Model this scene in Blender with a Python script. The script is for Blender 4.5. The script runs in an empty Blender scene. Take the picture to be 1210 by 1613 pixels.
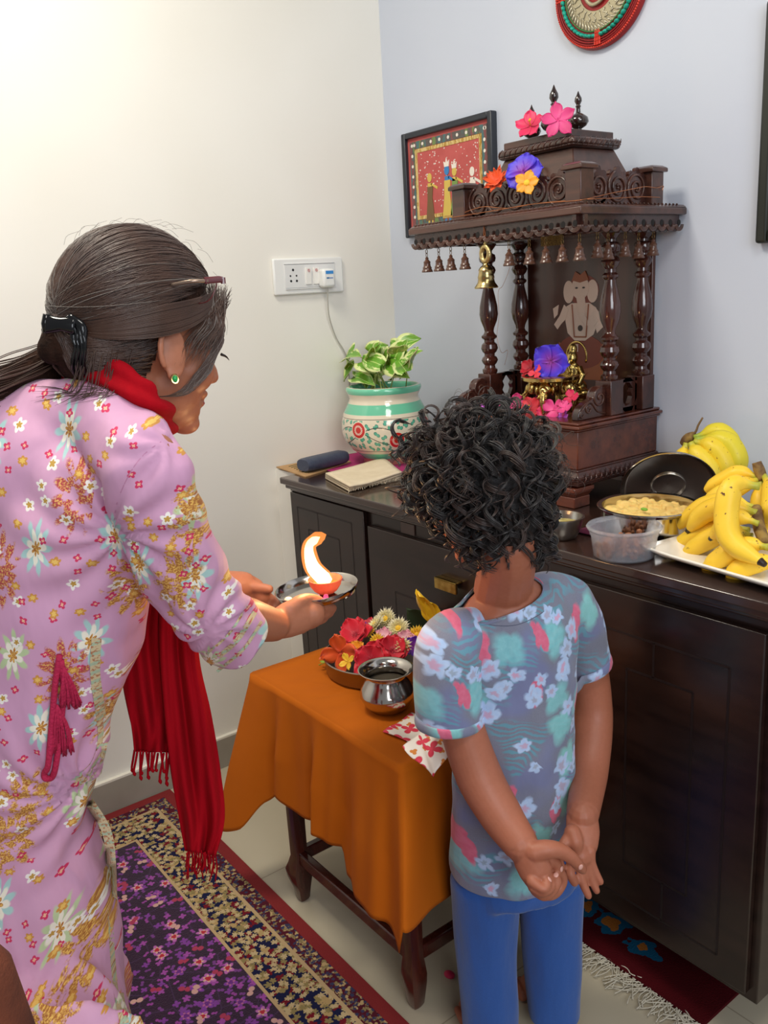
import bpy, bmesh, math, random
import numpy as np
from mathutils import Vector, Matrix, noise as mnoise
rnd = random.Random(7)
sc = bpy.context.scene
COL = sc.collection
pi = math.pi

# ---------------------------------------------------------------- camera
CAM = np.array([2.1762, -1.7166, 1.34862])
FPX = 1370.0; PX, PY = 605.0, 806.5
_y, _p, _r = [math.radians(a) for a in (53.13, 14.39, -3.27)]
FWD = np.array([-math.sin(_y)*math.cos(_p), math.cos(_y)*math.cos(_p), -math.sin(_p)])
_rt = np.array([math.cos(_y), math.sin(_y), 0.0]); _up = np.cross(_rt, FWD)
RGT = _rt*math.cos(_r) + _up*math.sin(_r); UPV = _up*math.cos(_r) - _rt*math.sin(_r)
HF = np.array([-math.sin(_y), math.cos(_y), 0.0])
cd = bpy.data.cameras.new('camera'); cam = bpy.data.objects.new('camera', cd); COL.objects.link(cam)
cam.matrix_world = Matrix(((RGT[0], UPV[0], -FWD[0], CAM[0]), (RGT[1], UPV[1], -FWD[1], CAM[1]), (RGT[2], UPV[2], -FWD[2], CAM[2]), (0, 0, 0, 1)))
cd.sensor_fit = 'VERTICAL'; cd.sensor_height = 24.0; cd.lens = FPX/1613*24.0; cd.clip_start = .02
sc.camera = cam

# ---------------------------------------------------------------- light
w = bpy.data.worlds.new('world'); sc.world = w; w.use_nodes = True
bg = w.node_tree.nodes['Background']; bg.inputs[0].default_value = (.93, .96, 1.0, 1); bg.inputs[1].default_value = .27
def area(name, loc, aim, size, power, color, sy=None):
    l = bpy.data.lights.new(name, 'AREA'); l.energy = power; l.color = color
    l.shape = 'RECTANGLE'; l.size = size; l.size_y = sy or size
    o = bpy.data.objects.new(name, l); COL.objects.link(o); o.location = loc
    o.rotation_euler = (Vector(aim)-Vector(loc)).to_track_quat('-Z', 'Y').to_euler()
    return o
area('window_daylight', (4.4, -2.1, 2.1), (.4, -.7, 1.1), 1.8, 60, (.88, .93, 1.0), 1.5)
area('ceiling_lamp', (.75, -1.45, 2.75), (.75, -1.2, 0), .5, 26, (1.0, .94, .80))
area('ceiling_lamp', (2.2, -1.2, 2.75), (1.6, -.6, 0), .6, 14, (1.0, .95, .88))
sc.view_settings.view_transform = 'Standard'; sc.view_settings.look = 'None'
sc.view_settings.gamma = 1.0; sc.view_settings.use_curve_mapping = False
sc.view_settings.exposure = 0.0

# ---------------------------------------------------------------- geometry helpers
def ray(u, v): return RGT*(u-PX)/FPX + UPV*(PY-v)/FPX + FWD
def P(u, v, **k):                      # the point seen there on a plane x=, y= or z=
    (a, val), = k.items(); i = 'xyz'.index(a); d = ray(u, v)
    return CAM + d*(val-CAM[i])/d[i]
def E(u, v, e):                        # the point at horizontal distance e
    d = ray(u, v); return CAM + d*e/float(d@HF)
def A(*v): return np.array(v, float)
def unit(v): v = np.asarray(v, float); return v/max(1e-12, np.linalg.norm(v))

class MB:
    def __init__(s): s.v = []; s.f = []; s.m = []; s.n = 0
    def add(s, v, f, mat=0):
        v = np.asarray(v, float).reshape(-1, 3); s.v.append(v)
        s.f += [tuple(int(i)+s.n for i in q) for q in f]; s.m += [mat]*len(f); s.n += len(v); return s
    def box(s, c, d, rz=0, mat=0, M=None):
        c = A(*c); h = A(*d)/2
        q = np.array([[x, y, z] for x in (-1, 1) for y in (-1, 1) for z in (-1, 1)])*h
        if rz: ca, sa = math.cos(rz), math.sin(rz); q = q@np.array([[ca, sa, 0], [-sa, ca, 0], [0, 0, 1]])
        if M is not None: q = q@np.asarray(M).T
        return s.add(q+c, [(0, 1, 3, 2), (4, 6, 7, 5), (0, 4, 5, 1), (2, 3, 7, 6), (0, 2, 6, 4), (1, 5, 7, 3)], mat)
    def bx(s, a, b, mat=0): a = A(*a); b = A(*b); return s.box((a+b)/2, abs(b-a), mat=mat)
    def taper(s, a0, a1, z0, b0, b1, z1, mat=0):
        q = [(a0[0], a0[1], z0), (a1[0], a0[1], z0), (a1[0], a1[1], z0), (a0[0], a1[1], z0), (b0[0], b0[1], z1), (b1[0], b0[1], z1), (b1[0], b1[1], z1), (b0[0], b1[1], z1)]
        return s.add(q, [(3, 2, 1, 0), (4, 5, 6, 7), (0, 1, 5, 4), (1, 2, 6, 5), (2, 3, 7, 6), (3, 0, 4, 7)], mat)
    def lathe(s, prof, seg=24, o=(0, 0, 0), M=None, mat=0, sq=(1, 1)):
        prof = [(max(r, 0), z) for r, z in prof]; vs = []
        for r, z in prof:
            for k in range(seg): a = 2*pi*k/seg; vs.append((r*math.cos(a)*sq[0], r*math.sin(a)*sq[1], z))
        vs = np.array(vs)
        if M is not None: vs = vs@np.asarray(M).T
        fs = []
        for i in range(len(prof)-1):
            for k in range(seg): a = i*seg+k; b = i*seg+(k+1) % seg; fs.append((a, b, b+seg, a+seg))
        if prof[0][0] > 1e-5: fs.append(tuple(range(seg-1, -1, -1)))
        if prof[-1][0] > 1e-5: fs.append(tuple((len(prof)-1)*seg+k for k in range(seg)))
        return s.add(vs+A(*o), fs, mat)
    def tube(s, pts, rad, seg=8, flat=1.0, ref=None, mat=0, closed=False, caps=True):
        pts = np.asarray(pts, float); n = len(pts); rad = np.broadcast_to(np.asarray(rad, float), (n,)) if np.ndim(rad) < 2 else np.asarray(rad, float)
        T = np.gradient(pts, axis=0) if not closed else np.roll(pts, -1, 0)-np.roll(pts, 1, 0)
        T /= np.maximum(1e-12, np.linalg.norm(T, axis=1))[:, None]
        r0 = A(*ref) if ref is not None else (A(0, 0, 1) if abs(T[0][2]) < .9 else A(1, 0, 0))
        vs = []; N = r0
        for i in range(n):
            if ref is not None: N = r0
            N = N-T[i]*(N@T[i]); N = unit(N); B = np.cross(T[i], N)
            ra, rb = (rad[i], rad[i]*flat) if np.ndim(rad) == 1 else rad[i]
            for k in range(seg): a = 2*pi*k/seg; vs.append(pts[i]+N*ra*math.cos(a)+B*rb*math.sin(a))
        fs = []
        for i in range(n if closed else n-1):
            j = (i+1) % n
            for k in range(seg): k2 = (k+1) % seg; fs.append((i*seg+k, i*seg+k2, j*seg+k2, j*seg+k))
        if caps and not closed: fs += [tuple(range(seg-1, -1, -1)), tuple((n-1)*seg+k for k in range(seg))]
        return s.add(vs, fs, mat)
    def ball(s, c, r, M=None, seg=16, rings=10, mat=0):
        r = A(*r) if np.ndim(r) else A(r, r, r); vs = []
        for i in range(rings+1):
            t = pi*i/rings
            for k in range(seg): a = 2*pi*k/seg; vs.append((math.sin(t)*math.cos(a), math.sin(t)*math.sin(a), math.cos(t)))
        vs = np.array(vs)*r
        if M is not None: vs = vs@np.asarray(M).T
        fs = [(i*seg+k, i*seg+seg+k, i*seg+seg+(k+1) % seg, i*seg+(k+1) % seg) for i in range(rings) for k in range(seg)]
        return s.add(vs+A(*c), fs, mat)
    def grid(s, fn, nu, nv, mat=0, thick=0):   # surface fn(i/nu, j/nv)
        vs = [fn(i/nu, j/nv) for i in range(nu+1) for j in range(nv+1)]
        fs = [(i*(nv+1)+j, (i+1)*(nv+1)+j, (i+1)*(nv+1)+j+1, i*(nv+1)+j+1) for i in range(nu) for j in range(nv)]
        return s.add(vs, fs, mat)
    def poly(s, pts, O, U, V, h, mat=0):        # 2-D outline extruded along U x V by h
        O = A(*O); U = A(*U); V = A(*V); N = unit(np.cross(U, V)); n = len(pts)
        a = [O+U*x+V*y for x, y in pts]; b = [p+N*h for p in a]
        fs = [tuple(range(n-1, -1, -1)), tuple(range(n, 2*n))]+[(i, (i+1) % n, (i+1) % n+n, i+n) for i in range(n)]
        return s.add(a+b, fs, mat)
    def mesh(s, name, mats, off=(0, 0, 0)):
        me = bpy.data.meshes.new(name); V = np.concatenate(s.v)-A(*off)
        me.from_pydata(V.tolist(), [], s.f)
        for m in (mats if isinstance(mats, (list, tuple)) else [mats]): me.materials.append(m)
        me.polygons.foreach_set('material_index', s.m); me.validate(); me.update(); return me
    def build(s, name, mats, parent=None, label=None, cat=None, group=None, kind=None, ang=40, bevel=0, sub=0, loc=None, solid=0, local=False):
        V = np.concatenate(s.v)
        if parent is not None: off = A(0, 0, 0) if local else wloc(parent)
        elif local: off = A(0, 0, 0)
        else: off = A(*loc) if loc is not None else A((V[:, 0].min()+V[:, 0].max())/2, (V[:, 1].min()+V[:, 1].max())/2, V[:, 2].min())
        me = s.mesh(name, mats, off); o = bpy.data.objects.new(name, me); COL.objects.link(o)
        fix_normals(me)
        if ang >= 180: me.polygons.foreach_set('use_smooth', [True]*len(me.polygons))
        elif ang > 0:
            me.polygons.foreach_set('use_smooth', [True]*len(me.polygons)); me.set_sharp_from_angle(angle=math.radians(ang))
        if parent is not None: o.parent = parent
        else: o.location = off
        if solid: md = o.modifiers.new('s', 'SOLIDIFY'); md.thickness = solid; md.offset = 0
        if bevel: md = o.modifiers.new('b', 'BEVEL'); md.width = bevel; md.segments = 2; md.limit_method = 'ANGLE'; md.angle_limit = .7
        if sub: md = o.modifiers.new('u', 'SUBSURF'); md.levels = md.render_levels = sub
        if label: o['label'] = label
        if cat: o['category'] = cat
        if group: o['group'] = group
        if kind: o['kind'] = kind
        return o
def fix_normals(me):
    bm = bmesh.new(); bm.from_mesh(me); bmesh.ops.recalc_face_normals(bm, faces=bm.faces); bm.to_mesh(me); bm.free()
def wloc(o):
    l = A(0, 0, 0)
    while o is not None: l = l+A(*o.location); o = o.parent
    return l
def thing(name, label, cat, loc=(0, 0, 0), group=None):
    o = bpy.data.objects.new(name, None); COL.objects.link(o); o.location = Vector([float(x) for x in loc]); o.empty_display_size = .02
    o['label'] = label; o['category'] = cat
    if group: o['group'] = group
    return o
def dup(root, loc=None, rot=None, scale=None, label=None, group=None):
    kids = {}
    for ob in bpy.data.objects:
        if ob.parent: kids.setdefault(ob.parent, []).append(ob)
    def cp(o, par):
        c = o.copy(); COL.objects.link(c); c.parent = par
        for ch in kids.get(o, []): cp(ch, c)
        return c
    r = cp(root, None)
    if loc is not None: r.location = Vector([float(x) for x in loc])
    if rot is not None: r.rotation_euler = rot
    if scale is not None: r.scale = (scale,)*3 if np.ndim(scale) == 0 else scale
    if label: r['label'] = label
    if group: r['group'] = group
    return r
def frameM(x, z):                     # 3x3 with columns X, Y, Z from a forward x and an up hint z
    x = unit(x); y = unit(np.cross(z, x)); z = np.cross(x, y); return np.array([x, y, z]).T
def spline(pts, n):
    pts = np.asarray(pts, float); m = len(pts); p = np.vstack([2*pts[0]-pts[1], pts, 2*pts[-1]-pts[-2]]); out = []
    for t in np.linspace(0, m-1-1e-9, n):
        i = int(t); f = t-i; a, b, c, d = p[i], p[i+1], p[i+2], p[i+3]
        out.append(.5*((2*b)+(-a+c)*f+(2*a-5*b+4*c-d)*f*f+(-a+3*b-3*c+d)*f**3))
    return np.array(out)
def setattr_uv(o, fn, name='pu'):      # a per-vertex pattern coordinate from the world position
    me = o.data; n = len(me.vertices); co = np.empty(n*3); me.vertices.foreach_get('co', co); co = co.reshape(-1, 3)+wloc(o)
    at = me.attributes.new(name, 'FLOAT_VECTOR', 'POINT'); at.data.foreach_set('vector', np.ascontiguousarray(fn(co), dtype=np.float32).ravel())
def remesh(mb, voxel, smooth=6, fac=.5, name='tmp', extra=None):   # one continuous skin from overlapping volumes
    me = mb.mesh(name, []); fix_normals(me); o = bpy.data.objects.new(name, me); COL.objects.link(o)
    md = o.modifiers.new('r', 'REMESH'); md.mode = 'VOXEL'; md.voxel_size = voxel; md.use_smooth_shade = True
    if smooth: ms = o.modifiers.new('s', 'SMOOTH'); ms.iterations = smooth; ms.factor = fac
    dg = bpy.context.evaluated_depsgraph_get(); dg.update()
    nm = bpy.data.meshes.new_from_object(o.evaluated_get(dg)); bpy.data.objects.remove(o)
    n = len(nm.vertices); co = np.empty(n*3); nm.vertices.foreach_get('co', co)
    fs = [tuple(p.vertices) for p in nm.polygons]
    r = MB(); r.v = [co.reshape(-1, 3)]; r.f = fs; r.m = [0]*len(fs); r.n = n
    bpy.data.meshes.remove(nm); return r

# ---------------------------------------------------------------- materials
class NT:
    def __init__(s, name):
        s.m = bpy.data.materials.new(name); s.m.use_nodes = True; s.t = s.m.node_tree; s.b = s.t.nodes['Principled BSDF']
    def n(s, typ, ins=(), **kw):
        nd = s.t.nodes.new('ShaderNode'+typ)
        for k, v in kw.items(): setattr(nd, k, v)
        for k, v in (ins.items() if isinstance(ins, dict) else enumerate(ins)):
            s.link(v, nd.inputs[k])
        return nd
    def link(s, v, sock):
        if v is None: return
        if isinstance(v, bpy.types.NodeSocket): s.t.links.new(v, sock)
        else:
            if sock.type == 'RGBA' and len(v) == 3: v = (*v, 1)
            sock.default_value = v
    def ma(s, op, a, b=None, c=None, clamp=False): nd = s.n('Math', [a]+([b] if b is not None else [])+([c] if c is not None else []), operation=op); nd.use_clamp = clamp; return nd.outputs[0]
    def vm(s, op, a, b=None, sc=None):
        nd = s.n('VectorMath', [a]+([b] if b is not None else []), operation=op)
        if sc is not None: s.link(sc, nd.inputs['Scale'])
        return nd.outputs[1] if op in ('LENGTH', 'DOT_PRODUCT', 'DISTANCE') else nd.outputs[0]
    def mix(s, f, a, b, mode='MIX'):
        nd = s.n('Mix', data_type='RGBA', blend_type=mode); s.link(f, nd.inputs[0]); s.link(a, nd.inputs[6]); s.link(b, nd.inputs[7]); return nd.outputs[2]
    def obj(s): return s.n('TexCoord').outputs['Object']
    def attr(s, name='pu'): return s.n('Attribute', attribute_name=name).outputs['Vector']
    def noise(s, vec, scale=5, det=3, rough=.5, color=False): nd = s.n('TexNoise', {'Vector': vec, 'Scale': float(scale), 'Detail': float(det), 'Roughness': rough}); return nd.outputs[1 if color else 0]
    def ramp(s, f, stops):
        nd = s.n('ValToRGB', [f]); e = nd.color_ramp.elements
        while len(e) < len(stops): e.new(.5)
        for q, (p, c) in zip(e, stops): q.position = p; q.color = (*c, 1) if len(c) == 3 else c
        return nd.outputs[0]
    def sm(s, v, a, b):                # smoothstep-like
        nd = s.n('MapRange', [v, a, b, 0.0, 1.0]); nd.clamp = True; return nd.outputs[0]
    def xyz(s, v): nd = s.n('SeparateXYZ', [v]); return nd.outputs
    def comb(s, x, y, z=0.0): return s.n('CombineXYZ', [x, y, z]).outputs[0]
    def bump(s, h, st=.3, d=.002): nd = s.n('Bump', {'Strength': st, 'Distance': d, 'Height': h}); s.link(nd.outputs[0], s.b.inputs['Normal']); return nd
    def set(s, **k):
        nm = dict(col='Base Color', rough='Roughness', metal='Metallic', spec='Specular IOR Level', coat='Coat Weight', coatr='Coat Roughness', sheen='Sheen Weight', trans='Transmission Weight', sss='Subsurface Weight', ior='IOR', emc='Emission Color', ems='Emission Strength', alpha='Alpha', sssr='Subsurface Radius', ssss='Subsurface Scale')
        for a, b in k.items(): s.link(b, s.b.inputs[nm[a]])
        return s
def sr(r, g, b):                       # sRGB 0-255 to linear
    f = lambda c: c/12.92 if c <= .04045 else ((c+.055)/1.055)**2.4
    return tuple(f(x/255) for x in (r, g, b))
def pm(name, col, rough=.5, metal=0., nz=None, bump=None, **k):
    t = NT(name); c = col
    if nz: sc_, col2 = nz[:2]; f = t.ramp(t.noise(t.obj(), sc_, 4), [(.35, (0, 0, 0)), (.65, (1, 1, 1))]); c = t.mix(f, col, col2)
    t.set(col=c, rough=rough, metal=metal, **k)
    if bump: t.bump(t.noise(t.obj(), bump[0], 4), bump[1], bump[2] if len(bump) > 2 else .002)
    return t.m
def wood(name, c1, c2, rough=.28, ax=(1, 1, .12), sc_=40, coat=.25, bump=.15):
    t = NT(name); v = t.vm('MULTIPLY', t.obj(), ax); n1 = t.noise(v, sc_, 5, .6); n2 = t.noise(t.obj(), 6, 2)
    f = t.ma('ADD', t.ma('MULTIPLY', n1, .75), t.ma('MULTIPLY', n2, .35))
    t.set(col=t.ramp(f, [(.38, c1), (.68, c2)]), rough=rough, coat=coat, coatr=.15); t.bump(n1, bump, .001); return t.m
def motif(t, uv, scale, pet=5, r0=.3, amp=.35, prob=1.0, seed=0.0, rnds=.8, soft=.04):
    """scattered flowers: (mask, normalised radius, random colour) in pattern space"""
    v = t.vm('ADD', t.vm('SCALE', uv, sc=float(scale)), (seed, seed*.7, 0)); v = t.vm('MULTIPLY', v, (1, 1, 0))
    vo = t.n('TexVoronoi', {'Vector': v, 'Scale': 1.0, 'Randomness': rnds}, voronoi_dimensions='2D')
    d = t.vm('SUBTRACT', v, vo.outputs['Position']); x, y, _ = t.xyz(t.vm('MULTIPLY', d, (1, 1, 0)))
    rr, rg, rb = t.n('SeparateColor', [vo.outputs['Color']]).outputs
    ang = t.ma('ADD', t.ma('ARCTAN2', y, x), t.ma('MULTIPLY', rr, 6.0))
    lob = t.ma('ABSOLUTE', t.ma('COSINE', t.ma('MULTIPLY', ang, pet/2)))
    R = t.ma('MULTIPLY', t.ma('ADD', t.ma('MULTIPLY', lob, amp), 1-amp), r0)
    L = t.vm('LENGTH', t.comb(x, y)); q = t.ma('DIVIDE', L, R)
    mk = t.ma('SUBTRACT', 1.0, t.sm(q, 1-soft*3, 1+soft))
    if prob < 1: mk = t.ma('MULTIPLY', mk, t.ma('LESS_THAN', rb, prob))
    return mk, q, (rr, rg, rb)
# ================================================================= ROOM
def wallmat(name, c1, c2):
    t = NT(name); nz = t.noise(t.obj(), 1.3, 3); t.set(col=t.mix(t.ramp(nz, [(.4, (0, 0, 0)), (.65, (1, 1, 1))]), c1, c2), rough=.55, spec=.35)
    t.bump(t.noise(t.obj(), 90, 3), .08, .001); return t.m
M_wl = wallmat('wall_paint_warm', sr(236, 233, 224), sr(231, 227, 216)); M_wr = wallmat('wall_daylight_tint', sr(203, 209, 221), sr(198, 204, 218))  # right wall: bluish daylight on white put into the colour
def setting(name, mb, m, **k): return mb.build(name, m, kind='structure', **k)
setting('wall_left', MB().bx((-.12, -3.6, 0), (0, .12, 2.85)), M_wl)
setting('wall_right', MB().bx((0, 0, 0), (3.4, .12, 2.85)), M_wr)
t = NT('floor_tiles'); x, y, z = t.xyz(t.obj()); v = t.obj()
def gl(c, off):
    f = t.ma('FRACT', t.ma('DIVIDE', t.ma('ADD', c, off), .6)); return t.ma('LESS_THAN', t.ma('ABSOLUTE', t.ma('SUBTRACT', f, .5)), .0022)
g = t.ma('MAXIMUM', gl(x, .07+.3), gl(y, .43+.3)); nz = t.noise(v, 3, 5)
t.set(col=t.mix(g, t.mix(nz, sr(182, 170, 146), sr(192, 181, 158)), sr(150, 138, 116)), rough=t.mix(g, (.22,)*3, (.6,)*3), spec=.4)
M_floor = t.m
setting('floor', MB().bx((0, -3.6, -.1), (3.4, 0, 0)), M_floor, loc=(0, 0, 0))
M_base = pm('skirting_tile', sr(158, 150, 138), .3, nz=(8, sr(148, 140, 128)))
M_base_lit = pm('skirting_lit_top', sr(232, 226, 212), .6)  # pale colour paints in the light on the skirting's top edge
setting('baseboard_left', MB().bx((0, -3.6, 0), (.012, -.47, .092)), M_base)
setting('trim_1', MB().bx((0, -3.6, .092), (.012, -.47, .098)), M_base_lit)
setting('trim_2', MB().bx((0, -.47, 0), (.13, 0, .858)), M_wl)
setting('baseboard_right', MB().bx((1.62, -.012, 0), (3.4, 0, .092)), M_base)

# ================================================================= CABINET
M_dk = wood('cabinet_wood', sr(22, 12, 10), sr(42, 26, 21), .26, ax=(.15, 1, 1), coat=.12, bump=.05)
M_groove = pm('cabinet_groove', sr(24, 11, 9), .5)
M_top = wood('worktop_wood', sr(40, 26, 22), sr(56, 36, 29), .16, ax=(.1, 1, 1), coat=.5, bump=.04)
M_brass = pm('brass_old', sr(196, 164, 92), .3, 1., nz=(60, sr(160, 124, 60)))
cab = thing('cabinet', 'long dark brown wooden cabinet with grooved doors under the shrine and fruit', 'cabinet', (.9, -.25, 0))
T = .862; YF = -.50
MB().bx((.135, YF, .115), (1.545, -.005, T-.042)).build('body', M_dk, cab, bevel=.002)
MB().bx((.16, -.34, 0), (1.51, -.03, .115)).build('plinth', M_dk, cab)
def door(x0, x1, z0, z1, outer, inner, tick=None):
    d = MB().bx((x0, YF-.014, z0), (x1, YF, z1)).build('door', M_dk, cab, bevel=.002)
    g = MB(); yy = YF-.0145; w_ = .0022
    def rect(a, b, c, e):
        g.bx((a-w_, yy, c), (a+w_, yy+.002, e)); g.bx((b-w_, yy, c), (b+w_, yy+.002, e)); g.bx((a, yy, c-w_), (b, yy+.002, c+w_)); g.bx((a, yy, e-w_), (b, yy+.002, e+w_))
    rect(*outer); rect(*inner)
    if tick: g.bx((tick-w_, yy, inner[3]), (tick+w_, yy+.002, outer[3])); g.bx((tick+.03-w_, yy, outer[2]), (tick+.03+w_, yy+.002, inner[2]))
    g.build('groove', M_groove, d); return d
a = P(475, 797, y=YF); b = P(557, 825, y=YF)
door(.145, .485, .135, T-.042, (a[0], b[0]+.01, .20, a[2]), (a[0]+.05, b[0]-.05, .27, a[2]-.055), a[0]+.10)
dc = door(.50, 1.10, .135, T-.075, (.60, 1.04, .20, .64), (.66, .98, .26, .58))
door(1.12, 1.53, .135, T-.06, (P(950, 968, y=YF)[0], P(1158, 1035, y=YF)[0], .18, .728), (P(995, 1030, y=YF)[0], P(1100, 1065, y=YF)[0], .262, .662), 1.33)
MB().bx((.62, YF-.003, T-.071), (.67, YF, T-.045)).build('lock_plate', pm('lock_plate', sr(74, 60, 56), .35), cab)
h0 = P(703, 922, y=YF-.03)
hb = MB(); hb.bx((h0[0]-.035, YF-.035, h0[2]-.013), (h0[0]+.035, YF-.028, h0[2]+.013)); hb.bx((h0[0]-.035, YF-.035, h0[2]+.009), (h0[0]+.035, YF-.014, h0[2]+.013)); hb.build('handle', M_brass, dc, bevel=.0015, label='brass pull handle')
wt = MB(); wt.bx((.13, -.535, T-.018), (1.66, -.003, T)); wt.bx((.135, -.522, T-.032), (1.64, -.003, T-.018)); wt.bx((.14, -.51, T-.042), (1.62, -.003, T-.032))
wt.build('worktop', M_top, label='dark polished wooden worktop covering the long cabinet', cat='worktop', bevel=.003)

# ================================================================= PURPLE CARPET
t = NT('carpet_field'); o_ = t.obj(); wv = t.n('TexNoise', {'Vector': o_, 'Scale': 9.0, 'Detail': 2.0}).outputs[1]
uv = t.vm('ADD', o_, t.vm('SCALE', t.vm('SUBTRACT', wv, (.5, .5, .5)), sc=.03))
c = t.mix(t.noise(o_, 14, 3), sr(34, 10, 32), sr(50, 16, 50))
vr = t.n('TexVoronoi', {'Vector': t.vm('SCALE', uv, sc=16.0), 'Scale': 1.0}, voronoi_dimensions='2D', feature='DISTANCE_TO_EDGE')
c = t.mix(t.ma('LESS_THAN', vr.outputs[0], .022), c, sr(58, 30, 66))
for scl, pet, r0, amp, pr, sd, col, col2 in ((44, 2, .30, .8, .8, 3.1, (110, 50, 124), (140, 56, 140)), (32, 4, .28, .6, .8, 9.7, (150, 64, 150), (120, 50, 140)), (19, 5, .30, .6, .6, 5.3, (176, 96, 166), (120, 50, 146)), (19, 6, .20, .6, .6, 5.3, (206, 160, 140), (170, 90, 140)), (19, 3, .12, .3, .6, 5.3, (170, 26, 44), (100, 30, 120)), (27, 2, .34, .88, .35, 14.2, (196, 150, 140), (160, 44, 76))):
    mk, q, (r_, g_, b_) = motif(t, uv, scl, pet, r0, amp, pr, sd); c = t.mix(mk, c, t.mix(t.ma('GREATER_THAN', g_, .5), sr(*col), sr(*col2)))
t.set(col=c, rough=.95, spec=.1, sheen=.3); t.bump(t.noise(o_, 400, 2), .5, .003); M_field = t.m
def border(name, base, cols, scl):
    t = NT(name); o_ = t.obj(); wv = t.n('TexNoise', {'Vector': o_, 'Scale': 30.0, 'Detail': 2.0}).outputs[1]
    uv = t.vm('ADD', o_, t.vm('SCALE', t.vm('SUBTRACT', wv, (.5, .5, .5)), sc=.02)); c = t.mix(t.noise(o_, 12, 3), base[0], base[1])
    for i, cl in enumerate(cols): mk, q, _ = motif(t, uv, scl*(1+.23*i), 3+i, .42, .55, .75, 4.1*i+.7); c = t.mix(mk, c, cl)
    t.set(col=c, rough=.95, spec=.1); t.bump(t.noise(o_, 300, 2), .5, .003); return t.m
M_bw = border('carpet_border_wide', (sr(34, 26, 54), sr(24, 34, 66)), (sr(170, 142, 96), sr(110, 26, 36), sr(136, 120, 78), sr(184, 162, 122)), 34)
M_bn = border('carpet_border_narrow', (sr(90, 24, 34), sr(70, 30, 44)), (sr(178, 150, 106), sr(134, 116, 80), sr(56, 56, 84)), 60)
M_cream = pm('carpet_stripe', sr(176, 148, 108), .95); M_rededge = pm('carpet_edge', sr(122, 22, 24), .9, bump=(300, .5))
rug = thing('carpet', 'purple floral carpet with cream and red border lying on the tiled floor', 'carpet', (1.2, -1.6, 0))
X0, Y1, X1, Y0 = .02, -.915, 2.5, -2.5
def ring(name, i0, i1, m, z):
    b = MB(); b.bx((X0+i0, Y1-i1, 0), (X1-i0, Y1-i0, z)); b.bx((X0+i0, Y0+i0, 0), (X0+i1, Y1-i1, z)); b.bx((X0+i1, Y0+i0, 0), (X1-i0, Y0+i1, z)); b.bx((X1-i1, Y0+i1, 0), (X1-i0, Y1-i1, z)); b.build(name, m, rug)
ring('edge_band', 0, .030, M_rededge, .008); ring('outer_border', .030, .066, M_bn, .0085); ring('stripe', .066, .074, M_cream, .009)
ring('inner_border', .074, .165, M_bw, .0085); ring('stripe', .165, .172, M_cream, .009)
MB().bx((X0+.172, Y0+.172, 0), (X1-.172, Y1-.172, .0085)).build('field', M_field, rug)

# small red rug under the cabinet
t = NT('red_rug'); o_ = t.obj(); c = t.mix(t.noise(o_, 20, 3), sr(62, 8, 14), sr(80, 12, 18))
mk = None; mk2 = None
for u_, v_, a_, b_ in ((925, 1425, .050, .040), (965, 1455, .050, .036), (1012, 1492, .050, .034)):
    q_ = P(u_, v_, z=.007)-A(1.2, -.4, 0); wob = t.ma('MULTIPLY', t.ma('SUBTRACT', t.noise(o_, 34, 2), .25), 1.5); dd = t.ma('ADD', t.vm('LENGTH', t.vm('MULTIPLY', t.vm('SUBTRACT', o_, (float(q_[0]), float(q_[1]), 0)), (1/a_, 1/b_, 0))), wob)
    m1, m2 = t.ma('LESS_THAN', dd, 1.15), t.ma('LESS_THAN', dd, .72); mk = m1 if mk is None else t.ma('MAXIMUM', mk, m1); mk2 = m2 if mk2 is None else t.ma('MAXIMUM', mk2, m2)
c = t.mix(mk, c, sr(16, 84, 116)); c = t.mix(mk2, c, sr(168, 100, 40))
t.set(col=c, rough=.95, spec=.1); t.bump(t.noise(o_, 300, 2), .6, .003); M_rr = t.m
rr = thing('rug', 'dark red rug with blue and orange motif sticking out below the cabinet', 'rug', (1.2, -.4, 0))
rx0, rx1, ry0, ry1 = .98, 1.45, -.508, -.345
MB().bx((rx0, ry0, 0), (rx1, ry1, .007)).build('pile', M_rr, rr)
fr = MB(); rf = random.Random(3)
for i in range(170):
    x = rx0+.01+(rx1-rx0)*i/170; L = rf.uniform(.035, .075); a = rf.gauss(-pi/2, .5); p = [A(x, ry0+.004, .005)]
    for k in range(4): a += rf.gauss(0, .35); p.append(p[-1]+A(math.cos(a), math.sin(a), 0)*L/4+A(0, 0, rf.uniform(-.001, .002)))
    fr.tube(spline(p, 8), .0011, 5)
fr.build('fringe', pm('rug_fringe', sr(198, 190, 172), .9), rr, ang=180, label='cream knotted fringe')

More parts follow.
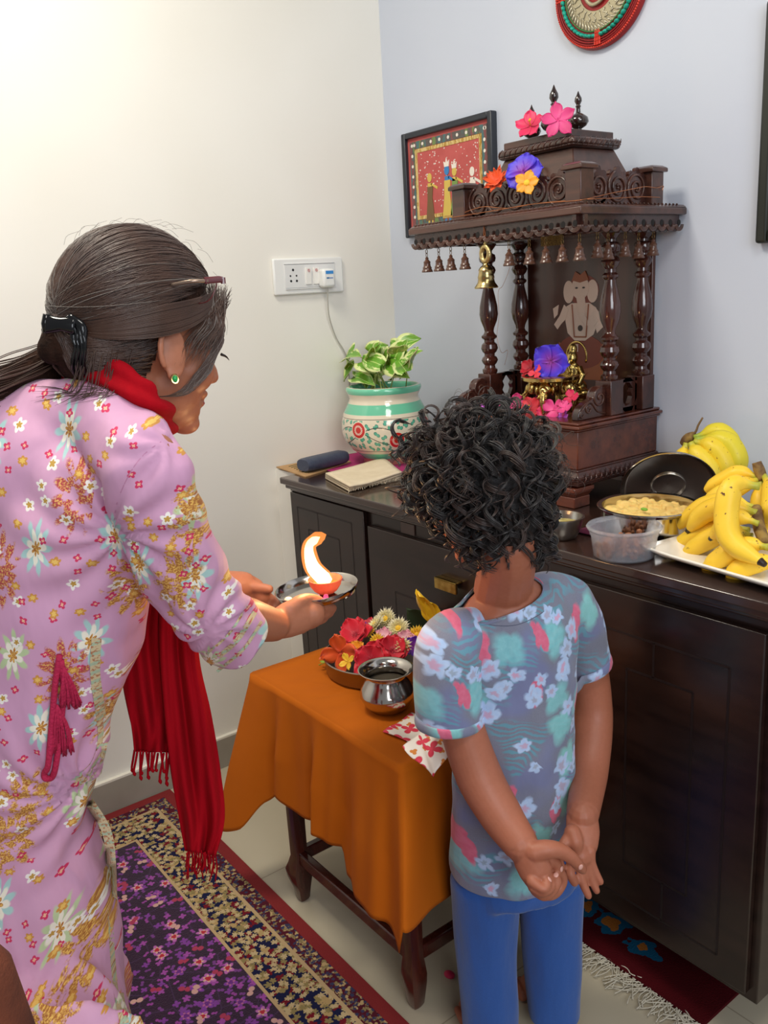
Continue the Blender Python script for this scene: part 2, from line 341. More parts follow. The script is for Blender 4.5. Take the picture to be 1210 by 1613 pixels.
# ================================================================= WALL THINGS
M_plastic = pm('white_plastic', sr(232, 232, 228), .3)
sk = thing('socket_plate', 'white wall plate with a socket and two switches above the plant', 'socket', (.0, -.31, 1.35))
y0, y1, z0, z1 = -.428, -.193, 1.346, 1.445
MB().bx((0, y0, z0), (.012, y1, z1)).build('plate', M_plastic, sk, bevel=.004)
b = MB(); b.bx((.012, y0+.034, z0+.014), (.0155, y1-.03, z0+.0165)); b.bx((.012, y0+.034, z1-.0165), (.0155, y1-.03, z1-.014)); b.bx((.012, y0+.034, z0+.018), (.0145, y1-.03, z1-.018)); b.build('module_frame', pm('socket_module', sr(222, 222, 220), .35), sk, bevel=.0008)
M_blk = pm('black_plastic', sr(22, 22, 24), .3)
M_pin = pm('socket_hole', sr(30, 30, 32), .6)
for dy, dz, r in ((0, .020, .0036), (-.010, .004, .0026), (.010, .004, .0026), (-.009, -.010, .0034), (.010, -.010, .0034)):
    MB().lathe([(r, 0), (r, .0006)], 14, (.0144, y0+.062+dy, z0+.047+dz), M=[[0, 0, 1], [0, 1, 0], [1, 0, 0]]).build('socket_hole', M_pin, sk)
for k in range(2):
    yy = y0+.101+k*.026
    b = MB(); b.add([(.0145, yy, z0+.026), (.0145, yy+.018, z0+.026), (.0145, yy+.018, z0+.072), (.0145, yy, z0+.072), (.018, yy, z0+.026), (.018, yy+.018, z0+.026), (.022, yy+.018, z0+.072), (.022, yy, z0+.072)], [(3, 2, 1, 0), (4, 5, 6, 7), (0, 1, 5, 4), (1, 2, 6, 5), (2, 3, 7, 6), (3, 0, 4, 7)])
    s_ = b.build('switch', pm('switch_white', sr(240, 238, 232), .25), sk, bevel=.0006)
    MB().tube([A(.0222, yy+.009+.0036*math.cos(q), z0+.064+.0036*math.sin(q)) for q in np.linspace(0, 2*pi, 17)[:-1]], .0005, 5, closed=True).tube([A(.0222, yy+.007, z0+.0665), A(.0222, yy+.011, z0+.0615)], .0005, 4).build('red_mark', pm('red_ink', sr(190, 50, 50), .5), s_)
ad = thing('plug_adapter', 'white plug adapter with blue label pushed into the right of the wall plate', 'charger', (.02, -.24, 1.37))
ac = P(515, 438, x=.03)
MB().bx((.0145, ac[1]-.021, ac[2]-.026), (.044, ac[1]+.021, ac[2]+.026)).build('housing', M_plastic, ad, bevel=.007)
M_blue = pm('blue_label', sr(60, 140, 210), .4)
b = MB().bx((.0440, ac[1]-.012, ac[2]+.011), (.0446, ac[1]+.014, ac[2]+.020)); b.build('label', M_blue, ad)
MB().bx((.0440, ac[1]-.010, ac[2]-.002), (.0445, ac[1]-.001, ac[2]+.002)).build('printed_mark', pm('mark_blue', sr(50, 110, 160), .4), ad); MB().bx((.0440, ac[1], ac[2]-.002), (.0445, ac[1]+.012, ac[2]+.0015)).build('printed_mark', pm('mark_grey', sr(130, 150, 190), .4), ad)
cp = [A(.035, ac[1]-.002, ac[2]-.026), A(.03, ac[1]-.002, ac[2]-.06), A(.02, ac[1]+.006, ac[2]-.11), A(.012, ac[1]+.03, ac[2]-.17), A(.012, ac[1]+.055, ac[2]-.21), A(.012, ac[1]+.066, ac[2]-.25), A(.012, ac[1]+.07, ac[2]-.36), A(.014, ac[1]+.08, .87)]
MB().tube(spline(cp, 40), .0018, 6).build('cord', pm('cord_grey', sr(176, 172, 162), .5), ad, ang=180)

# framed folk painting
M_frm = pm('frame_dark', sr(38, 42, 50), .35); M_red = pm('paint_red', sr(196, 92, 88), .75, nz=(30, sr(186, 84, 80)))
pc = thing('framed_painting', 'dark framed red folk painting of figures, hung on the wall left of the shrine', 'picture', (.28, 0, 1.45))
ax0, ax1, az0, az1 = .098, .464, 1.488, 1.772; fw = .016
b = MB()
for q in (((ax0, 0, az0), (ax0+fw, 1, az1)), ((ax1-fw, 0, az0), (ax1, 1, az1)), ((ax0+fw, 0, az1-fw), (ax1-fw, 1, az1)), ((ax0+fw, 0, az0), (ax1-fw, 1, az0+fw))):
    b.bx((q[0][0], -.022, q[0][2]), (q[1][0], 0, q[1][2]))
b.build('frame', M_frm, pc, bevel=.003)
c0, c1, d0, d1 = ax0+fw, ax1-fw, az0+fw, az1-fw
can = MB().bx((c0, -.010, d0), (c1, -.004, d1)).build('canvas', M_red, pc)
M_bord = border('painting_border', (sr(96, 100, 96), sr(110, 96, 92)), (sr(120, 140, 90), sr(140, 90, 90), sr(90, 120, 120)), 45)
M_gold = border('painting_gold', (sr(214, 186, 120), sr(220, 196, 140)), (sr(170, 130, 60), sr(190, 150, 80)), 160)
def frm2(i0, i1, m, nm, yy):
    b = MB(); b.bx((c0+i0, yy, d1-i1), (c1-i0, yy+.001, d1-i0)); b.bx((c0+i0, yy, d0+i0), (c0+i1, yy+.001, d1-i1)); b.bx((c1-i1, yy, d0+i0), (c1-i0, yy+.001, d1-i1)); b.bx((c0+i1, yy, d0+i0), (c1-i1, yy+.001, d0+i1)); b.build(nm, m, can)
frm2(.010, .030, M_bord, 'pattern_border', -.0112); frm2(.031, .041, M_gold, 'gold_border', -.0112)
M_wh = pm('paint_white', sr(236, 226, 214), .8); M_pb = pm('paint_blue', sr(60, 130, 190), .8); M_py = pm('paint_yellow', sr(214, 184, 90), .8); M_pbr = pm('paint_brown', sr(120, 92, 60), .8); M_pg = pm('paint_green', sr(120, 150, 80), .8)
dots = MB(); rp = random.Random(5)
for k in range(130):
    x = rp.uniform(c0+.045, c1-.045); z = rp.uniform(d0+.05, d1-.045)
    r = rp.uniform(.0010, .0024); dots.lathe([(r, 0), (r, .0008)], 7, (x, -.0100, z), M=[[1, 0, 0], [0, 0, -1], [0, 1, 0]])
for k in range(9):
    for x, z in ((c0+.020, d0+.012+k*.0275), (c1-.020, d0+.012+k*.0275), (c0+.03+k*.036, d1-.020)):
        dots.lathe([(.0046, 0), (.0046, .0006)], 8, (x, -.0112, z), M=[[1, 0, 0], [0, 0, -1], [0, 1, 0]])
dots.build('white_dots', M_wh, can)
def blob(b, pts, h=.0012, yy=-.010): b.poly([(p[0], p[1]) for p in pts], (0, yy, 0), (1, 0, 0), (0, 0, 1), h)
def ell(cx_, cz_, rx_, rz_, a=0, n=14): return [(cx_+rx_*math.cos(q)*math.cos(a)-rz_*math.sin(q)*math.sin(a), cz_+rx_*math.cos(q)*math.sin(a)+rz_*math.sin(q)*math.cos(a)) for q in np.linspace(0, 2*pi, n+1)[:-1]]
def figure(u, v, hgt, skin, robe, hat):
    p = P(u, v, y=-.01); x, z = p[0], p[2]; s = hgt
    b = MB(); blob(b, [(x-.16*s, z-.95*s), (x+.14*s, z-.95*s), (x+.08*s, z-.45*s), (x+.11*s, z-.2*s), (x-.08*s, z-.2*s), (x-.09*s, z-.5*s)], .0021); b.build('robe', robe, can)
    b = MB(); blob(b, ell(x, z, .075*s, .10*s), .0016); blob(b, [(x-.07*s, z-.12*s), (x+.08*s, z-.12*s), (x+.05*s, z-.34*s), (x-.05*s, z-.34*s)], .0016)
    blob(b, [(x+.04*s, z-.16*s), (x+.26*s, z-.28*s), (x+.28*s, z-.23*s), (x+.06*s, z-.12*s)], .0016); blob(b, [(x-.09*s, z-.90*s), (x-.03*s, z-.34*s), (x-.03*s, z-1.06*s), (x-.09*s, z-1.06*s)], .0016); blob(b, [(x+.03*s, z-.34*s), (x+.08*s, z-.90*s), (x+.10*s, z-1.06*s), (x+.04*s, z-1.06*s)], .0016); b.build('painted_figure', skin, can)
    if hat: b = MB(); blob(b, [(x-.07*s, z+.07*s), (x+.07*s, z+.07*s), (x+.09*s, z+.2*s), (x+.03*s, z+.15*s), (x, z+.25*s), (x-.03*s, z+.15*s), (x-.09*s, z+.18*s)], .0018); b.build('painted_crown', hat, can)
figure(677, 280, .12, M_py, M_pbr, None); figure(704, 268, .13, M_pb, M_py, M_wh); figure(716, 270, .12, M_py, M_pg, M_wh); figure(744, 270, .12, M_wh, M_wh, None)
b = MB(); q0 = P(665, 352, y=-.01); blob(b, [(q0[0], q0[2]-.02), (c1-.042, q0[2]-.02), (c1-.042, q0[2]-.002), (q0[0]+.1, q0[2]+.004), (q0[0], q0[2])], .0009); b.build('painted_grass', M_pg, can)

# right frame, mostly outside the photo
f2 = thing('picture_frame', 'edge of a dark picture frame on the wall at the far right', 'picture', (1.4, 0, 1.5))
bx0, bx1, bz0, bz1 = 1.195, 1.62, 1.394, 1.83
b = MB()
for q in (((bx0, bz0), (bx0+.024, bz1)), ((bx1-.024, bz0), (bx1, bz1)), ((bx0+.024, bz1-.024), (bx1-.024, bz1)), ((bx0+.024, bz0), (bx1-.024, bz0+.024))): b.bx((q[0][0], -.022, q[0][1]), (q[1][0], 0, q[1][1]))
b.build('frame', pm('frame_green_black', sr(36, 38, 32), .4), f2, bevel=.006)
MB().bx((bx0+.024, -.01, bz0+.024), (bx1-.024, -.004, bz1-.024)).build('picture_sheet', pm('sheet', sr(190, 180, 160), .7), f2)

# round beaded wall plaque
mk_ = thing('wall_plaque', 'round plaque of red, turquoise and silver beadwork high on the wall', 'plaque', (.80, 0, 1.84))
cc = A(.80, -.018, 1.964); MY = [[1, 0, 0], [0, 0, -1], [0, 1, 0]]
M_mr = pm('plaque_red', sr(150, 26, 28), .5, bump=(160, .5)); M_co = pm('coral_bead', sr(206, 52, 34), .3); M_tq = pm('turquoise_bead', sr(30, 178, 150), .3, nz=(120, sr(20, 150, 130)), bump=(150, .5)); M_sv = pm('carved_silver', sr(178, 168, 140), .4, .6)
MB().lathe([(.124, 0), (.126, .006), (.122, .014), (.09, .018), (0, .018)], 72, (cc[0], 0, cc[2]), M=MY).build('disc', M_mr, mk_)
b = MB()
for k in range(150): a = 2*pi*k/150; b.ball(cc+A(.121*math.cos(a), .002, .121*math.sin(a)), .0028, seg=7, rings=5)
b.build('rim_beads', M_co, mk_, ang=180)
b = MB()
for r in (.117, .112, .107): b.tube([cc+A(r*math.cos(a), -.0005, r*math.sin(a)) for a in np.linspace(0, 2*pi, 97)[:-1]], .0016, 6, closed=True)
b.build('red_cords', M_mr, mk_, ang=180)
b = MB(); rb_ = random.Random(4)
for k in range(56):
    a = 2*pi*k/56+pi/2
    if abs(((a*2/pi)+.5) % 1-.5) < .07: continue
    b.ball(cc+A(.099*math.cos(a), -.002, .099*math.sin(a)), (.0070*rb_.uniform(.8, 1.1), .0045, .0075), seg=7, rings=5, M=frameM((-math.sin(a), 0, math.cos(a)), (0, -1, 0))@np.eye(3))
b.build('turquoise_ring', M_tq, mk_, ang=180)
b = MB()
for q in range(4):
    for i in range(3):
        for j in range(4):
            a = q*pi/2+(i-1)*.055; r = .088+j*.0078; b.tube([cc+A(r*math.cos(a), -.002, r*math.sin(a)), cc+A((r+.007)*math.cos(a), -.002, (r+.007)*math.sin(a))], .0026, 8)
b.build('coral_bars', M_co, mk_)
MB().lathe([(.088, 0), (.088, .003), (.05, .004), (.05, 0)], 72, (cc[0], -.017, cc[2]), M=MY).build('silver_ring', M_sv, mk_)
b = MB()
for k in range(56): a = 2*pi*k/56; d = A(math.cos(a), 0, math.sin(a)); e = A(math.cos(a+.12), 0, math.sin(a+.12)); b.tube([cc+d*.074+A(0, -.003, 0), cc+(d+e)*.5*.081+A(0, -.0042, 0), cc+e*.0875+A(0, -.003, 0)], [.0012, .0022, .0012], 6)
for k in range(26):
    a = 2*pi*k/26; r = .062; d = A(math.cos(a), 0, math.sin(a)); e = A(-math.sin(a), 0, math.cos(a)); kk = [rb_.uniform(-1, 1) for _ in range(6)]
    b.tube([cc+d*(r-.009)+e*.003*kk[0]+A(0, -.004, 0), cc+d*(r-.003)+e*.005*kk[1]+A(0, -.004, 0), cc+d*(r+.004)+e*.005*kk[2]+A(0, -.004, 0), cc+d*(r+.009)+e*.003*kk[3]+A(0, -.004, 0)], .0011, 5); b.tube([cc+d*(r+.009)+e*.005+A(0, -.004, 0), cc+d*(r+.009)-e*.005+A(0, -.004, 0)], .0011, 5)
b.build('silver_relief', pm('silver_relief', sr(196, 188, 164), .35, .6), mk_, ang=180)
MB().tube([cc+A(.090*math.cos(a), -.003, .090*math.sin(a)) for a in np.linspace(0, 2*pi, 97)[:-1]], .0014, 6, closed=True).build('green_cord', pm('green_cord', sr(60, 120, 60), .6), mk_, ang=180)
MB().lathe([(.049, 0), (.049, .002), (0, .003)], 48, (cc[0], -.0175, cc[2]), M=MY).build('centre_field', M_mr, mk_)
MB().tube(spline([cc+A(-.038, -.005, .02), cc+A(-.034, -.006, -.012), cc+A(-.012, -.007, -.036), cc+A(.016, -.007, -.032), cc+A(.028, -.006, -.01), cc+A(.014, -.006, .006), cc+A(.002, -.006, -.006)], 40), .0042, 8, flat=.8).build('silver_scroll', M_sv, mk_, ang=180)
# ================================================================= SHRINE
M_wd = wood('shrine_wood', sr(38, 19, 16), sr(76, 40, 31), .24, ax=(.15, 1, 1), sc_=30, coat=.35, bump=.12)
M_wd2 = wood('shrine_wood_light', sr(46, 25, 20), sr(88, 53, 41), .3, ax=(.15, 1, 1), sc_=30, coat=.3, bump=.12)
M_wr2 = wood('shrine_wood_red', sr(58, 24, 18), sr(104, 52, 35), .25, ax=(.12, 1, 1), sc_=26, coat=.35, bump=.1)
M_wt = wood('turned_wood', sr(44, 20, 16), sr(80, 40, 30), .14, ax=(1, 1, .15), sc_=30, coat=.7, bump=.05)
sh = thing('wooden_shrine', 'carved dark wooden home shrine with turned pillars standing on the cabinet', 'shrine', (.76, -.15, T))
bx0_, bx1_, by0_, by1_ = .565, .968, -.285, -.006
b = MB()
for x in (bx0_+.03, bx1_-.03):
    for y in (by0_+.02, by1_-.03): b.box((x, y, T+.016), (.05, .05, .032)); b.taper((x-.025, y-.025), (x+.025, y+.025), T+.032, (x-.03, y-.03), (x+.03, y+.03), T+.038)
b2 = b; 
for x in (bx0_+.03, bx1_-.03):
    for y in (by0_+.02, by1_-.03):
        b = MB(); b.box((x, y, T+.012), (.052, .052, .024)).taper((x-.024, y-.024), (x+.024, y+.024), T+.024, (x-.032, y-.032), (x+.032, y+.032), T+.036).box((x, y, T+.041), (.066, .066, .010)); b.build('foot', M_wr2, sh, bevel=.002)
b = MB(); ov = lambda a, z, c, zz: b.taper((bx0_-a, by0_-a), (bx1_+a, by1_+min(a, .004)), z, (bx0_-c, by0_-c), (bx1_+c, by1_+min(c, .004)), zz)
ov(-.004, T+.046, -.004, T+.050); ov(.006, T+.050, .010, T+.060); ov(.010, T+.060, .013, T+.070); ov(.013, T+.070, .004, T+.082); ov(.004, T+.082, .001, T+.086)
cm = b.build('base_moulding', M_wd, sh, bevel=.002)
b = MB()
for i in range(24):
    x = bx0_+.008+i*.0172; b.tube([A(x-.004, by0_-.013, T+.056), A(x+.002, by0_-.017, T+.067), A(x+.007, by0_-.010, T+.078)], [.0006, .0020, .0006], 6)
for i in range(16):
    y = by0_+.006+i*.0172; b.tube([A(bx1_+.013, y-.004, T+.056), A(bx1_+.017, y+.002, T+.067), A(bx1_+.010, y+.007, T+.078)], [.0006, .0020, .0006], 6)
b.build('leaf_carving', M_wd, cm, ang=180)
MB().bx((bx0_, by0_, T+.086), (bx1_, by1_, 1.030)).build('base_box', M_wr2, sh, bevel=.002)
b = MB(); b.bx((bx0_-.006, by0_-.006, 1.030), (bx1_+.006, by1_+.003, 1.036)); b.bx((bx0_-.012, by0_-.012, 1.036), (bx1_+.012, by1_+.004, 1.044)); b.bx((bx0_-.005, by0_-.005, 1.044), (bx1_+.005, by1_+.003, 1.050)); b.build('base_top', M_wr2, sh, bevel=.0025)
ZB = 1.050
# back panel with inlay
bp = MB().bx((.578, -.018, ZB), (.955, -.006, 1.447)).build('back_panel', wood('panel_wood', sr(52, 28, 22), sr(78, 42, 32), .3, ax=(1, 1, .1), sc_=20), sh, bevel=.002)
XL, XR, YFc, YBc = .572, .945, -.152, -.040
# corner blocks and pillars
prof = [(.017, 0), (.019, .004), (.019, .010), (.014, .014), (.013, .020), (.018, .026), (.021, .033), (.018, .040), (.013, .044), (.013, .049), (.018, .054), (.0215, .062), (.0195, .072), (.013, .078), (.013, .083), (.019, .088), (.020, .093), (.014, .098), (.0115, .104), (.013, .112), (.0205, .130), (.0235, .146), (.022, .166), (.0165, .192), (.0125, .208), (.012, .214), (.017, .219), (.018, .224), (.012, .229), (.0115, .236), (.017, .243), (.0205, .251), (.017, .259), (.0125, .263), (.0125, .267), (.019, .272), (.021, .280), (.019, .288), (.012, .292), (.012, .297), (.017, .303), (.0225, .310), (.0225, .318)]
for i, (x, y) in enumerate(((XL, YFc), (XR, YFc), (XL, YBc), (XR, YBc))):
    bl = MB().box((x, y, ZB+.038), (.044, .044, .076)).build('corner_block', M_wd, sh, bevel=.002)
    MB().lathe(prof, 28, (x, y, ZB+.076)).build('pillar', M_wt, sh, ang=30)
# side rails with pierced opening (built as bars around a hole)
for x in (XL, XR):
    b = MB(); y0_, y1_ = YFc+.022, YBc-.022; ym = (y0_+y1_)/2
    out = [(y0_, ZB), (y1_, ZB), (y1_, ZB+.074), (y0_, ZB+.074)]
    hole = [(ym-.006, ZB+.012), (ym+.010, ZB+.016), (ym+.018, ZB+.032), (ym+.014, ZB+.042), (ym+.020, ZB+.050), (ym+.008, ZB+.064), (ym-.006, ZB+.066), (ym-.018, ZB+.052), (ym-.013, ZB+.042), (ym-.019, ZB+.030)]
    n = len(hole); oo = []
    for hy, hz in hole:
        dy, dz = hy-ym, hz-(ZB+.038); s_ = min((y1_-ym)/max(abs(dy), 1e-6), .038/max(abs(dz), 1e-6)); oo.append((ym+dy*s_, max(ZB, min(ZB+.074, ZB+.038+dz*s_))))
    vs = [(x-.006, *q) for q in hole]+[(x-.006, *q) for q in oo]+[(x+.006, *q) for q in hole]+[(x+.006, *q) for q in oo]; fs = []
    for k in range(n): k2 = (k+1) % n; fs += [(k, k2, n+k2, n+k), (2*n+k, 3*n+k, 3*n+k2, 2*n+k2), (k, 2*n+k, 2*n+k2, k2), (n+k, n+k2, 3*n+k2, 3*n+k)]
    b.add(vs, fs); b.bx((x-.006, y0_, ZB), (x+.006, y1_, ZB+.010)); b.bx((x-.006, y0_, ZB+.066), (x+.006, y1_, ZB+.074)); b.bx((x-.006, y0_, ZB), (x+.006, y0_+.006, ZB+.074)); b.bx((x-.006, y1_-.006, ZB), (x+.006, y1_, ZB+.074))
    b.build('side_rail', M_wd, sh)
# carved scroll brackets running forward from the front blocks
for x in (XL, XR):
    y0_ = YFc-.022
    prof2 = [(y0_, ZB), (y0_, ZB+.060), (y0_-.012, ZB+.068), (y0_-.026, ZB+.066), (y0_-.038, ZB+.056), (y0_-.042, ZB+.044), (y0_-.054, ZB+.040), (y0_-.068, ZB+.036), (y0_-.080, ZB+.030), (y0_-.088, ZB+.022), (y0_-.093, ZB+.010), (y0_-.093, ZB)]
    b = MB(); b.poly([(p[0], p[1]) for p in prof2], (x-.009, 0, 0), (0, 1, 0), (0, 0, 1), .018); br = b.build('scroll_bracket', M_wd, sh, bevel=.002)
    for sx in (-1, 1):
        b = MB(); xx = x+sx*.0095
        def spir(cy, cz, r, turns, a0, sg):
            return [A(xx, cy+r*(1-q)*math.cos(a0+sg*q*turns*2*pi), cz+r*(1-q)*math.sin(a0+sg*q*turns*2*pi)) for q in np.linspace(0, .9, 30)]
        b.tube(spir(y0_-.022, ZB+.042, .022, 1.6, pi*.5, 1), .0024, 6); b.tube(spir(y0_-.058, ZB+.022, .014, 1.4, pi*.2, 1), .002, 6); b.tube(spir(y0_-.080, ZB+.012, .010, 1.3, pi*.4, 1), .0018, 6)
        b.tube(spline([A(xx, y0_-.002, ZB+.006), A(xx, y0_-.03, ZB+.014), A(xx, y0_-.05, ZB+.034), A(xx, y0_-.07, ZB+.030), A(xx, y0_-.09, ZB+.008)], 20), .002, 6)
        b.build('scroll_carving', M_wd2, br, ang=180)
# canopy: lintel, roof slab, valance scallops
RX0, RX1, RY0, RY1, ZR = .512, 1.030, -.350, -.006, 1.444
b = MB(); b.bx((XL-.02, YFc-.02, ZR-.006), (XR+.02, by1_, ZR+.012)); b.build('lintel', M_wd, sh, bevel=.002)
b = MB(); b.bx((RX0, RY0, ZR+.022), (RX1, RY1, ZR+.036)); b.taper((RX0, RY0), (RX1, RY1), ZR+.036, (RX0+.008, RY0+.008), (RX1-.008, RY1), ZR+.042)
rs = b.build('roof_slab', M_wd2, sh, bevel=.002)
b = MB()
for i in range(40):
    x = RX0+.014+i*.0126; b.tube([A(x, RY0+.004, ZR+.0425), A(x+.004, RY0+.010, ZR+.0435), A(x+.009, RY0+.013, ZR+.0425)], [.0006, .0020, .0006], 5)
for i in range(25):
    y = RY0+.014+i*.0126; b.tube([A(RX1-.004, y, ZR+.0425), A(RX1-.010, y+.004, ZR+.0435), A(RX1-.013, y+.009, ZR+.0425)], [.0006, .0020, .0006], 5)
b.build('edge_carving', M_wd2, rs, ang=180)
M_void = pm('hole_dark', sr(14, 9, 8), .8)
def valance(O, U, n, sp):
    """row of carved scallops, outward normal = U x Z"""
    O = A(*O); U = A(*U); Z = A(0, 0, 1); N = np.cross(U, Z); r = sp/2
    L = n*sp; b = MB(); top = .024; pts = [(0, top), (0, 0)]
    for i in range(n):
        for a in np.linspace(pi, 2*pi, 9)[(0 if i == 0 else 1):]: pts.append((i*sp+r+r*math.cos(a), r*.82*math.sin(a)))
    pts += [(L, top)]
    q = [(x, z) for x, z in pts]
    b.poly(q[::-1], O-N*.006, U, Z, .006 if False else -.010)
    v = b.build('valance', M_wd, sh)
    b = MB()
    for i in range(n):
        c = O+U*(i*sp+r)+N*.0045+Z*.002
        for k, rr_ in enumerate((r*.95, r*.74, r*.54)): b.tube([c+U*rr_*math.cos(a)+Z*rr_*.86*math.sin(a) for a in np.linspace(pi, 2*pi, 11)], .0017, 6)
    b.build('scallop_carving', M_wd2, v, ang=180)
    b = MB()
    for i in range(n):
        c = O+U*(i*sp+r)+N*.0045+Z*.006; b.poly([(r*.36*math.cos(a), r*.42*math.sin(a)) for a in np.linspace(0, 2*pi, 11)[:-1]], c, U, Z, -.0012)
    b.build('scallop_hole', M_void, v)
valance((RX0+.004, RY0+.010, ZR), (1, 0, 0), 17, (RX1-RX0-.008)/17)
valance((RX1-.010, RY0+.006, ZR), (0, 1, 0), 11, (RY1-RY0-.010)/11)
MB().bx((RX0+.004, RY0+.02, ZR-.006), (RX0+.012, RY1, ZR+.022)).build('valance', M_wd, sh)
# posts, crests, tower
PXl, PXr, PYf, PYb = .655, .985, -.300, -.075
for x, y in ((PXl, PYf), (PXr, PYf), (PXr, PYb), (PXl, PYb)):
    b = MB(); b.box((x, y, ZR+.075), (.040, .040, .068)); pp = b.build('roof_post', M_wd2, sh, bevel=.002)
    b = MB(); b.box((x, y, ZR+.112), (.052, .052, .008)); b.taper((x-.026, y-.026), (x+.026, y+.026), ZR+.116, (x-.018, y-.018), (x+.018, y+.018), ZR+.121); b.build('post_cap', M_wd2, pp, bevel=.0015)
def crest(p0, p1, n):
    p0 = A(*p0); p1 = A(*p1); U = unit(p1-p0); L = np.linalg.norm(p1-p0); Z = A(0, 0, 1); N = np.cross(U, Z); sp = L/n; r = sp*.56
    b = MB(); b.poly([(0, 0), (L, 0), (L, .014), (0, .014)], p0-N*.006, U, Z, -.010 if False else .010)
    for i in range(n):
        c = (sp*(i+.5), .034); q = [(c[0]+r*math.cos(a), c[1]+r*math.sin(a)) for a in np.linspace(0, 2*pi, 21)[:-1]]
        b.poly(q, p0-N*.006+N*.0002*i, U, Z, .010)
        for s_, dz in ((-.5, .024), (.1, .030), (.6, .022)): cx2 = c[0]+s_*r; b.poly([(cx2+.0075*math.cos(a), c[1]+dz*r/.027*.9+.0075*math.sin(a)) for a in np.linspace(0, 2*pi, 9)[:-1]], p0-N*.005, U, Z, .008)
    cr = b.build('crest', M_wd, sh)
    b = MB()
    for i in range(n):
        sg = 1 if i < n/2 else -1; c = p0+U*sp*(i+.5)+Z*.034
        for side in (-1, 1):
            b.tube([c+N*(.0055*side)+U*(r*.93*(1-q)*math.cos(pi*.6*sg+q*2.4*2*pi*sg))+Z*(r*.93*(1-q)*math.sin(pi*.6*sg+q*2.4*2*pi*sg)) for q in np.linspace(0, .86, 44)], .0026, 6)
            b.ball(c+N*.005*side, .0035, seg=8, rings=6)
    b.build('spiral_carving', M_wd2, cr, ang=180)
zc = ZR+.042
crest((PXl+.02, PYf, zc), (PXr-.02, PYf, zc), 5); crest((PXr, PYf+.02, zc), (PXr, PYb-.02, zc), 3)
b = MB(); b.taper((.655, -.272), (.952, -.035), ZR+.042, (.705, -.222), (.902, -.088), ZR+.165); tw = b.build('tower', M_wd2, sh, bevel=.002)
b = MB(); b.taper((.700, -.228), (.908, -.082), ZR+.165, (.694, -.234), (.914, -.076), ZR+.172); b.taper((.694, -.234), (.914, -.076), ZR+.172, (.697, -.231), (.911, -.079), ZR+.186); b.build('tower_moulding', M_wd2, sh, bevel=.004)
b = MB()
for i in range(13): x = .702+i*.0164; b.tube([A(x, -.236, ZR+.167), A(x+.006, -.240, ZR+.178), A(x+.013, -.236, ZR+.186)], [.0006, .0020, .0006], 6)
for i in range(9): y = -.226+i*.0164; b.tube([A(.915, y, ZR+.167), A(.919, y+.006, ZR+.178), A(.915, y+.013, ZR+.186)], [.0006, .0020, .0006], 6)
b.build('leaf_carving', M_wd2, tw, ang=180)
ZT = ZR+.201
b = MB(); b.bx((.706, -.224, ZR+.186), (.900, -.088, ZT)); b.build('tower_top', M_wd2, sh, bevel=.002)
b = MB(); c = A(.815, -.262, ZR+.135); rel = spline([c+A(-.014, .0, .0), c+A(0, .012, .016), c+A(.014, .004, .004), c+A(.006, -.002, -.014), c+A(-.010, -.006, -.010), c+A(-.004, .002, .004)], 24); b.tube(rel, .0032, 6); b.build('tower_carving', M_wd, tw, ang=180)
M_fin = wood('finial_lacquer', sr(26, 14, 12), sr(44, 26, 20), .08, coat=1, bump=0)
fp = [(.016, 0), (.017, .003), (.010, .008), (.009, .012), (.020, .018), (.026, .027), (.024, .037), (.014, .045), (.006, .049), (.005, .060), (.007, .064), (.0045, .067), (.009, .075), (.0085, .082), (.004, .090), (.0008, .098), (0, .099)]
for (u, v, yy, s_) in ((873, 206, -.150, 1.12), (911, 205, -.150, .86), (838, 214, -.165, .80)):
    p = P(u, v, y=yy); MB().lathe([(r*s_, z*s_) for r, z in fp], 28, (p[0], yy, ZT)).build('finial', M_fin, sh, ang=50)
# inlay figure on the back panel
M_iw = pm('inlay_bone', sr(214, 190, 174), .45); M_ir = pm('inlay_red', sr(122, 50, 32), .4); M_ib = pm('inlay_brown', sr(150, 84, 50), .45); M_id = pm('inlay_dark', sr(46, 26, 22), .4)
G = P(915, 505, y=-.018); gx, gz = G[0], G[2]; gs = (P(915, 432, y=-.018)[2]-gz)/73.0    # metres per photo pixel
def gp(pts): return [(gx+x*gs*1.22, gz-y*gs) for x, y in pts]
def inl(nm, pts, m, lv=1): b = MB(); b.poly(gp(pts), (0, -.018, 0), (1, 0, 0), (0, 0, 1), .0005*lv); b.build(nm, m, bp)
E2 = lambda cx_, cy_, rx_, ry_, n=18: [(cx_+rx_*math.cos(q), cy_-ry_*math.sin(q)) for q in np.linspace(0, 2*pi, n+1)[:-1]]
inl('inlay_halo', E2(4, -48, 26, 24), M_ir, 1)
inl('inlay_seat', [(-50, 75), (-55, 45), (-40, 50), (-38, 35), (-25, 42), (-10, 30), (20, 30), (42, 40), (52, 32), (50, 50), (60, 55), (44, 95), (-40, 95)], M_ib, 1)
inl('inlay_robe', E2(0, 50, 40, 28), M_ir, 2)
inl('inlay_body', [(-26, -22), (-15, -28), (15, -28), (26, -20), (30, 0), (22, 22), (8, 32), (-10, 32), (-22, 20), (-26, 0)], M_iw, 3)
inl('inlay_arm', [(-36, -8), (-28, -26), (-20, -18), (-26, -2), (-34, 6), (-40, 14), (-46, 6)], M_iw, 4); inl('inlay_arm', [(24, -22), (34, -8), (38, 10), (28, 20), (24, 6), (22, -6)], M_iw, 4)
inl('inlay_ear', E2(-20, -46, 9, 18), M_iw, 4); inl('inlay_ear', E2(20, -46, 9, 18), M_iw, 4)
inl('inlay_head', E2(0, -52, 15, 18), M_iw, 5)
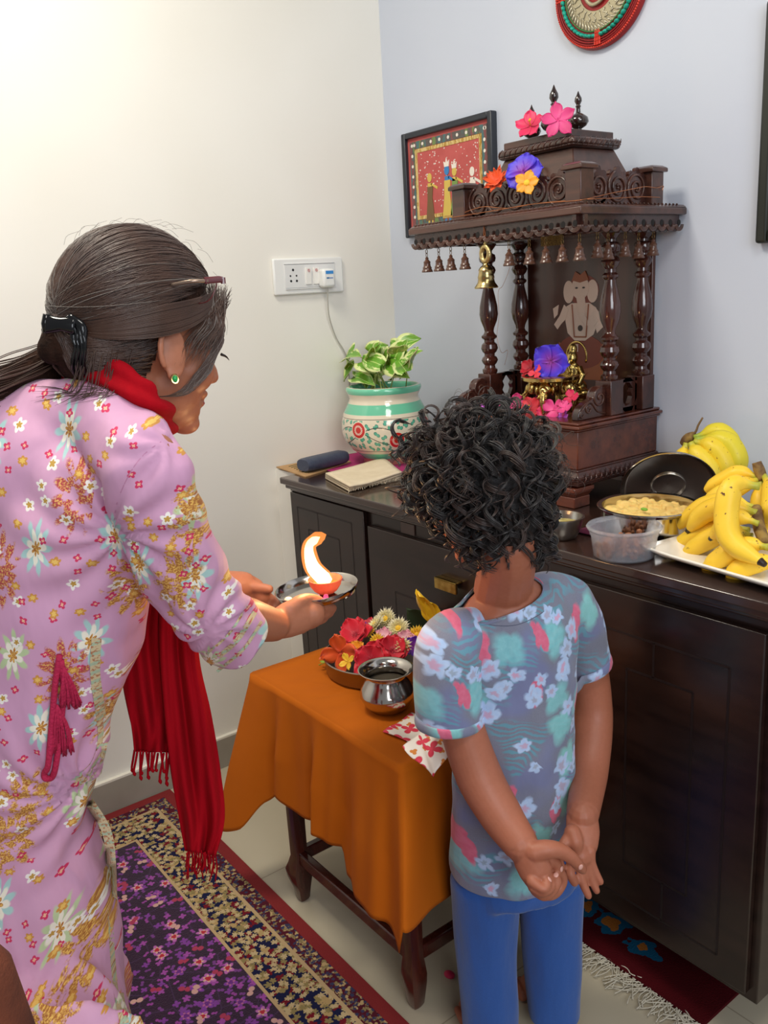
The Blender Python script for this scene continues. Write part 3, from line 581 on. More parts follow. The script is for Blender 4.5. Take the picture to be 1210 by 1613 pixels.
inl('inlay_trunk', [(-7, -40), (7, -40), (9, -22), (8, -8), (14, 0), (24, 0), (26, -6), (30, 0), (24, 9), (10, 8), (1, -2), (-3, -18)], M_iw, 6)
inl('inlay_crown', [(-14, -64), (-8, -78), (0, -72), (8, -78), (14, -64), (0, -60)], M_ib, 6)
b = MB()
for a, c in (((-14, -26), (-10, 26)), ((14, -26), (10, 26)), ((-10, 26), (10, 26))): q = gp([a, c]); b.tube([A(q[0][0], -.0202, q[0][1]), A(q[1][0], -.0202, q[1][1])], .0016, 6)
b.build('inlay_necklace', M_ib, bp)
for x in (-6, 6): inl('inlay_eye', E2(x, -52, 2.2, 1.4, 8), M_id, 7)
inl('inlay_pendant', E2(0, 12, 4, 5, 10), M_id, 5); inl('inlay_axe', [(-48, -20), (-38, -26), (-40, -10), (-46, -4)], M_iw, 3); inl('inlay_tag', [(-10, 38), (-4, 38), (-4, 50), (-10, 50)], M_iw, 4)
inl('inlay_foot', [(-12, 82), (0, 80), (12, 84), (4, 92), (-10, 90)], M_ib, 4)

# ------------------------------------------------ little hanging bells
M_cbell = wood('carved_bell', sr(50, 30, 24), sr(92, 60, 46), .3, bump=.2); M_chain = pm('chain_metal', sr(120, 96, 60), .35, 1.)
def small_bell(loc, s_, lab):
    t_ = thing('hanging_bell', lab, 'bell', loc, 'small carved bells hanging from the shrine eave')
    MB().lathe([(r*s_, z*s_-.052*s_) for r, z in ((.0125, 0), (.0135, .002), (.0118, .005), (.0102, .008), (.011, .010), (.0085, .014), (.0078, .021), (.0088, .023), (.006, .026), (.0035, .029), (.0042, .032), (.0015, .035))], 14).build('bell_body', M_cbell, t_, local=True, ang=50)
    c_ = MB()
    for k, z in enumerate((-.005, -.013)):
        z *= s_; ax = A(1, 0, 0) if k % 2 else A(0, 1, 0); c_.tube([A(0, 0, z)+ax*.003*math.cos(q)+A(0, 0, 1)*.005*math.sin(q) for q in np.linspace(0, 2*pi, 11)[:-1]], .0008, 5, closed=True)
    c_.build('chain', M_chain, t_, local=True, ang=180)
    return t_
names = ['leftmost small carved bell under the shrine eave, nearest the wall corner', 'second small carved bell from the left under the shrine eave', 'third small carved bell from the left under the shrine eave', 'fourth small carved bell from the left, just left of the brass bell', 'small carved bell just right of the brass bell under the eave', 'small carved bell second to the right of the brass bell', 'small dark bell in front of the gold trim under the eave', 'small carved bell left of the front corner of the eave', 'pale metallic bell nearest the front corner of the eave', 'carved bell beside the front right pillar capital', 'carved bell just behind the front right pillar capital', 'narrow carved bell between the two right pillars', 'brown carved bell left of the back right pillar', 'carved bell over the back right pillar at the eave']
fx = [(672, -.33), (691, -.33), (710, -.33), (732, -.33), (802, -.33), (834, -.33), (860, -.33), (886, -.33)]
b0 = small_bell((0, 0, 0), 1.0, names[0]); first = True
for i, (u, yy) in enumerate(fx):
    p = P(u, 395, y=yy); l = (p[0], yy, ZR-.012)
    if first: b0.location = l; first = False
    else: dup(b0, l, label=names[i])
for i, u in enumerate((913, 941, 958, 985, 1006, 1029)):
    p = P(u, 380, x=RX1-.02); dup(b0, (RX1-.02, p[1], ZR-.012+(.004 if i % 2 else 0)), label=names[8+i])
# brass bell on a thread
M_br = pm('brass_bell', sr(204, 184, 132), .24, 1., nz=(40, sr(168, 142, 90))); M_thr = pm('copper_thread', sr(190, 110, 60), .5)
p = P(766, 445, y=-.335)
bb = thing('brass_bell', 'brass bell with a ring handle hanging on orange thread from the eave', 'bell', (p[0], -.335, p[2]))
MB().lathe([(.0250, -.0125), (.0262, -.010), (.0235, -.006), (.0190, .000), (.0175, .008), (.0185, .010), (.0170, .016), (.0155, .024), (.0165, .026), (.0145, .030), (.0110, .034), (.0060, .037), (.0050, .040)], 32, (p[0], -.335, p[2])).build('bell_cup', M_br, bb, ang=50)
b = MB(); rc = A(p[0], -.335, p[2]+.0605)
b.tube([rc+A(.0115*math.cos(a), 0, .0155*math.sin(a)) for a in np.linspace(0, 2*pi, 25)[:-1]], .0058, 10, closed=True); b.ball(rc+A(0, 0, .022), (.004, .004, .005)); b.build('ring_handle', pm('brass_ring', sr(196, 174, 120), .35, 1., bump=(200, .6)), bb, ang=180)
b = MB(); b.tube(spline([rc+A(0, 0, .024), rc+A(.002, -.001, .04), rc+A(-.002, 0, .055), rc+A(.001, -.004, .075)], 14), .0009, 5); b.tube(spline([rc+A(.001, 0, .024), rc+A(-.002, -.002, .045), rc+A(.006, -.004, .078)], 12), .0008, 5); b.build('thread', M_thr, bb, ang=180)
# gold mesh trim behind the eave
t = NT('gold_mesh'); ch = t.n('TexVoronoi', {'Vector': t.vm('SCALE', t.obj(), sc=260.0)}); t.set(col=t.ramp(ch.outputs[0], [(.2, sr(206, 170, 100)), (.6, sr(70, 50, 30))]), metal=1., rough=.35); t.bump(ch.outputs[0], .6, .002)
p = P(868, 375, y=-.20); MB().bx((p[0]-.030, -.200, p[2]-.016), (p[0]+.030, -.196, ZR-.003)).build('gold_trim', t.m, sh)
# copper fairy wire round the crest
M_wire = pm('copper_wire', sr(200, 130, 90), .35, 1.)
wp = [(698, 345), (740, 338), (790, 330), (835, 322), (880, 318), (915, 315)]; w1 = [P(u, v, y=-.325) for u, v in wp]
w1 += [P(960, 305, x=1.015), P(1000, 297, x=1.015), P(1018, 294, x=1.013), P(1035, 296, x=1.012), P(1045, 293, x=1.010), P(1043, 300, x=1.008)]
w2 = [P(u, v, y=-.318) for u, v in ((700, 341), (722, 338), (760, 326), (800, 328), (850, 320), (895, 316))]+[P(u, v, x=1.015) for u, v in ((940, 313), (975, 312), (1010, 310), (1040, 311))]
wr = MB().tube(spline(w1, 90), .0008, 5)
fw_ = thing('string_lights', 'thin copper string light wire wound around the shrine roof', 'string lights', w1[0])
wr.build('wire', M_wire, fw_, ang=180); MB().tube(spline(w2, 80), .0008, 5).build('wire', M_wire, fw_, ang=180)
b = MB()
MB().tube(spline([P(963, 270, y=-.05), P(975, 275, y=-.04), P(990, 272, y=-.02)], 12), .0005, 4).build('wire', M_wire, fw_, ang=180)
hang = [P(806, 400, y=-.12), P(802, 425, y=-.12), P(792, 450, y=-.12), P(785, 460, y=-.12), P(786, 500, y=-.12), P(783, 530, y=-.12), P(790, 555, y=-.12), P(800, 552, y=-.12), P(795, 575, y=-.12)]
MB().tube(spline(hang, 60), .0005, 4).build('wire', M_wire, fw_, ang=180)

# ------------------------------------------------ flowers
def petal(L, W, cup=.3, ruf=0., tip=1., n=9, m=6, ph=0.):
    """petal from the origin along +x, up = z"""
    b = MB()
    def f(i, j):
        t_ = i; s_ = j*2-1; w_ = W*((.18+.82*math.sin(pi/2*min(1, t_/.62)))*math.sqrt(max(.03, 1-(max(0, t_-.6)/.4)**2)) if tip >= 1 else math.sin(pi*min(1, t_*.9+.1)**1.1)**.8)*.5
        r_ = ruf*math.sin(5*s_+ph)*t_*t_*L
        return (L*t_*(1-.12*s_*s_*t_), w_*s_, cup*L*(t_**1.6)*(1) + .25*W*s_*s_*(.3-t_*.2)+r_)
    b.grid(f, n, m); return b
def rot3(rx=0, ry=0, rz=0): return np.array(Matrix.Rotation(rz, 3, 'Z')@Matrix.Rotation(ry, 3, 'Y')@Matrix.Rotation(rx, 3, 'X'))
def fl_mat(name, c1, c2, rough=.5):
    t = NT(name); L = t.vm('LENGTH', t.obj()); f = t.sm(L, .004, .03); nz = t.noise(t.obj(), 90, 2)
    t.set(col=t.mix(f, c2, t.mix(nz, c1, tuple(x*.8 for x in c1))), rough=rough, sss=0., sheen=.2); return t.m
F_pink = fl_mat('petal_hot_pink', sr(232, 34, 96), sr(200, 16, 70)); F_mag = fl_mat('petal_magenta', sr(206, 24, 110), sr(230, 70, 140)); F_red = fl_mat('petal_red', sr(226, 26, 50), sr(170, 10, 40)); F_coral = fl_mat('petal_coral', sr(240, 66, 96), sr(220, 40, 60))
F_blue = fl_mat('petal_violet_blue', sr(70, 44, 214), sr(140, 40, 150)); F_org = fl_mat('petal_orange', sr(240, 92, 20), sr(220, 70, 10)); F_yel = fl_mat('petal_yellow', sr(244, 172, 20), sr(230, 140, 10)); F_wht = fl_mat('petal_white', sr(240, 232, 212), sr(228, 214, 120)); F_lil = fl_mat('petal_lilac', sr(226, 120, 230), sr(210, 90, 220)); F_lpk = fl_mat('petal_light_pink', sr(240, 130, 160), sr(240, 190, 200)); F_ydk = fl_mat('petal_lemon', sr(244, 204, 40), sr(232, 176, 20))
M_yc = pm('flower_centre', sr(236, 190, 50), .7); M_stem = pm('flower_stem', sr(110, 140, 50), .6); M_leaf = pm('flower_leaf', sr(44, 60, 34), .5)
def flower(name, label, cat, loc, R, fmat, npet=5, wid=.9, cup=.25, ruf=.06, face=(0, 0, 1), roll=0., group=None, centre='pistil', seed=1, layers=1, tip=1.):
    g = random.Random(seed); t_ = thing(name, label, cat, loc, group)
    face = unit(face); M = frameM(np.cross((.3, .9, .1), face) if abs(face[1]) < .9 else np.cross((1, 0, 0), face), face)
    Q = M@rot3(0, 0, roll)
    for l in range(layers):
        for k in range(npet):
            a = 2*pi*(k+.5*l)/npet+g.uniform(-.08, .08); Rk = R*(1-.22*l)*g.uniform(.92, 1.06)
            b = petal(Rk, R*wid, (cup+.35*l)*g.uniform(.7, 1.3), ruf, tip, ph=g.uniform(0, 6)); b.v = [v@rot3(g.uniform(-.15, .15), 0, a).T@Q.T for v in b.v]
            b.build('petal', fmat, t_, ang=180, solid=.0006, local=True)
    if centre == 'pistil':
        pt = [Q@A(0, 0, 0), Q@A(R*.1, R*.05, R*.35), Q@A(R*.2, R*.1, R*.6)]; b = MB().tube(spline(pt, 8), R*.03, 6)
        for k in range(9): b.ball(pt[2]+Q@A(g.uniform(-1, 1), g.uniform(-1, 1), g.uniform(-1.5, 0))*R*.09, R*.035, seg=6, rings=4)
        b.build('pistil', M_yc, t_, ang=180, local=True)
    elif centre == 'disc': MB().ball((0, 0, 0), (R*.25, R*.25, R*.14), M=Q, seg=12, rings=6).build('centre', M_yc, t_, ang=180, local=True)
    return t_
def trumpet(name, label, loc, R, fmat, face, seed=1, group=None, depth=.5):
    g = random.Random(seed); t_ = thing(name, label, 'flower', loc, group); Q = frameM(np.cross((.3, .9, .1), unit(face)), unit(face)); b = MB(); ph = g.uniform(0, 6)
    def f(i, j):
        a = 2*pi*j; r = R*(.08+.92*i**1.3)*(1+.12*i*math.cos(5*a+ph)); z = R*depth*(math.sqrt(i)-1)+R*.14*i*i*math.sin(5*a*2+ph)*.6; return Q@A(r*math.cos(a), r*math.sin(a), z)
    b.grid(f, 8, 50); b.build('corolla', fmat, t_, ang=180, solid=.0005, local=True)
    MB().ball(Q@A(0, 0, -R*depth*.6), (R*.12, R*.12, R*.3), M=Q, seg=10, rings=6).build('stamen', M_wh, t_, ang=180, local=True); return t_
def mum(name, label, loc, R, fmat, face=(0, 0, 1), seed=1, group=None, n=26):
    g = random.Random(seed); t_ = thing(name, label, 'flower', loc, group); Q = frameM(np.cross((.3, .9, .1), unit(face)), unit(face)); b = MB()
    for l in range(4):
        for k in range(n-4*l):
            a = 2*pi*k/(n-4*l)+g.uniform(-.06, .06); pq = petal(R*(1-.2*l)*g.uniform(.9, 1.05), R*.22, .1+.28*l+g.uniform(-.06, .06), 0, .5, 5, 2); pq.v = [v@rot3(0, 0, a).T@Q.T for v in pq.v]; b.add(pq.v[0], pq.f)
    b.build('petals', fmat, t_, ang=180, solid=.0005, local=True); MB().ball(Q@A(0, 0, R*.12), (R*.2, R*.2, R*.14), M=Q, seg=10, rings=6).build('centre', M_yc, t_, ang=180, local=True); return t_
CF = -FWD                                                     # roughly towards the room
def pf(u, v, y): return P(u, v, y=y)
gt = 'hibiscus flowers laid around the shrine'
flower('hibiscus_flower', 'hot pink hibiscus hooked on the left finial of the shrine top', 'flower', pf(836, 198, -.235), .036, F_pink, face=(.2, -.8, .5), seed=3, wid=.8, cup=.2)
flower('plumeria_flower', 'deep pink five-petalled flower in front of the tallest finial', 'flower', pf(879, 189, -.235), .042, F_mag, face=(.5, -.8, .25), seed=5, wid=.62, cup=.05, ruf=.02, centre='none', roll=.4)
flower('ixora_cluster', 'orange ragged blossom on the roof crest at the left of the blue flower', 'flower', pf(783, 285, -.325), .032, F_org, npet=8, wid=.42, face=(.3, -.8, .5), seed=7, layers=2, centre='none', tip=.5)
flower('thunbergia_flower', 'violet blue flower lying on the roof crest of the shrine', 'flower', pf(824, 272, -.325), .042, F_blue, face=(.35, -.85, .3), seed=8, wid=1.2, cup=.05, ruf=.05, centre='none')
flower('cosmos_flower', 'golden yellow flower tucked below the violet one on the crest', 'flower', pf(830, 288, -.345), .028, F_yel, face=(.4, -.85, .3), seed=11, wid=.75, cup=.05, ruf=.05, centre='disc')
# brass pedestal with elephant-head legs
M_bs = pm('polished_brass', sr(214, 184, 118), .16, 1.); M_bsd = pm('brass_cast', sr(190, 162, 98), .25, 1., bump=(90, .4, .003))
pc0 = P(867, 592, y=-.19); px_, py_, pz_ = pc0[0], -.19, pc0[2]
pd = thing('brass_pedestal', 'round brass pedestal on elephant-head legs inside the shrine', 'pedestal', (px_, py_, ZB))
MB().lathe([(0, pz_-.010), (.058, pz_-.010), (.066, pz_-.007), (.067, pz_), (.065, pz_+.001), (0, pz_+.001)], 48, (px_, py_, 0)).build('tray', M_bs, pd)
for k in range(4):
    a = pi/4+k*pi/2-.35; d = A(math.cos(a), math.sin(a), 0); c = A(px_, py_, 0)+d*.040; zt = pz_-.010
    b = MB(); b.ball(c+A(0, 0, zt-.016), (.016, .014, .017)); b.ball(c+d*.010+A(0, 0, zt-.020), (.011, .011, .012))
    b.tube(spline([c+d*.012+A(0, 0, zt-.022), c+d*.020+A(0, 0, zt-.040), c+d*.016+A(0, 0, ZB+.018-0), c+d*.014+A(0, 0, ZB+.002)], 14), np.linspace(.0085, .0045, 14), 10)
    lg = b.build('elephant_head_leg', M_bsd, pd, ang=180)
    s_ = np.cross(d, (0, 0, 1))
    for q in (-1, 1):
        MB().ball(c-d*.002+s_*.017*q+A(0, 0, zt-.018), (.010, .004, .013), M=frameM(d+s_*q*.5, (0, 0, 1))).build('ear', M_bsd, lg, ang=180)
        MB().tube(spline([c+d*.016+s_*.008*q+A(0, 0, zt-.026), c+d*.024+s_*.010*q+A(0, 0, zt-.034), c+d*.030+s_*.009*q+A(0, 0, zt-.032)], 7), np.linspace(.0028, .001, 7), 6).build('tusk', M_bsd, lg, ang=180)
# brass seated idol behind the pedestal
q0 = P(905, 600, y=-.10); il = thing('brass_idol', 'small brass figure seated behind the pedestal in the shrine', 'idol', (q0[0], -.10, ZB))
b = MB(); X, Y = q0[0], -.10
for c, r in (((X, Y, ZB+.020), (.040, .028, .020)), ((X, Y, ZB+.048), (.034, .024, .022)), ((X-.004, Y, ZB+.080), (.022, .016, .026)), ((X-.004, Y-.004, ZB+.116), (.014, .014, .017)), ((X-.004, Y, ZB+.136), (.010, .010, .014)), ((X-.032, Y-.01, ZB+.036), (.020, .018, .012)), ((X+.032, Y-.01, ZB+.036), (.020, .018, .012))): b.ball(c, r)
b.tube([A(X-.022, Y, ZB+.095), A(X-.036, Y-.008, ZB+.075), A(X-.026, Y-.018, ZB+.056)], .007, 8); b.tube([A(X+.016, Y, ZB+.095), A(X+.032, Y-.008, ZB+.078), A(X+.026, Y-.018, ZB+.056)], .007, 8); b.tube([A(X-.004, Y-.014, ZB+.112), A(X-.004, Y-.020, ZB+.096), A(X+.004, Y-.020, ZB+.084)], [.006, .005, .003], 8)
remesh(b, .0025, 2).build('body', M_bsd, il, ang=180)
MB().tube([A(X-.004+.030*math.cos(a), Y+.012, ZB+.118+.034*math.sin(a)) for a in np.linspace(-.4, pi+.4, 20)], .003, 6, flat=.5).build('halo_arch', M_bsd, il, ang=180)
flower('hibiscus_flower', 'bright red ruffled flower on the left of the brass pedestal tray', 'flower', A(px_-.045, py_-.020, pz_+.016), .026, F_red, face=(-.1, -.7, .6), seed=13, layers=2, ruf=.12, centre='none')
flower('bougainvillea_bract', 'pink papery bloom beside the red one on the brass tray', 'flower', A(px_-.012, py_-.035, pz_+.010), .019, F_coral, npet=3, face=(.2, -.8, .6), seed=14, centre='none')
flower('thunbergia_flower', 'large violet blue flower standing on the brass pedestal tray', 'flower', A(px_+.012, py_-.012, pz_+.034), .044, F_blue, face=(.45, -.85, .1), seed=15, wid=1.1, cup=.08, ruf=.08, centre='none')
# pile of pink blossoms on the base
g = random.Random(21)
spots = [(745, 638, F_coral, .030, 'coral pink hibiscus at the left end of the blossoms on the shrine base', 'hibiscus_flower', 5), (733, 632, F_pink, .022, 'hot pink petals beside the left scroll of the shrine base', 'bougainvillea_bract', 3), (762, 643, F_lil, .013, 'tiny lilac petal beside the left coral hibiscus', 'petal_cluster', 3), (800, 640, F_mag, .026, 'magenta blossom pile at the left of the pedestal foot', 'bougainvillea_bract', 3), (815, 634, F_mag, .024, 'magenta bract leaning up beside the pedestal leg', 'bougainvillea_bract', 3), (835, 645, F_red, .034, 'large coral red hibiscus in the middle of the blossom pile', 'hibiscus_flower', 5), (852, 640, F_mag, .026, 'magenta bract just right of the large coral hibiscus', 'bougainvillea_bract', 3), (862, 650, F_pink, .024, 'pink bract low in the front of the blossom pile', 'bougainvillea_bract', 3), (873, 645, F_mag, .028, 'magenta bract in the right half of the blossom pile', 'bougainvillea_bract', 3), (880, 656, F_mag, .020, 'dark magenta bract at the front edge of the pile', 'bougainvillea_bract', 3), (890, 643, F_mag, .022, 'magenta bract beside the right scroll bracket', 'bougainvillea_bract', 3), (900, 626, F_pink, .020, 'upright pink petal leaning on the right scroll bracket', 'bougainvillea_bract', 3), (888, 664, F_lil, .016, 'lilac petal lying at the front edge of the shrine base', 'petal_cluster', 3)]
for i, (u, v, fm, R, lb, nm, n) in enumerate(spots):
    y_ = -.235 if v > 640 else -.205; p = P(u, v, y=y_); p[2] = max(p[2], ZB+R*.28)
    flower(nm, lb, 'flower', p, R, fm, npet=n, wid=.85 if n == 5 else 1.05, face=(g.uniform(-.1, .6), -.75, g.uniform(.3, .9)), roll=g.uniform(0, 6), seed=30+i, centre='pistil' if n == 5 else 'none', ruf=.08, cup=.35 if n == 3 else .15)
# ================================================================= POT PLANT
t = NT('painted_pot'); x, y, z = t.xyz(t.obj()); ang = t.ma('ARCTAN2', y, x)
uvp = t.comb(t.ma('MULTIPLY', ang, .125), z, 0.)
cream, grn = sr(226, 214, 190), sr(110, 196, 160)
def band(a, b): return t.ma('MULTIPLY', t.ma('GREATER_THAN', z, a), t.ma('LESS_THAN', z, b))
c = cream
wav = t.ma('MULTIPLY', t.ma('SINE', t.ma('MULTIPLY', ang, 3.0)), .022)
body = band(.052, .138)
lf = t.comb(t.ma('MULTIPLY', ang, .125), t.ma('SUBTRACT', z, t.ma('MULTIPLY', wav, .5)), 0.)
mk, q, _ = motif(t, lf, 46, 2, .42, .7, .92, 2.2, .5); mk = t.ma('MULTIPLY', mk, body); c = t.mix(mk, c, sr(92, 176, 148)); c = t.mix(t.ma('MULTIPLY', mk, t.ma('GREATER_THAN', q, .78)), c, sr(50, 120, 100))
for s1, ph in ((1, 0.), (-1, .9)):
    dd = t.ma('ABSOLUTE', t.ma('SUBTRACT', z, t.ma('ADD', t.ma('MULTIPLY', t.ma('SINE', t.ma('ADD', t.ma('MULTIPLY', ang, 3.0), ph)), .024*s1), .095))); c = t.mix(t.ma('MULTIPLY', body, t.ma('LESS_THAN', dd, .0011)), c, sr(30, 30, 34))
# red flowers alternate high and low round the belly
f3 = t.ma('SUBTRACT', t.ma('FRACT', t.ma('ADD', t.ma('MULTIPLY', ang, 7/(2*pi)), .95)), .5); dx = t.ma('MULTIPLY', f3, .125*2*pi/7)
cell = t.ma('FLOOR', t.ma('ADD', t.ma('MULTIPLY', ang, 7/(2*pi)), .95)); par = t.ma('MODULO', t.ma('ADD', cell, 20.0), 2.0)
dz = t.ma('SUBTRACT', z, t.ma('ADD', t.ma('MULTIPLY', par, .030), .082)); rr_ = t.vm('LENGTH', t.comb(dx, dz))
c = t.mix(t.ma('LESS_THAN', rr_, .0245), c, cream); c = t.mix(t.ma('MULTIPLY', t.ma('LESS_THAN', rr_, .0215), t.ma('GREATER_THAN', rr_, 0.)), c, sr(200, 36, 30))
aa = t.ma('GREATER_THAN', t.ma('SINE', t.ma('MULTIPLY', t.ma('ARCTAN2', dz, dx), 18.0)), -.2)
c = t.mix(t.ma('MULTIPLY', aa, t.ma('MULTIPLY', t.ma('LESS_THAN', rr_, .014), t.ma('GREATER_THAN', rr_, .0085))), c, sr(238, 226, 206))
for a_, b_, cc_ in ((.0, .022, sr(176, 110, 96)), (.022, .040, grn), (.0485, .0500, sr(30, 30, 34)), (.1400, .1414, sr(30, 30, 34)), (.152, .178, grn), (.205, .222, grn)): c = t.mix(band(a_, b_), c, cc_)
t.set(col=c, rough=.12, coat=.6, spec=.5); M_pot = t.m
pl = thing('potted_plant', 'variegated money plant in a cream and green hand-painted pot', 'potted plant', (.205, -.215, T))
pz = [(0, 0), (.066, 0), (.070, .006), (.068, .016), (.072, .024), (.098, .045), (.118, .070), (.126, .098), (.125, .125), (.118, .150), (.106, .172), (.100, .184), (.098, .192), (.104, .204), (.108, .214), (.106, .221), (.099, .223), (.094, .218), (.090, .200), (0, .198)]
MB().lathe(pz, 64, (.205, -.215, T)).build('pot', M_pot, pl, ang=60)
MB().lathe([(0, .205), (.05, .207), (.091, .202)], 32, (.205, -.215, T)).build('soil', pm('soil', sr(70, 46, 32), .95, bump=(120, 1., .006)), pl)
t = NT('variegated_leaf'); v = t.attr(); lx, ly, _ = t.xyz(v); nz = t.noise(v, 3.2, 3); ed = t.ma('ADD', t.ma('ABSOLUTE', ly), t.ma('MULTIPLY', t.ma('SUBTRACT', nz, .5), 1.9))
c = t.mix(t.sm(ed, .62, .80), t.mix(t.noise(v, 5, 2), sr(76, 142, 36), sr(130, 180, 60)), sr(226, 232, 160)); c = t.mix(t.ma('LESS_THAN', t.ma('ABSOLUTE', ly), .04), c, sr(190, 214, 120)); t.set(col=c, rough=.35, spec=.4, sss=.1, ssss=.01); M_pothos = t.m
M_vine = pm('vine_stem', sr(160, 176, 90), .5)
gl_ = random.Random(12)
def leaf(base, tip, W, up, par):
    base = A(*base); tip = A(*tip); L = np.linalg.norm(tip-base); Q = frameM(tip-base, up); b = MB(); n, m = 9, 6; uv = []
    fold = gl_.uniform(.15, .45); bend = gl_.uniform(.05, .3)
    for i in range(n+1):
        for j in range(m+1):
            t_ = i/n; s_ = j/m*2-1; w_ = W*.5*(math.sin(pi*min(1., (t_*.94+.06))**.62))**.75*(1 if t_ < .75 else 1-.35*(t_-.75)/.25)
            b_ = base+Q@A(L*t_-.12*L*(1-t_)**3*abs(s_)*1.2, w_*s_, abs(s_)*w_*fold-bend*L*t_*t_+.03*L*math.sin(7*t_+3*s_)); uv.append((t_, s_, len(par.children)*.37)); b.v.append(b_[None])
    b.v = [np.vstack(b.v)]; b.n = len(b.v[0]); b.f = [(i*(m+1)+j, (i+1)*(m+1)+j, (i+1)*(m+1)+j+1, i*(m+1)+j+1) for i in range(n) for j in range(m)]; b.m = [0]*len(b.f)
    o = b.build('leaf', M_pothos, par, ang=180, solid=.0006); setattr_uv(o, lambda co: np.array(uv)); return o
lv = [(556, 552, 535, 580), (558, 575, 540, 600), (590, 560, 552, 588), (600, 575, 565, 560), (575, 600, 548, 590), (585, 590, 580, 602), (596, 566, 620, 592), (612, 556, 600, 575), (590, 548, 578, 570), (625, 556, 630, 540), (615, 545, 640, 560), (628, 580, 610, 596), (640, 585, 622, 560), (622, 565, 636, 535), (632, 545, 652, 535), (655, 560, 642, 575), (640, 570, 660, 548), (600, 545, 592, 560), (560, 595, 588, 602), (570, 570, 590, 585), (605, 590, 585, 600), (635, 590, 645, 570), (545, 565, 562, 552), (614, 574, 640, 592), (582, 555, 600, 545), (650, 572, 655, 545), (567, 582, 590, 596), (630, 560, 612, 548)]
for i, (u0, v0, u1, v1) in enumerate(lv):
    d = -.215+gl_.uniform(-.07, .05); bs = P(u0, v0, y=d); tp = P(u1, v1, y=d+gl_.uniform(-.03, .03))
    if np.linalg.norm(tp-bs) < .055: tp = bs+unit(tp-bs)*.058
    leaf(bs, tp, gl_.uniform(.048, .062), (gl_.uniform(-.2, .7), gl_.uniform(-1, -.4), gl_.uniform(.4, 1.1)), pl)
    r0 = A(.205+gl_.uniform(-.05, .05), -.215+gl_.uniform(-.05, .05), T+.203)
    if i % 2 == 0: MB().tube(spline([r0, (r0+bs)/2+A(gl_.uniform(-.01, .01), 0, .012), bs], 10), .0016, 6).build('stem', M_vine, pl, ang=180)

# ================================================================= ON THE WORKTOP, LEFT
M_cardb = pm('brown_card', sr(190, 150, 104), .8, nz=(40, sr(180, 140, 94)))
def slab(name, pts, z, h, m, **k):
    b = MB(); b.poly([(p[0], p[1]) for p in pts], (0, 0, z), (1, 0, 0), (0, 1, 0), h); return b.build(name, m, **k)
cdp = thing('cardboard_sheet', 'flat brown printed card bridging the worktop and the left wall', 'cardboard', (.1, -.35, T))
q = [P(430, 734, z=T+.003), P(481, 751, z=T+.003), P(553, 727, z=T+.003), P(512, 703, z=T+.003)]; q = [A(max(p[0], .006), p[1], 0) for p in q]; q[3][0] = .008; q[3][1] = -.28
slab('card', q, T+.0005, .003, M_cardb, parent=cdp)
pr = MB()
for k in range(7):
    a = P(455+k*4, 735+k*1.6, z=T+.004); b_ = P(478+k*4, 729+k*1.6, z=T+.004); pr.tube([a, b_], .0014, 4, flat=.3)
pr.build('printed_lines', pm('print_green', sr(120, 120, 80), .8), cdp)
M_mag = pm('magenta_cloth', sr(176, 44, 110), .85, bump=(300, .3)); M_magd = pm('magenta_cloth_dark', sr(96, 14, 56), .9)
b = MB(); g = random.Random(2)
def mc(i, j): return (.02+.34*i, -.40+.30*j, T+.0015+.0012*math.sin(9*i+4*j)+.0004)
b.grid(mc, 20, 20); b.build('pink_cloth', M_mag, label='magenta cloth spread under the painted pot', cat='cloth', ang=180, solid=.001)
cs = thing('spectacle_case', 'dark blue grey spectacle case lying on the brown card', 'case', (.1, -.35, T+.004))
a = P(477, 733, z=T+.025); b_ = P(541, 718, z=T+.025); ax_ = unit(A(b_[0]-a[0], b_[1]-a[1], 0)); sd = A(-ax_[1], ax_[0], 0)
b = MB(); L_ = np.linalg.norm((b_-a)[:2]); n = 16
for i in range(n+1):
    t_ = i/n; e_ = (1-abs(2*t_-1)**6)**.5*.16+.84 if 0 < t_ < 1 else .84
    for k in range(14):
        q_ = 2*pi*k/14; cx2 = math.copysign(abs(math.cos(q_))**.7, math.cos(q_))*.030*e_; cz2 = math.copysign(abs(math.sin(q_))**.7, math.sin(q_))*.019*e_
        b.v.append((A(a[0], a[1], T+.0245)+ax_*L_*t_+sd*cx2+A(0, 0, cz2))[None])
b.v = [np.vstack(b.v)]; b.n = len(b.v[0]); b.f = [(i*14+k, i*14+(k+1) % 14, (i+1)*14+(k+1) % 14, (i+1)*14+k) for i in range(n) for k in range(14)]+[tuple(range(14)), tuple(n*14+k for k in range(14))]; b.m = [0]*len(b.f)
b.build('shell', pm('case_leather', sr(58, 64, 84), .5, nz=(50, sr(66, 74, 92)), bump=(200, .3)), cs, ang=50)
M_nap = pm('cream_cotton', sr(228, 212, 184), .9, nz=(30, sr(218, 200, 170)), bump=(350, .4))
fc = thing('folded_cloth', 'folded cream cloth with fringed edge on the worktop front', 'cloth', (.3, -.4, T))
q = [P(512, 748, z=T+.012), P(550, 771, z=T+.008), P(632, 748, z=T+.012), P(600, 725, z=T+.014)]
def layer(z0_, k):
    def f(i, j):
        p = (q[0]*(1-i)+q[3]*i)*(1-j)+(q[1]*(1-i)+q[2]*i)*j; return (p[0]+.004*k, p[1]-.002*k, z0_+.003*math.sin(5*i+k)*j+.005*math.exp(-((i-1)**2+(j-.3)**2)*8)*k/2)
    return f
for k in range(4): MB().grid(layer(T+.0035+.0048*k, k), 14, 12).build('fold', M_nap, fc, ang=180, solid=.004)
fr = MB()
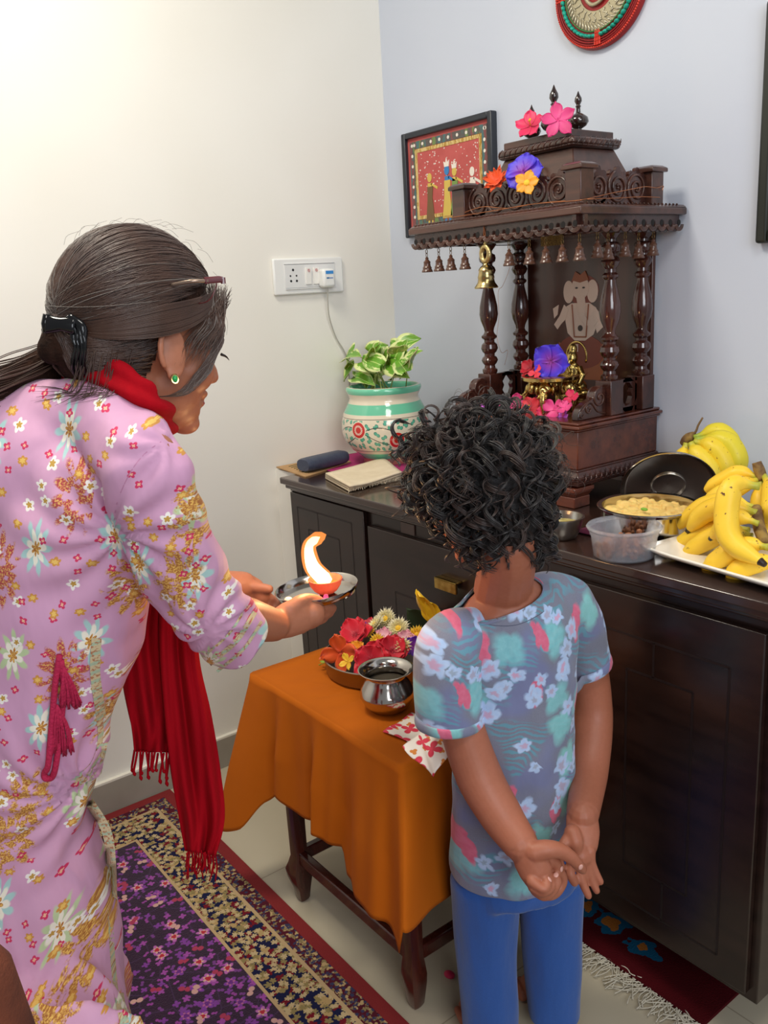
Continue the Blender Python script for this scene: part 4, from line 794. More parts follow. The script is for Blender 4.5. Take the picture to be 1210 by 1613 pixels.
for k in range(60):
    t_ = k/59; p = q[1]*(1-t_)+q[2]*t_; p[2] = T+.006+g.uniform(0, .006); d = unit(A(1, -1.4, 0))+A(g.gauss(0, .35), g.gauss(0, .2), 0); fr.tube([p, p+d*.006, p+d*.012+A(0, 0, -.004)], .0007, 4)
fr.build('fringe', M_nap, fc, ang=180)

# ================================================================= ON THE WORKTOP, RIGHT
M_ss = pm('steel', sr(196, 190, 182), .14, 1.); M_ssb = pm('steel_brushed', sr(180, 176, 168), .3, 1.)
def bowl(name, lab, c, r, h, m, th=.0016, base=.7, rim=.003, parent=None):
    t_ = thing(name, lab, 'bowl', c); r2 = r*base
    MB().lathe([(0, 0), (r2*.9, 0), (r2, .002), (r2+(r-r2)*.5, h*.35), (r*.97, h*.75), (r, h), (r+rim, h+.001), (r+rim, h+.003), (r-.001, h+.003), (r*.97-th, h*.75), (r2+(r-r2)*.5-th, h*.36), (r2-th, .004), (0, .003)], 48, c).build('shell', m, t_, ang=50); return t_
mgb = MB(); mgb.grid(lambda i, j: (1.08+.24*i, -.43+.10*j, T+.0016+.0014*math.sin(11*i+7*j)), 24, 20); mgb.build('magenta_runner', M_magd, label='dark magenta cloth under the steel pan and fruit', cat='cloth', ang=180, solid=.001)
cb = P(883, 815, z=T+.04); cb[2] = T; b1_ = bowl('steel_bowl', 'small steel bowl of yellowish liquid beside the curly-haired child', cb, .043, .040, M_ssb)
MB().lathe([(0, 0), (.0395, 0), (.0395, .0008), (0, .0008)], 40, (cb[0], cb[1], T+.027)).build('liquid', pm('broth', sr(190, 170, 90), .08, nz=(120, sr(150, 130, 60))), b1_)
# pan with food and lid
cpn = P(1022, 795, z=T+.062); cpn[2] = T+.001
pn = thing('steel_pan', 'round steel pan of yellow sweet semolina with its lid ajar', 'pan', cpn); R_ = .094
MB().lathe([(0, 0), (.078, 0), (.086, .004), (.088, .012), (.088, .054), (.094, .058), (.096, .0615), (.094, .063), (.087, .0615), (.0865, .050), (.086, .012), (.080, .003), (0, .0025)], 64, cpn).build('pan_body', M_ss, pn, ang=50)
t = NT('semolina'); nz = t.noise(t.obj(), 60, 5); t.set(col=t.mix(nz, sr(216, 176, 84), sr(238, 206, 130)), rough=.6, sss=.15, ssss=.01); t.bump(t.noise(t.obj(), 220, 4), .6, .003)
b = MB(); g = random.Random(8); b.lathe([(0, .030), (.0855, .030), (.0855, .044), (0, .046)], 40, cpn)
for k in range(150):
    a = g.uniform(0, 6.28); r = .078*math.sqrt(g.random()); s_ = g.uniform(.004, .011); b.ball(cpn+A(r*math.cos(a), r*math.sin(a), .045+g.uniform(0, .008)), (s_, s_*g.uniform(.7, 1), s_*.7), seg=9, rings=7)
remesh(b, .003, 2, .4).build('semolina_sweet', t.m, pn, ang=180)
flower_leaf = MB().ball(cpn+A(.012, -.03, .060), (.008, .005, .003), seg=8, rings=5); flower_leaf.build('coriander_leaf', pm('herb_green', sr(120, 170, 50), .6), pn, ang=180)
# lid leaning behind the pan
lc = E(1053, 765, .0001+float((P(1053, 765, y=-.215)-CAM)@HF)); lid = thing('pan_lid', 'shiny steel pan lid tilted up behind the pan of semolina', 'lid', lc)
nrm = unit(A(.50, -.62, -.42)); Q = frameM(np.cross((0, 0, 1), nrm), nrm)
MB().lathe([(0, -.004), (.030, -.003), (.032, .002), (.034, .0), (.082, .002), (.090, .006), (.0925, .011), (.0950, .011), (.095, .009), (.092, .003), (.083, -.001), (0, -.006)], 64, lc, M=Q).build('lid_disc', M_ss, lid, ang=40)
MB().tube([lc+Q@A(.033*math.cos(a), .033*math.sin(a), .0018) for a in np.linspace(0, 2*pi, 41)[:-1]], .0018, 6, closed=True).build('pressed_ring', M_ss, lid, ang=180)
# plastic tub with brown crumble
ct = P(983, 850, z=T+.030); ct[2] = T
tb = thing('plastic_tub', 'translucent plastic tub of brown crumbly sweets near the worktop edge', 'tub', ct)
t = NT('clear_plastic'); t.set(col=sr(226, 230, 240), rough=.22, trans=.75, ior=1.3, spec=.5, alpha=.62); M_cp = t.m
MB().lathe([(0, 0), (.049, 0), (.053, .003), (.058, .040), (.060, .042), (.060, .050), (.064, .051), (.066, .055), (.064, .058), (.060, .058), (.0585, .050), (.0575, .042), (.0515, .004), (0, .002)], 56, ct).build('tub_shell', M_cp, tb, ang=50)
t = NT('crumble'); nz = t.noise(t.obj(), 160, 4); t.set(col=t.ramp(nz, [(.3, sr(90, 50, 34)), (.6, sr(160, 100, 64)), (.8, sr(190, 140, 96))]), rough=.6); M_cr = t.m
b = MB()
for k in range(95):
    a = g.uniform(0, 6.28); zz = g.uniform(.006, .038); r = (.048+zz*.08)*math.sqrt(g.random()); r = min(r, .049); s_ = g.uniform(.004, .008)
    if zz > .028 and r*math.cos(a) < -.01: zz -= .01
    b.ball(ct+A(r*math.cos(a), r*math.sin(a), zz), s_, seg=7, rings=5)
remesh(b, .0022, 1, .4).build('crumbled_sweets', M_cr, tb, ang=180, kind='stuff')
# bananas
t = NT('banana_skin'); v = t.attr(); bu, bv, bs_ = t.xyz(v); nz = t.noise(t.obj(), 30, 4)
c = t.mix(nz, sr(236, 190, 40), sr(246, 208, 70)); c = t.mix(t.sm(bs_, .2, .9), c, sr(214, 200, 50))
fr_ = t.noise(t.vm('MULTIPLY', t.obj(), (1, 1, 1)), 55, 4, .65); c = t.mix(t.sm(fr_, .66, .70), c, sr(92, 52, 26))
f2_ = t.noise(t.vm('ADD', t.obj(), (3.1, 1.2, .4)), 130, 2, .5); c = t.mix(t.sm(f2_, .70, .74), c, sr(130, 84, 40))
c = t.mix(t.ma('SUBTRACT', 1.0, t.sm(bu, .06, .16)), c, t.mix(t.ma('GREATER_THAN', bs_, .5), sr(180, 176, 60), sr(150, 170, 60))); c = t.mix(t.ma('GREATER_THAN', bu, .955), c, sr(44, 28, 20))
t.set(col=c, rough=.42, spec=.35); M_ban = t.m
M_crown = pm('banana_crown', sr(96, 66, 40), .8, nz=(60, sr(150, 120, 60)), bump=(120, .6, .003))
def banana_mb(stem, mid1, mid2, tip, r):
    c_ = spline([stem, mid1, mid2, tip], 26); n = len(c_); tt = np.linspace(0, 1, n)
    prof_ = np.interp(tt, [0, .05, .13, .22, .4, .65, .82, .92, .965, 1], [.34, .30, .36, .72, .98, 1., .86, .52, .30, .22])*r
    b = MB(); b.tube(c_, prof_, 15, flat=.93); v = b.v[0]; k = np.arange(15)*2*pi/15
    f = 1+.045*np.cos(k*5); cc2 = np.repeat(c_, 15, 0); b.v[0] = cc2+(v-cc2)*np.tile(f, n)[:, None]; return b, np.repeat(tt, 15)
def banana(par, s_, m1, m2, e_, r, green=0., name='banana', **k):
    b, tt = banana_mb(s_, m1, m2, e_, r); o = b.build(name, M_ban, par, ang=180, **k); setattr_uv(o, lambda co: np.stack([tt, tt*0, tt*0+green], 1)); return o
def crown(par, pts, r): MB().tube(spline(pts, 10), np.interp(np.linspace(0, 1, 10), [0, .5, 1], [r*.8, r, r*.9]), 10).build('crown_stem', M_crown, par, ang=180)
# back bunch
yb = -.10
bk = thing('banana_bunch', 'bunch of greenish yellow bananas hanging behind the steel lid', 'bananas', P(1110, 760, y=yb))
def Y(u, v, y=yb): return P(u, v, y=y)
cr0 = Y(1090, 692)
for (a, b_, c_, d_, r, gr) in (((1094, 690, -.11), (1128, 680, -.09), (1150, 695, -.085), (1158, 722, -.085), .021, .8), ((1096, 693, -.12), (1140, 694, -.105), (1160, 725, -.10), (1146, 758, -.10), .024, .8), ((1094, 696, -.13), (1122, 704, -.125), (1142, 735, -.12), (1130, 772, -.12), .0225, .5), ((1088, 698, -.14), (1098, 715, -.145), (1120, 745, -.145), (1118, 786, -.14), .0225, .5), ((1082, 698, -.14), (1076, 720, -.15), (1080, 745, -.15), (1086, 775, -.14), .020, .3), ((1098, 690, -.10), (1130, 700, -.08), (1150, 720, -.07), (1150, 745, -.07), .022, .6)):
    banana(bk, Y(*a), Y(*b_), Y(*c_), Y(*d_), r, gr)
crown(bk, [Y(1078, 700), Y(1084, 692), Y(1094, 688)], .013)
MB().tube(spline([Y(1086, 692), Y(1096, 680), Y(1100, 670), Y(1107, 658)], 14), np.linspace(.003, .0022, 14), 6).build('dry_stalk', pm('dry_stalk', sr(120, 92, 60), .8), bk, ang=180)
MB().tube(spline([Y(1095, 684), Y(1084, 700), Y(1074, 715), Y(1066, 724)], 14), np.linspace(.002, .0015, 14), 6).build('dry_stalk', pm('dry_stalk2', sr(130, 104, 70), .8), bk, ang=180)
# plate
M_cer = pm('porcelain', sr(240, 234, 222), .12, coat=.5)
dq = [P(1008, 863, z=T+.020), P(1225, 926, z=T+.020)]; u_ = unit(A(*(dq[1]-dq[0])[:2], 0)); n_ = A(-u_[1], u_[0], 0); Lp = .36
pt_ = thing('serving_plate', 'white rectangular serving plate heaped with bananas', 'plate', dq[0]*A(1, 1, 0)+A(0, 0, T)+u_*.16+n_*.11)
b = MB(); O = dq[0]*A(1, 1, 0)+A(0, 0, T)
def plt(i, j):
    s_, r_ = (i-.5)*2, (j-.5)*2; e_ = max(abs(s_), abs(r_)); lift = .006+.016*max(0, (e_-.72)/.28)**1.6; co = max(0, abs(s_)+abs(r_)-1.6)*.5; x_ = .5+(s_*.5)*(1+.02*co); return O+u_*Lp*x_+n_*.23*j+A(0, 0, lift+.012*co)
b.grid(plt, 28, 20); b.build('dish', M_cer, pt_, ang=180, solid=.004)
b = MB(); b.bx((-.09, -.05, 0), (.09, .05, .006)); b.v = [np.array([O+u_*(.18+x[0])+n_*(.115+x[1])+A(0, 0, x[2]*.7) for x in b.v[0]])]; b.build('foot_ring', M_cer, pt_)
def Z(u, v, h): return P(u, v, z=T+h)
# bunch with a crown at the upper right
fb = thing('banana_bunch', 'ripe bananas joined at a crown standing on the back of the plate', 'bananas', Z(1180, 800, .05))
cy = -.26; K = lambda u, v, y=cy: P(u, v, y=y)
banana(fb, K(1196, 752), K(1165, 745, -.27), K(1135, 760, -.28), K(1108, 775, -.29), .016, .1); banana(fb, K(1198, 755), K(1168, 765, -.29), K(1135, 780, -.31), K(1108, 796, -.32), .018, .1)
banana(fb, K(1200, 755), K(1196, 790, -.28), K(1205, 830, -.28), K(1228, 865, -.28), .018, .1); banana(fb, K(1204, 750), K(1215, 775, -.30), K(1216, 805, -.34), K(1232, 840, -.34), .018, .1)
crown(fb, [K(1192, 728), K(1196, 740), K(1202, 756)], .010)
# front hand, tips pointing left
fh = thing('banana_bunch', 'hand of spotted bananas with black tips pointing left across the plate', 'bananas', Z(1100, 830, .04))
S = lambda u, v, y: P(u, v, y=y)
for (a, b_, c_, d_, r) in (((1190, 800, -.36), (1150, 790, -.37), (1105, 800, -.375), (1062, 836, -.38), .0165), ((1192, 808, -.38), (1150, 797, -.39), (1112, 808, -.395), (1082, 838, -.40), .0185), ((1180, 835, -.385), (1130, 830, -.385), (1085, 850, -.39), (1050, 870, -.39), .0155), ((1185, 845, -.40), (1150, 838, -.405), (1110, 854, -.41), (1070, 880, -.415), .0175), ((1195, 825, -.42), (1165, 815, -.425), (1145, 825, -.43), (1118, 850, -.43), .0155), ((1210, 862, -.44), (1180, 860, -.44), (1140, 877, -.45), (1104, 902, -.455), .0175), ((1230, 890, -.45), (1200, 886, -.45), (1165, 898, -.46), (1146, 916, -.465), .0165)):
    banana(fh, S(*a), S(*b_), S(*c_), S(*d_), r)
crown(fh, [S(1192, 800, -.36), S(1196, 830, -.40), S(1205, 855, -.43)], .010)
bl_ = S(1200, 893, -.475); banana(None, S(1196, 766, -.40), S(1152, 768, -.43), S(1148, 845, -.46), S(1206, 890, -.47), .0205, name='banana', label='single large ripe banana lying curved on top of the plate pile', cat='banana')
banana(None, S(1202, 885, -.44), S(1225, 880, -.44), S(1255, 870, -.43), S(1280, 850, -.42), .017, name='banana', label='banana at the right end of the plate, mostly outside the photo', cat='banana')
banana(None, S(1195, 845, -.35), S(1215, 815, -.36), S(1240, 800, -.36), S(1270, 800, -.35), .017, name='banana', label='banana behind the large curved one at the right photo edge', cat='banana')

# ================================================================= LOW TABLE
M_tw = wood('table_wood', sr(48, 18, 14), sr(84, 36, 26), .22, coat=.4, bump=.08)
tx0, tx1, ty0, ty1, tz = .600, 1.105, -.905, -.615, .545
tbl = thing('side_table', 'low dark red-brown wooden table draped with an orange cloth', 'table', (.85, -.73, 0))
MB().bx((tx0, ty0, tz-.022), (tx1, ty1, tz)).build('table_top', M_tw, tbl, bevel=.003)
b = MB(); b.bx((tx0+.03, ty0+.03, tz-.07), (tx1-.03, ty0+.045, tz-.022)); b.bx((tx0+.03, ty1-.045, tz-.07), (tx1-.03, ty1-.03, tz-.022)); b.bx((tx0+.03, ty0+.045, tz-.07), (tx0+.045, ty1-.045, tz-.022)); b.bx((tx1-.045, ty0+.045, tz-.07), (tx1-.03, ty1-.045, tz-.022)); b.build('apron', M_tw, tbl)
lx0, lx1, ly0, ly1 = .655, 1.062, -.872, -.645
for x, y, sx in ((lx0, ly0, -1), (lx1, ly0, 1), (lx0, ly1, -1), (lx1, ly1, 1)):
    b = MB(); hs = [(.000, .011, 0), (.006, .014, 0), (.030, .017, 0), (.055, .020+.004*(sx < 0), .003*(sx-1)), (.075, .021+.005*(sx < 0), .004*(sx-1)), (.095, .019+.002*(sx < 0), .0015*(sx-1)), (.115, .0165, 0), (.300, .0175, 0), (tz-.022, .0185, 0)]
    for h_, r_, dx_ in hs:
        for k in range(12): a = 2*pi*k/12+pi/12; f_ = 1/max(abs(math.cos(a)), abs(math.sin(a)))*.5+.5; b.v.append(A(x+dx_+r_*f_*math.cos(a), y+r_*f_*math.sin(a), h_)[None])
    b.v = [np.vstack(b.v)]; b.n = len(b.v[0]); b.f = [(i*12+k, i*12+(k+1) % 12, (i+1)*12+(k+1) % 12, (i+1)*12+k) for i in range(len(hs)-1) for k in range(12)]+[tuple(range(12)), tuple((len(hs)-1)*12+k for k in range(12))]; b.m = [0]*len(b.f)
    b.build('leg', M_tw, tbl, ang=40)
for a_, b_ in (((lx0, ly0), (lx1, ly0)), ((lx0, ly1), (lx1, ly1)), ((lx0, ly0), (lx0, ly1)), ((lx1, ly0), (lx1, ly1))):
    MB().box(((a_[0]+b_[0])/2, (a_[1]+b_[1])/2, .115), (abs(b_[0]-a_[0])+.02 if a_[0] != b_[0] else .020, abs(b_[1]-a_[1])+.02 if a_[1] != b_[1] else .020, .030)).build('stretcher', M_tw, tbl, bevel=.004)
# orange cloth: top sheet plus a skirt that falls in folds
t = NT('orange_cloth'); nz = t.noise(t.obj(), 8, 3); wv_ = t.noise(t.vm('MULTIPLY', t.obj(), (1, 1, 1)), 900, 2)
t.set(col=t.mix(nz, sr(190, 98, 6), sr(172, 84, 4)), rough=.85, sheen=.0, spec=.2); t.bump(wv_, .15, .0006); M_oc = t.m
zt_ = tz+.003
peri = []                               # distance round the table edge
cor = [A(tx0, ty0, 0), A(tx1, ty0, 0), A(tx1, ty1, 0), A(tx0, ty1, 0)]; lens = [np.linalg.norm(cor[(i+1) % 4]-cor[i]) for i in range(4)]; LT = sum(lens); NP, ND = 360, 34
gc = random.Random(17)
def edge_pt(s_):
    s_ = s_ % LT
    for i in range(4):
        if s_ <= lens[i]+1e-9: d = unit(cor[(i+1) % 4]-cor[i]); return cor[i]+d*s_, A(d[1], -d[0], 0), i, s_/lens[i]
        s_ -= lens[i]
def clothpt(s_, q):
    p, nrm_, i, f = edge_pt(s_); # corner proximity, each corner throws a cone-shaped fold
    dc_ = min(f, 1-f)*lens[i]; k = i if f < .5 else (i+1) % 4; cd_ = unit(cor[k]-A((tx0+tx1)/2, (ty0+ty1)/2, 0))
    near = math.exp(-(dc_/.10)**2); cnr = unit(A(math.copysign(1, cor[k][0]-.85), math.copysign(1, cor[k][1]+.73), 0))
    drop = .255+.025*math.sin(s_*9+1)+.012*math.sin(s_*23); drop += (-.012 if k == 1 else .110)*math.exp(-(dc_/.075)**2)
    sst = lambda a, b_, x: (lambda q_: q_*q_*(3-2*q_))(min(1, max(0, (x-a)/(b_-a))))
    if i == 0: drop += -.045*sst(.10, .16, f)*(1-sst(.22, .34, f))-.012*(1-sst(.5, .6, f))+.046*sst(.655, .685, f)
    if k >= 2: drop -= .08*near
    bk_ = .35 if p[1] > -.72 else 1.0
    z_ = q*drop; fold = .014*math.sin(s_*52+.8*math.sin(s_*11))+.006*math.sin(s_*97+2)
    flare = .006+min(1, q*1.7)*(fold)+(.026*q*sst(.65, .70, f)*(1-sst(.80, .98, f)) if i == 0 else 0)+(q*.022+.075*q*near)*bk_
    side = .018*q*math.sin(s_*31+1.3)*(1-near)
    tdir = A(-nrm_[1], nrm_[0], 0)
    # pull cloth in on either side of the corner cone
    dent = -.028*q*math.exp(-((dc_-.12)/.05)**2)
    out = p+nrm_*(flare*(1-near)+dent+.004)+cnr*(flare*near*1.15+.004*near)+tdir*side
    r_ = min(1, z_/.012); return A(out[0], out[1], zt_-z_+.004*(1-r_)+(.0035 if q == 0 else 0))
b = MB(); vs = [clothpt(LT*i/NP, j/ND) for i in range(NP) for j in range(ND+1)]
fs = [(i*(ND+1)+j, ((i+1) % NP)*(ND+1)+j, ((i+1) % NP)*(ND+1)+j+1, i*(ND+1)+j+1) for i in range(NP) for j in range(ND)]
b.add(vs, fs)
# top: concentric rings shrinking to the centre
n0 = b.n; rings = 14; cen = A((tx0+tx1)/2, (ty0+ty1)/2, zt_); top = []
for r in range(1, rings+1):
    for i in range(NP):
        e_ = vs[i*(ND+1)]; k_ = 1-r/rings; p = cen*(1-k_)+e_*k_; wr_ = .0022*math.sin(p[0]*55+3*math.sin(p[1]*17))*max(0, math.sin(p[1]*21))*(1 if r > 1 else 0); top.append(A(p[0], p[1], zt_+.0035+abs(wr_)))
b.add(top, [(r*NP+i, r*NP+(i+1) % NP, (r+1)*NP+(i+1) % NP, (r+1)*NP+i) for r in range(rings-1) for i in range(NP)])
b.f += [(i*(ND+1), n0+i, n0+(i+1) % NP, ((i+1) % NP)*(ND+1)) for i in range(NP)]; b.m += [0]*NP
b.build('tablecloth', M_oc, label='orange cotton cloth draped over the low table', cat='tablecloth', ang=180, solid=.0012)
ZC = zt_+.0065
# flower tray
tc = P(596, 1028, z=ZC+.035); tc[2] = ZC
tr = thing('flower_tray', 'round steel tray full of mixed flowers on the orange cloth', 'tray', tc); Rt = .118
M_ssd = pm('steel_dull', sr(150, 140, 130), .28, 1.)
MB().lathe([(0, 0), (Rt-.012, 0), (Rt-.004, .004), (Rt, .036), (Rt+.002, .038), (Rt-.001, .039), (Rt-.006, .006), (Rt-.014, .003), (0, .003)], 64, tc).build('tray_body', M_ssd, tr, ang=50)
def tf(u, v, h): return P(u, v, z=ZC+h)
up3 = (.5, -.5, .8)
flower('hibiscus_flower', 'orange hibiscus petals hanging at the left of the flower tray', 'flower', tf(538, 1028, .050), .044, F_org, face=(.5, -.9, .15), seed=51, wid=.85, ruf=.14, centre='none', npet=4)
flower('hibiscus_flower', 'crimson hibiscus at the back left of the flower tray', 'flower', tf(560, 1000, .055), .042, F_red, face=(.2, -.5, .8), seed=52, wid=1.0, ruf=.1, layers=2, centre='none')
flower('hibiscus_flower', 'large crimson double hibiscus at the front of the flower tray', 'flower', tf(586, 1042, .052), .043, F_red, face=(.5, -.6, .7), seed=53, wid=1.0, ruf=.12, layers=2, centre='none')
flower('hibiscus_flower', 'red hibiscus in the middle right of the flower tray', 'flower', tf(618, 1026, .056), .038, F_red, face=(.5, -.3, .8), seed=54, wid=1., ruf=.1, layers=2, centre='none')
flower('hibiscus_flower', 'scarlet petals poking out behind the white chrysanthemums', 'flower', tf(583, 985, .055), .020, F_red, face=(.3, -.5, .8), seed=55, wid=.9, centre='none')
flower('rose_flower', 'small yellow orange blossom left of the front hibiscus', 'flower', tf(562, 1022, .052), .020, F_yel, face=(.2, -.5, .8), seed=56, wid=1., layers=2, ruf=.1, centre='none', npet=4)
flower('rose_flower', 'pale yellow petals between the orange and crimson flowers', 'flower', tf(548, 1042, .046), .020, F_ydk, face=(.3, -.8, .5), seed=57, wid=.7, ruf=.1, centre='none', npet=4)
mum('chrysanthemum', 'white chrysanthemum at the back of the flower tray', tf(608, 975, .068), .031, F_wht, (.3, -.7, .6), 58); mum('chrysanthemum', 'white chrysanthemum seen side-on at the left of the white pair', tf(592, 985, .064), .031, F_wht, (-.3, -.5, .7), 59)
mum('chrysanthemum', 'open white chrysanthemum in front of the other two', tf(628, 990, .070), .031, F_wht, (.4, -.7, .7), 60); mum('chrysanthemum', 'small white blossom at the right of the tray near the pot', tf(635, 1018, .064), .024, F_wht, (.5, -.6, .6), 61, n=16)
mum('chrysanthemum', 'small yellow chrysanthemum in the middle of the tray', tf(594, 1010, .062), .022, F_ydk, (.3, -.6, .7), 62, n=20); mum('chrysanthemum', 'yellow chrysanthemum at the right edge beside the child', tf(657, 1000, .062), .025, F_ydk, (.4, -.6, .7), 63, n=20)
mum('chrysanthemum', 'pale yellow bud left of the white chrysanthemums', tf(582, 996, .060), .017, F_ydk, (.1, -.6, .7), 64, n=14)
flower('plumeria_flower', 'pale pink blossom under the white chrysanthemums', 'flower', tf(605, 1002, .056), .022, F_lpk, face=(.3, -.6, .7), seed=65, wid=.7, centre='none', layers=2); flower('plumeria_flower', 'light pink blossom beside the open chrysanthemum', 'flower', tf(640, 1006, .056), .022, F_lpk, face=(.5, -.6, .7), seed=66, wid=.8, centre='none', layers=2)
flower('thunbergia_flower', 'violet petals behind the crimson hibiscus in the tray', 'flower', tf(572, 990, .052), .018, F_blue, face=(.3, -.6, .7), seed=67, wid=1., centre='none'); flower('thunbergia_flower', 'violet blossom at the right of the tray beside the shirt sleeve', 'flower', tf(650, 1018, .056), .024, F_blue, face=(.8, -.4, .4), seed=68, wid=.9, centre='none')
flower('hibiscus_flower', 'green sepals of an upturned bud at the left rim of the tray', 'flower', tf(515, 1042, .016), .020, pm('sepal_green', sr(150, 170, 50), .6), face=(-.3, -.3, .8), seed=69, wid=.35, centre='none')
# tall yellow hibiscus leaning out of the tray
yf = thing('yellow_hibiscus', 'tall yellow hibiscus with furled petals rising behind the tray', 'flower', tf(685, 985, .06))
yb_ = tf(690, 985, .075); D_ = float((yb_-CAM)@HF)
for k, (u, v, wd) in enumerate(((655, 928, .030), (668, 945, .040), (676, 952, .034), (700, 968, .030))):
    tip_ = E(u, v, D_+.004*k); L_ = np.linalg.norm(tip_-yb_); b = petal(L_, wd, .08, .12, 1., ph=k); Q = frameM(tip_-yb_, (-HF)+A(.3*k-.4, .2, 0)); b.v = [x@Q.T+yb_ for x in b.v]; b.build('petal', fl_mat('petal_butter_%s' % 'abcd'[k], sr(246, 196, 10), sr(236, 160, 10)), yf, ang=180, solid=.0006)
MB().tube(spline([yb_, E(700, 968, D_), E(716, 962, D_-.01)], 10), .0018, 6).ball(E(716, 962, D_-.01), .004).build('stamen', M_yc, yf, ang=180)
for (u, v, u2, v2, wd) in ((672, 992, 640, 958, .045), (668, 985, 700, 965, .04)):
    a_, c_ = tf(u, v, .05), E(u2, v2, D_+.02); L_ = np.linalg.norm(c_-a_); b = petal(L_, wd, -.05, .02, .5); Q = frameM(c_-a_, (.3, -.6, .6)); b.v = [x@Q.T+a_ for x in b.v]; b.build('leaf', M_leaf, yf, ang=180, solid=.0006)
# lota
lc_ = P(610, 1090, z=ZC+.035); lc_[2] = ZC; lt = thing('water_pot', 'shiny steel water pot with flared rim on the orange cloth', 'pot', lc_); k_ = 1.0
MB().lathe([(0, 0), (.028, 0), (.036, .003), (.047, .016), (.0535, .030), (.054, .037), (.050, .047), (.042, .060), (.0375, .068), (.0375, .072), (.046, .079), (.0535, .083), (.0545, .085), (.053, .0855), (.045, .082), (.036, .074), (.0355, .068), (.041, .058), (.049, .044), (.050, .034), (.045, .02), (.034, .006), (0, .004)], 64, lc_).build('pot_body', M_ss, lt, ang=60)
MB().lathe([(0, .056), (.0405, .056), (.0405, .0565), (0, .0565)], 48, lc_).build('water', pm('water', sr(120, 110, 96), .02, trans=.6, ior=1.33), lt)
# printed napkin
t = NT('petal_print'); uvn = t.attr(); mk, q, (r_, g_, b_) = motif(t, uvn, 19, 4, .46, .75, 1., 3.3, .5); mk2, q2, _ = motif(t, uvn, 34, 3, .3, .5, .5, 8.8)
c = t.mix(mk2, sr(238, 228, 214), sr(214, 130, 50)); c = t.mix(mk, c, t.mix(q, sr(232, 70, 90), sr(212, 40, 70))); t.set(col=c, rough=.7); M_np = t.m
nq = [P(603, 1152, z=ZC+.003), P(650, 1122, z=ZC+.003), P(700, 1146, z=ZC+.003), P(668, 1178, z=ZC+.002)]
b = MB(); uvs = []
npn, npm = 26, 22
for i in range(npn+1):
    for j in range(npm+1):
        a_, c_ = i/npn, j/npm; p = (nq[0]*(1-a_)+nq[1]*a_)*(1-c_)+(nq[3]*(1-a_)+nq[2]*a_)*c_
        p = p+A(0, -.006, 0)*0; over = max(0, (ty0+.004)-p[1])
        z_ = ZC+.002+.002*math.sin(9*a_+5*c_)
        b.v.append(A(p[0], p[1], z_)[None]); uvs.append((a_*.13, c_*.10, 0))
b.v = [np.vstack(b.v)]; b.n = len(b.v[0]); b.f = [(i*(npm+1)+j, (i+1)*(npm+1)+j, (i+1)*(npm+1)+j+1, i*(npm+1)+j+1) for i in range(npn) for j in range(npm)]; b.m = [0]*len(b.f)
nk = thing('printed_napkin', 'white napkin with pink petals hanging over the table edge', 'napkin', nq[0])
o = b.build('upper_fold', M_np, nk, ang=180, solid=.0012); setattr_uv(o, lambda co: np.array(uvs))
hq = [P(634, 1176, y=ty0-.036), P(668, 1150, y=ty0+.01), P(712, 1180, y=ty0-.006), P(682, 1224, y=ty0-.030)]
b = MB(); uvs = []
for i in range(npn+1):
    for j in range(npm+1):
        a_, c_ = i/npn, j/npm; p = (hq[0]*(1-a_)+hq[1]*a_)*(1-c_)+(hq[3]*(1-a_)+hq[2]*a_)*c_; b.v.append((p+A(0, -.003*math.sin(8*a_+6*c_), 0))[None]); uvs.append((a_*.09, .3+c_*.10, 0))
b.v = [np.vstack(b.v)]; b.n = len(b.v[0]); b.f = [(i*(npm+1)+j, (i+1)*(npm+1)+j, (i+1)*(npm+1)+j+1, i*(npm+1)+j+1) for i in range(npn) for j in range(npm)]; b.m = [0]*len(b.f)
o = b.build('hanging_fold', M_np, nk, ang=180, solid=.0012); setattr_uv(o, lambda co: np.array(uvs))
# petals on the floor
fp_ = P(708, 1535, z=.006); MB().ball(fp_, (.012, .009, .005), M=rot3(.2, .1, .4), seg=12, rings=7).build('fallen_petal', F_pink, label='pink petal fallen on the floor tiles by the front table leg', cat='petal', ang=180)
fp_ = P(524, 1505, z=.003); MB().ball(fp_, (.016, .004, .002), M=rot3(0, 0, .3), seg=10, rings=6).build('fallen_petal', pm('pale_petal', sr(216, 208, 160), .6), label='pale narrow petal on the floor beside the carpet edge', cat='petal', ang=180)

# ================================================================= OFFERING PLATE, LAMP, FLAME (held by the woman)
PE = 1.375                                                   # horizontal distance of the plate
pcn = E(500, 930, PE); pc_z = pcn[2]
print('plate', pcn)
op = thing('steel_plate', 'round steel plate held out in both hands with the burning lamp', 'plate', pcn)
tilt = rot3(.06, -.05, 0)
wv = float(np.linalg.norm(E(566, 930, PE)-E(433, 930, PE)))/2; print('plate r', wv)
MB().lathe([(0, 0), (wv-.014, 0), (wv-.006, .002), (wv-.001, .012), (wv, .0145), (wv-.001, .0155), (wv-.003, .0145), (wv-.008, .0035), (wv-.016, .0018), (0, .0018)], 64, pcn-A(0, 0, .008), M=tilt).build('plate_body', M_ss, op, ang=50)
dcn = E(512, 912, PE-.005); dcn[2] = pcn[2]-.004; M_clay = pm('clay', sr(196, 82, 56), .7, nz=(60, sr(180, 66, 46)), bump=(90, .4))
dy_ = thing('clay_lamp', 'red clay oil lamp burning on the steel plate', 'oil lamp', dcn)
rd = .0265*wv/.0665*1.0; rd = wv*.40
MB().lathe([(0, 0), (rd*.42, 0), (rd*.70, rd*.22), (rd*.92, rd*.55), (rd, rd*.86), (rd*1.02, rd*.92), (rd*.97, rd*.95), (rd*.90, rd*.86), (rd*.78, rd*.52), (rd*.5, rd*.30), (0, rd*.26)], 44, dcn).build('lamp_bowl', M_clay, dy_, ang=60)
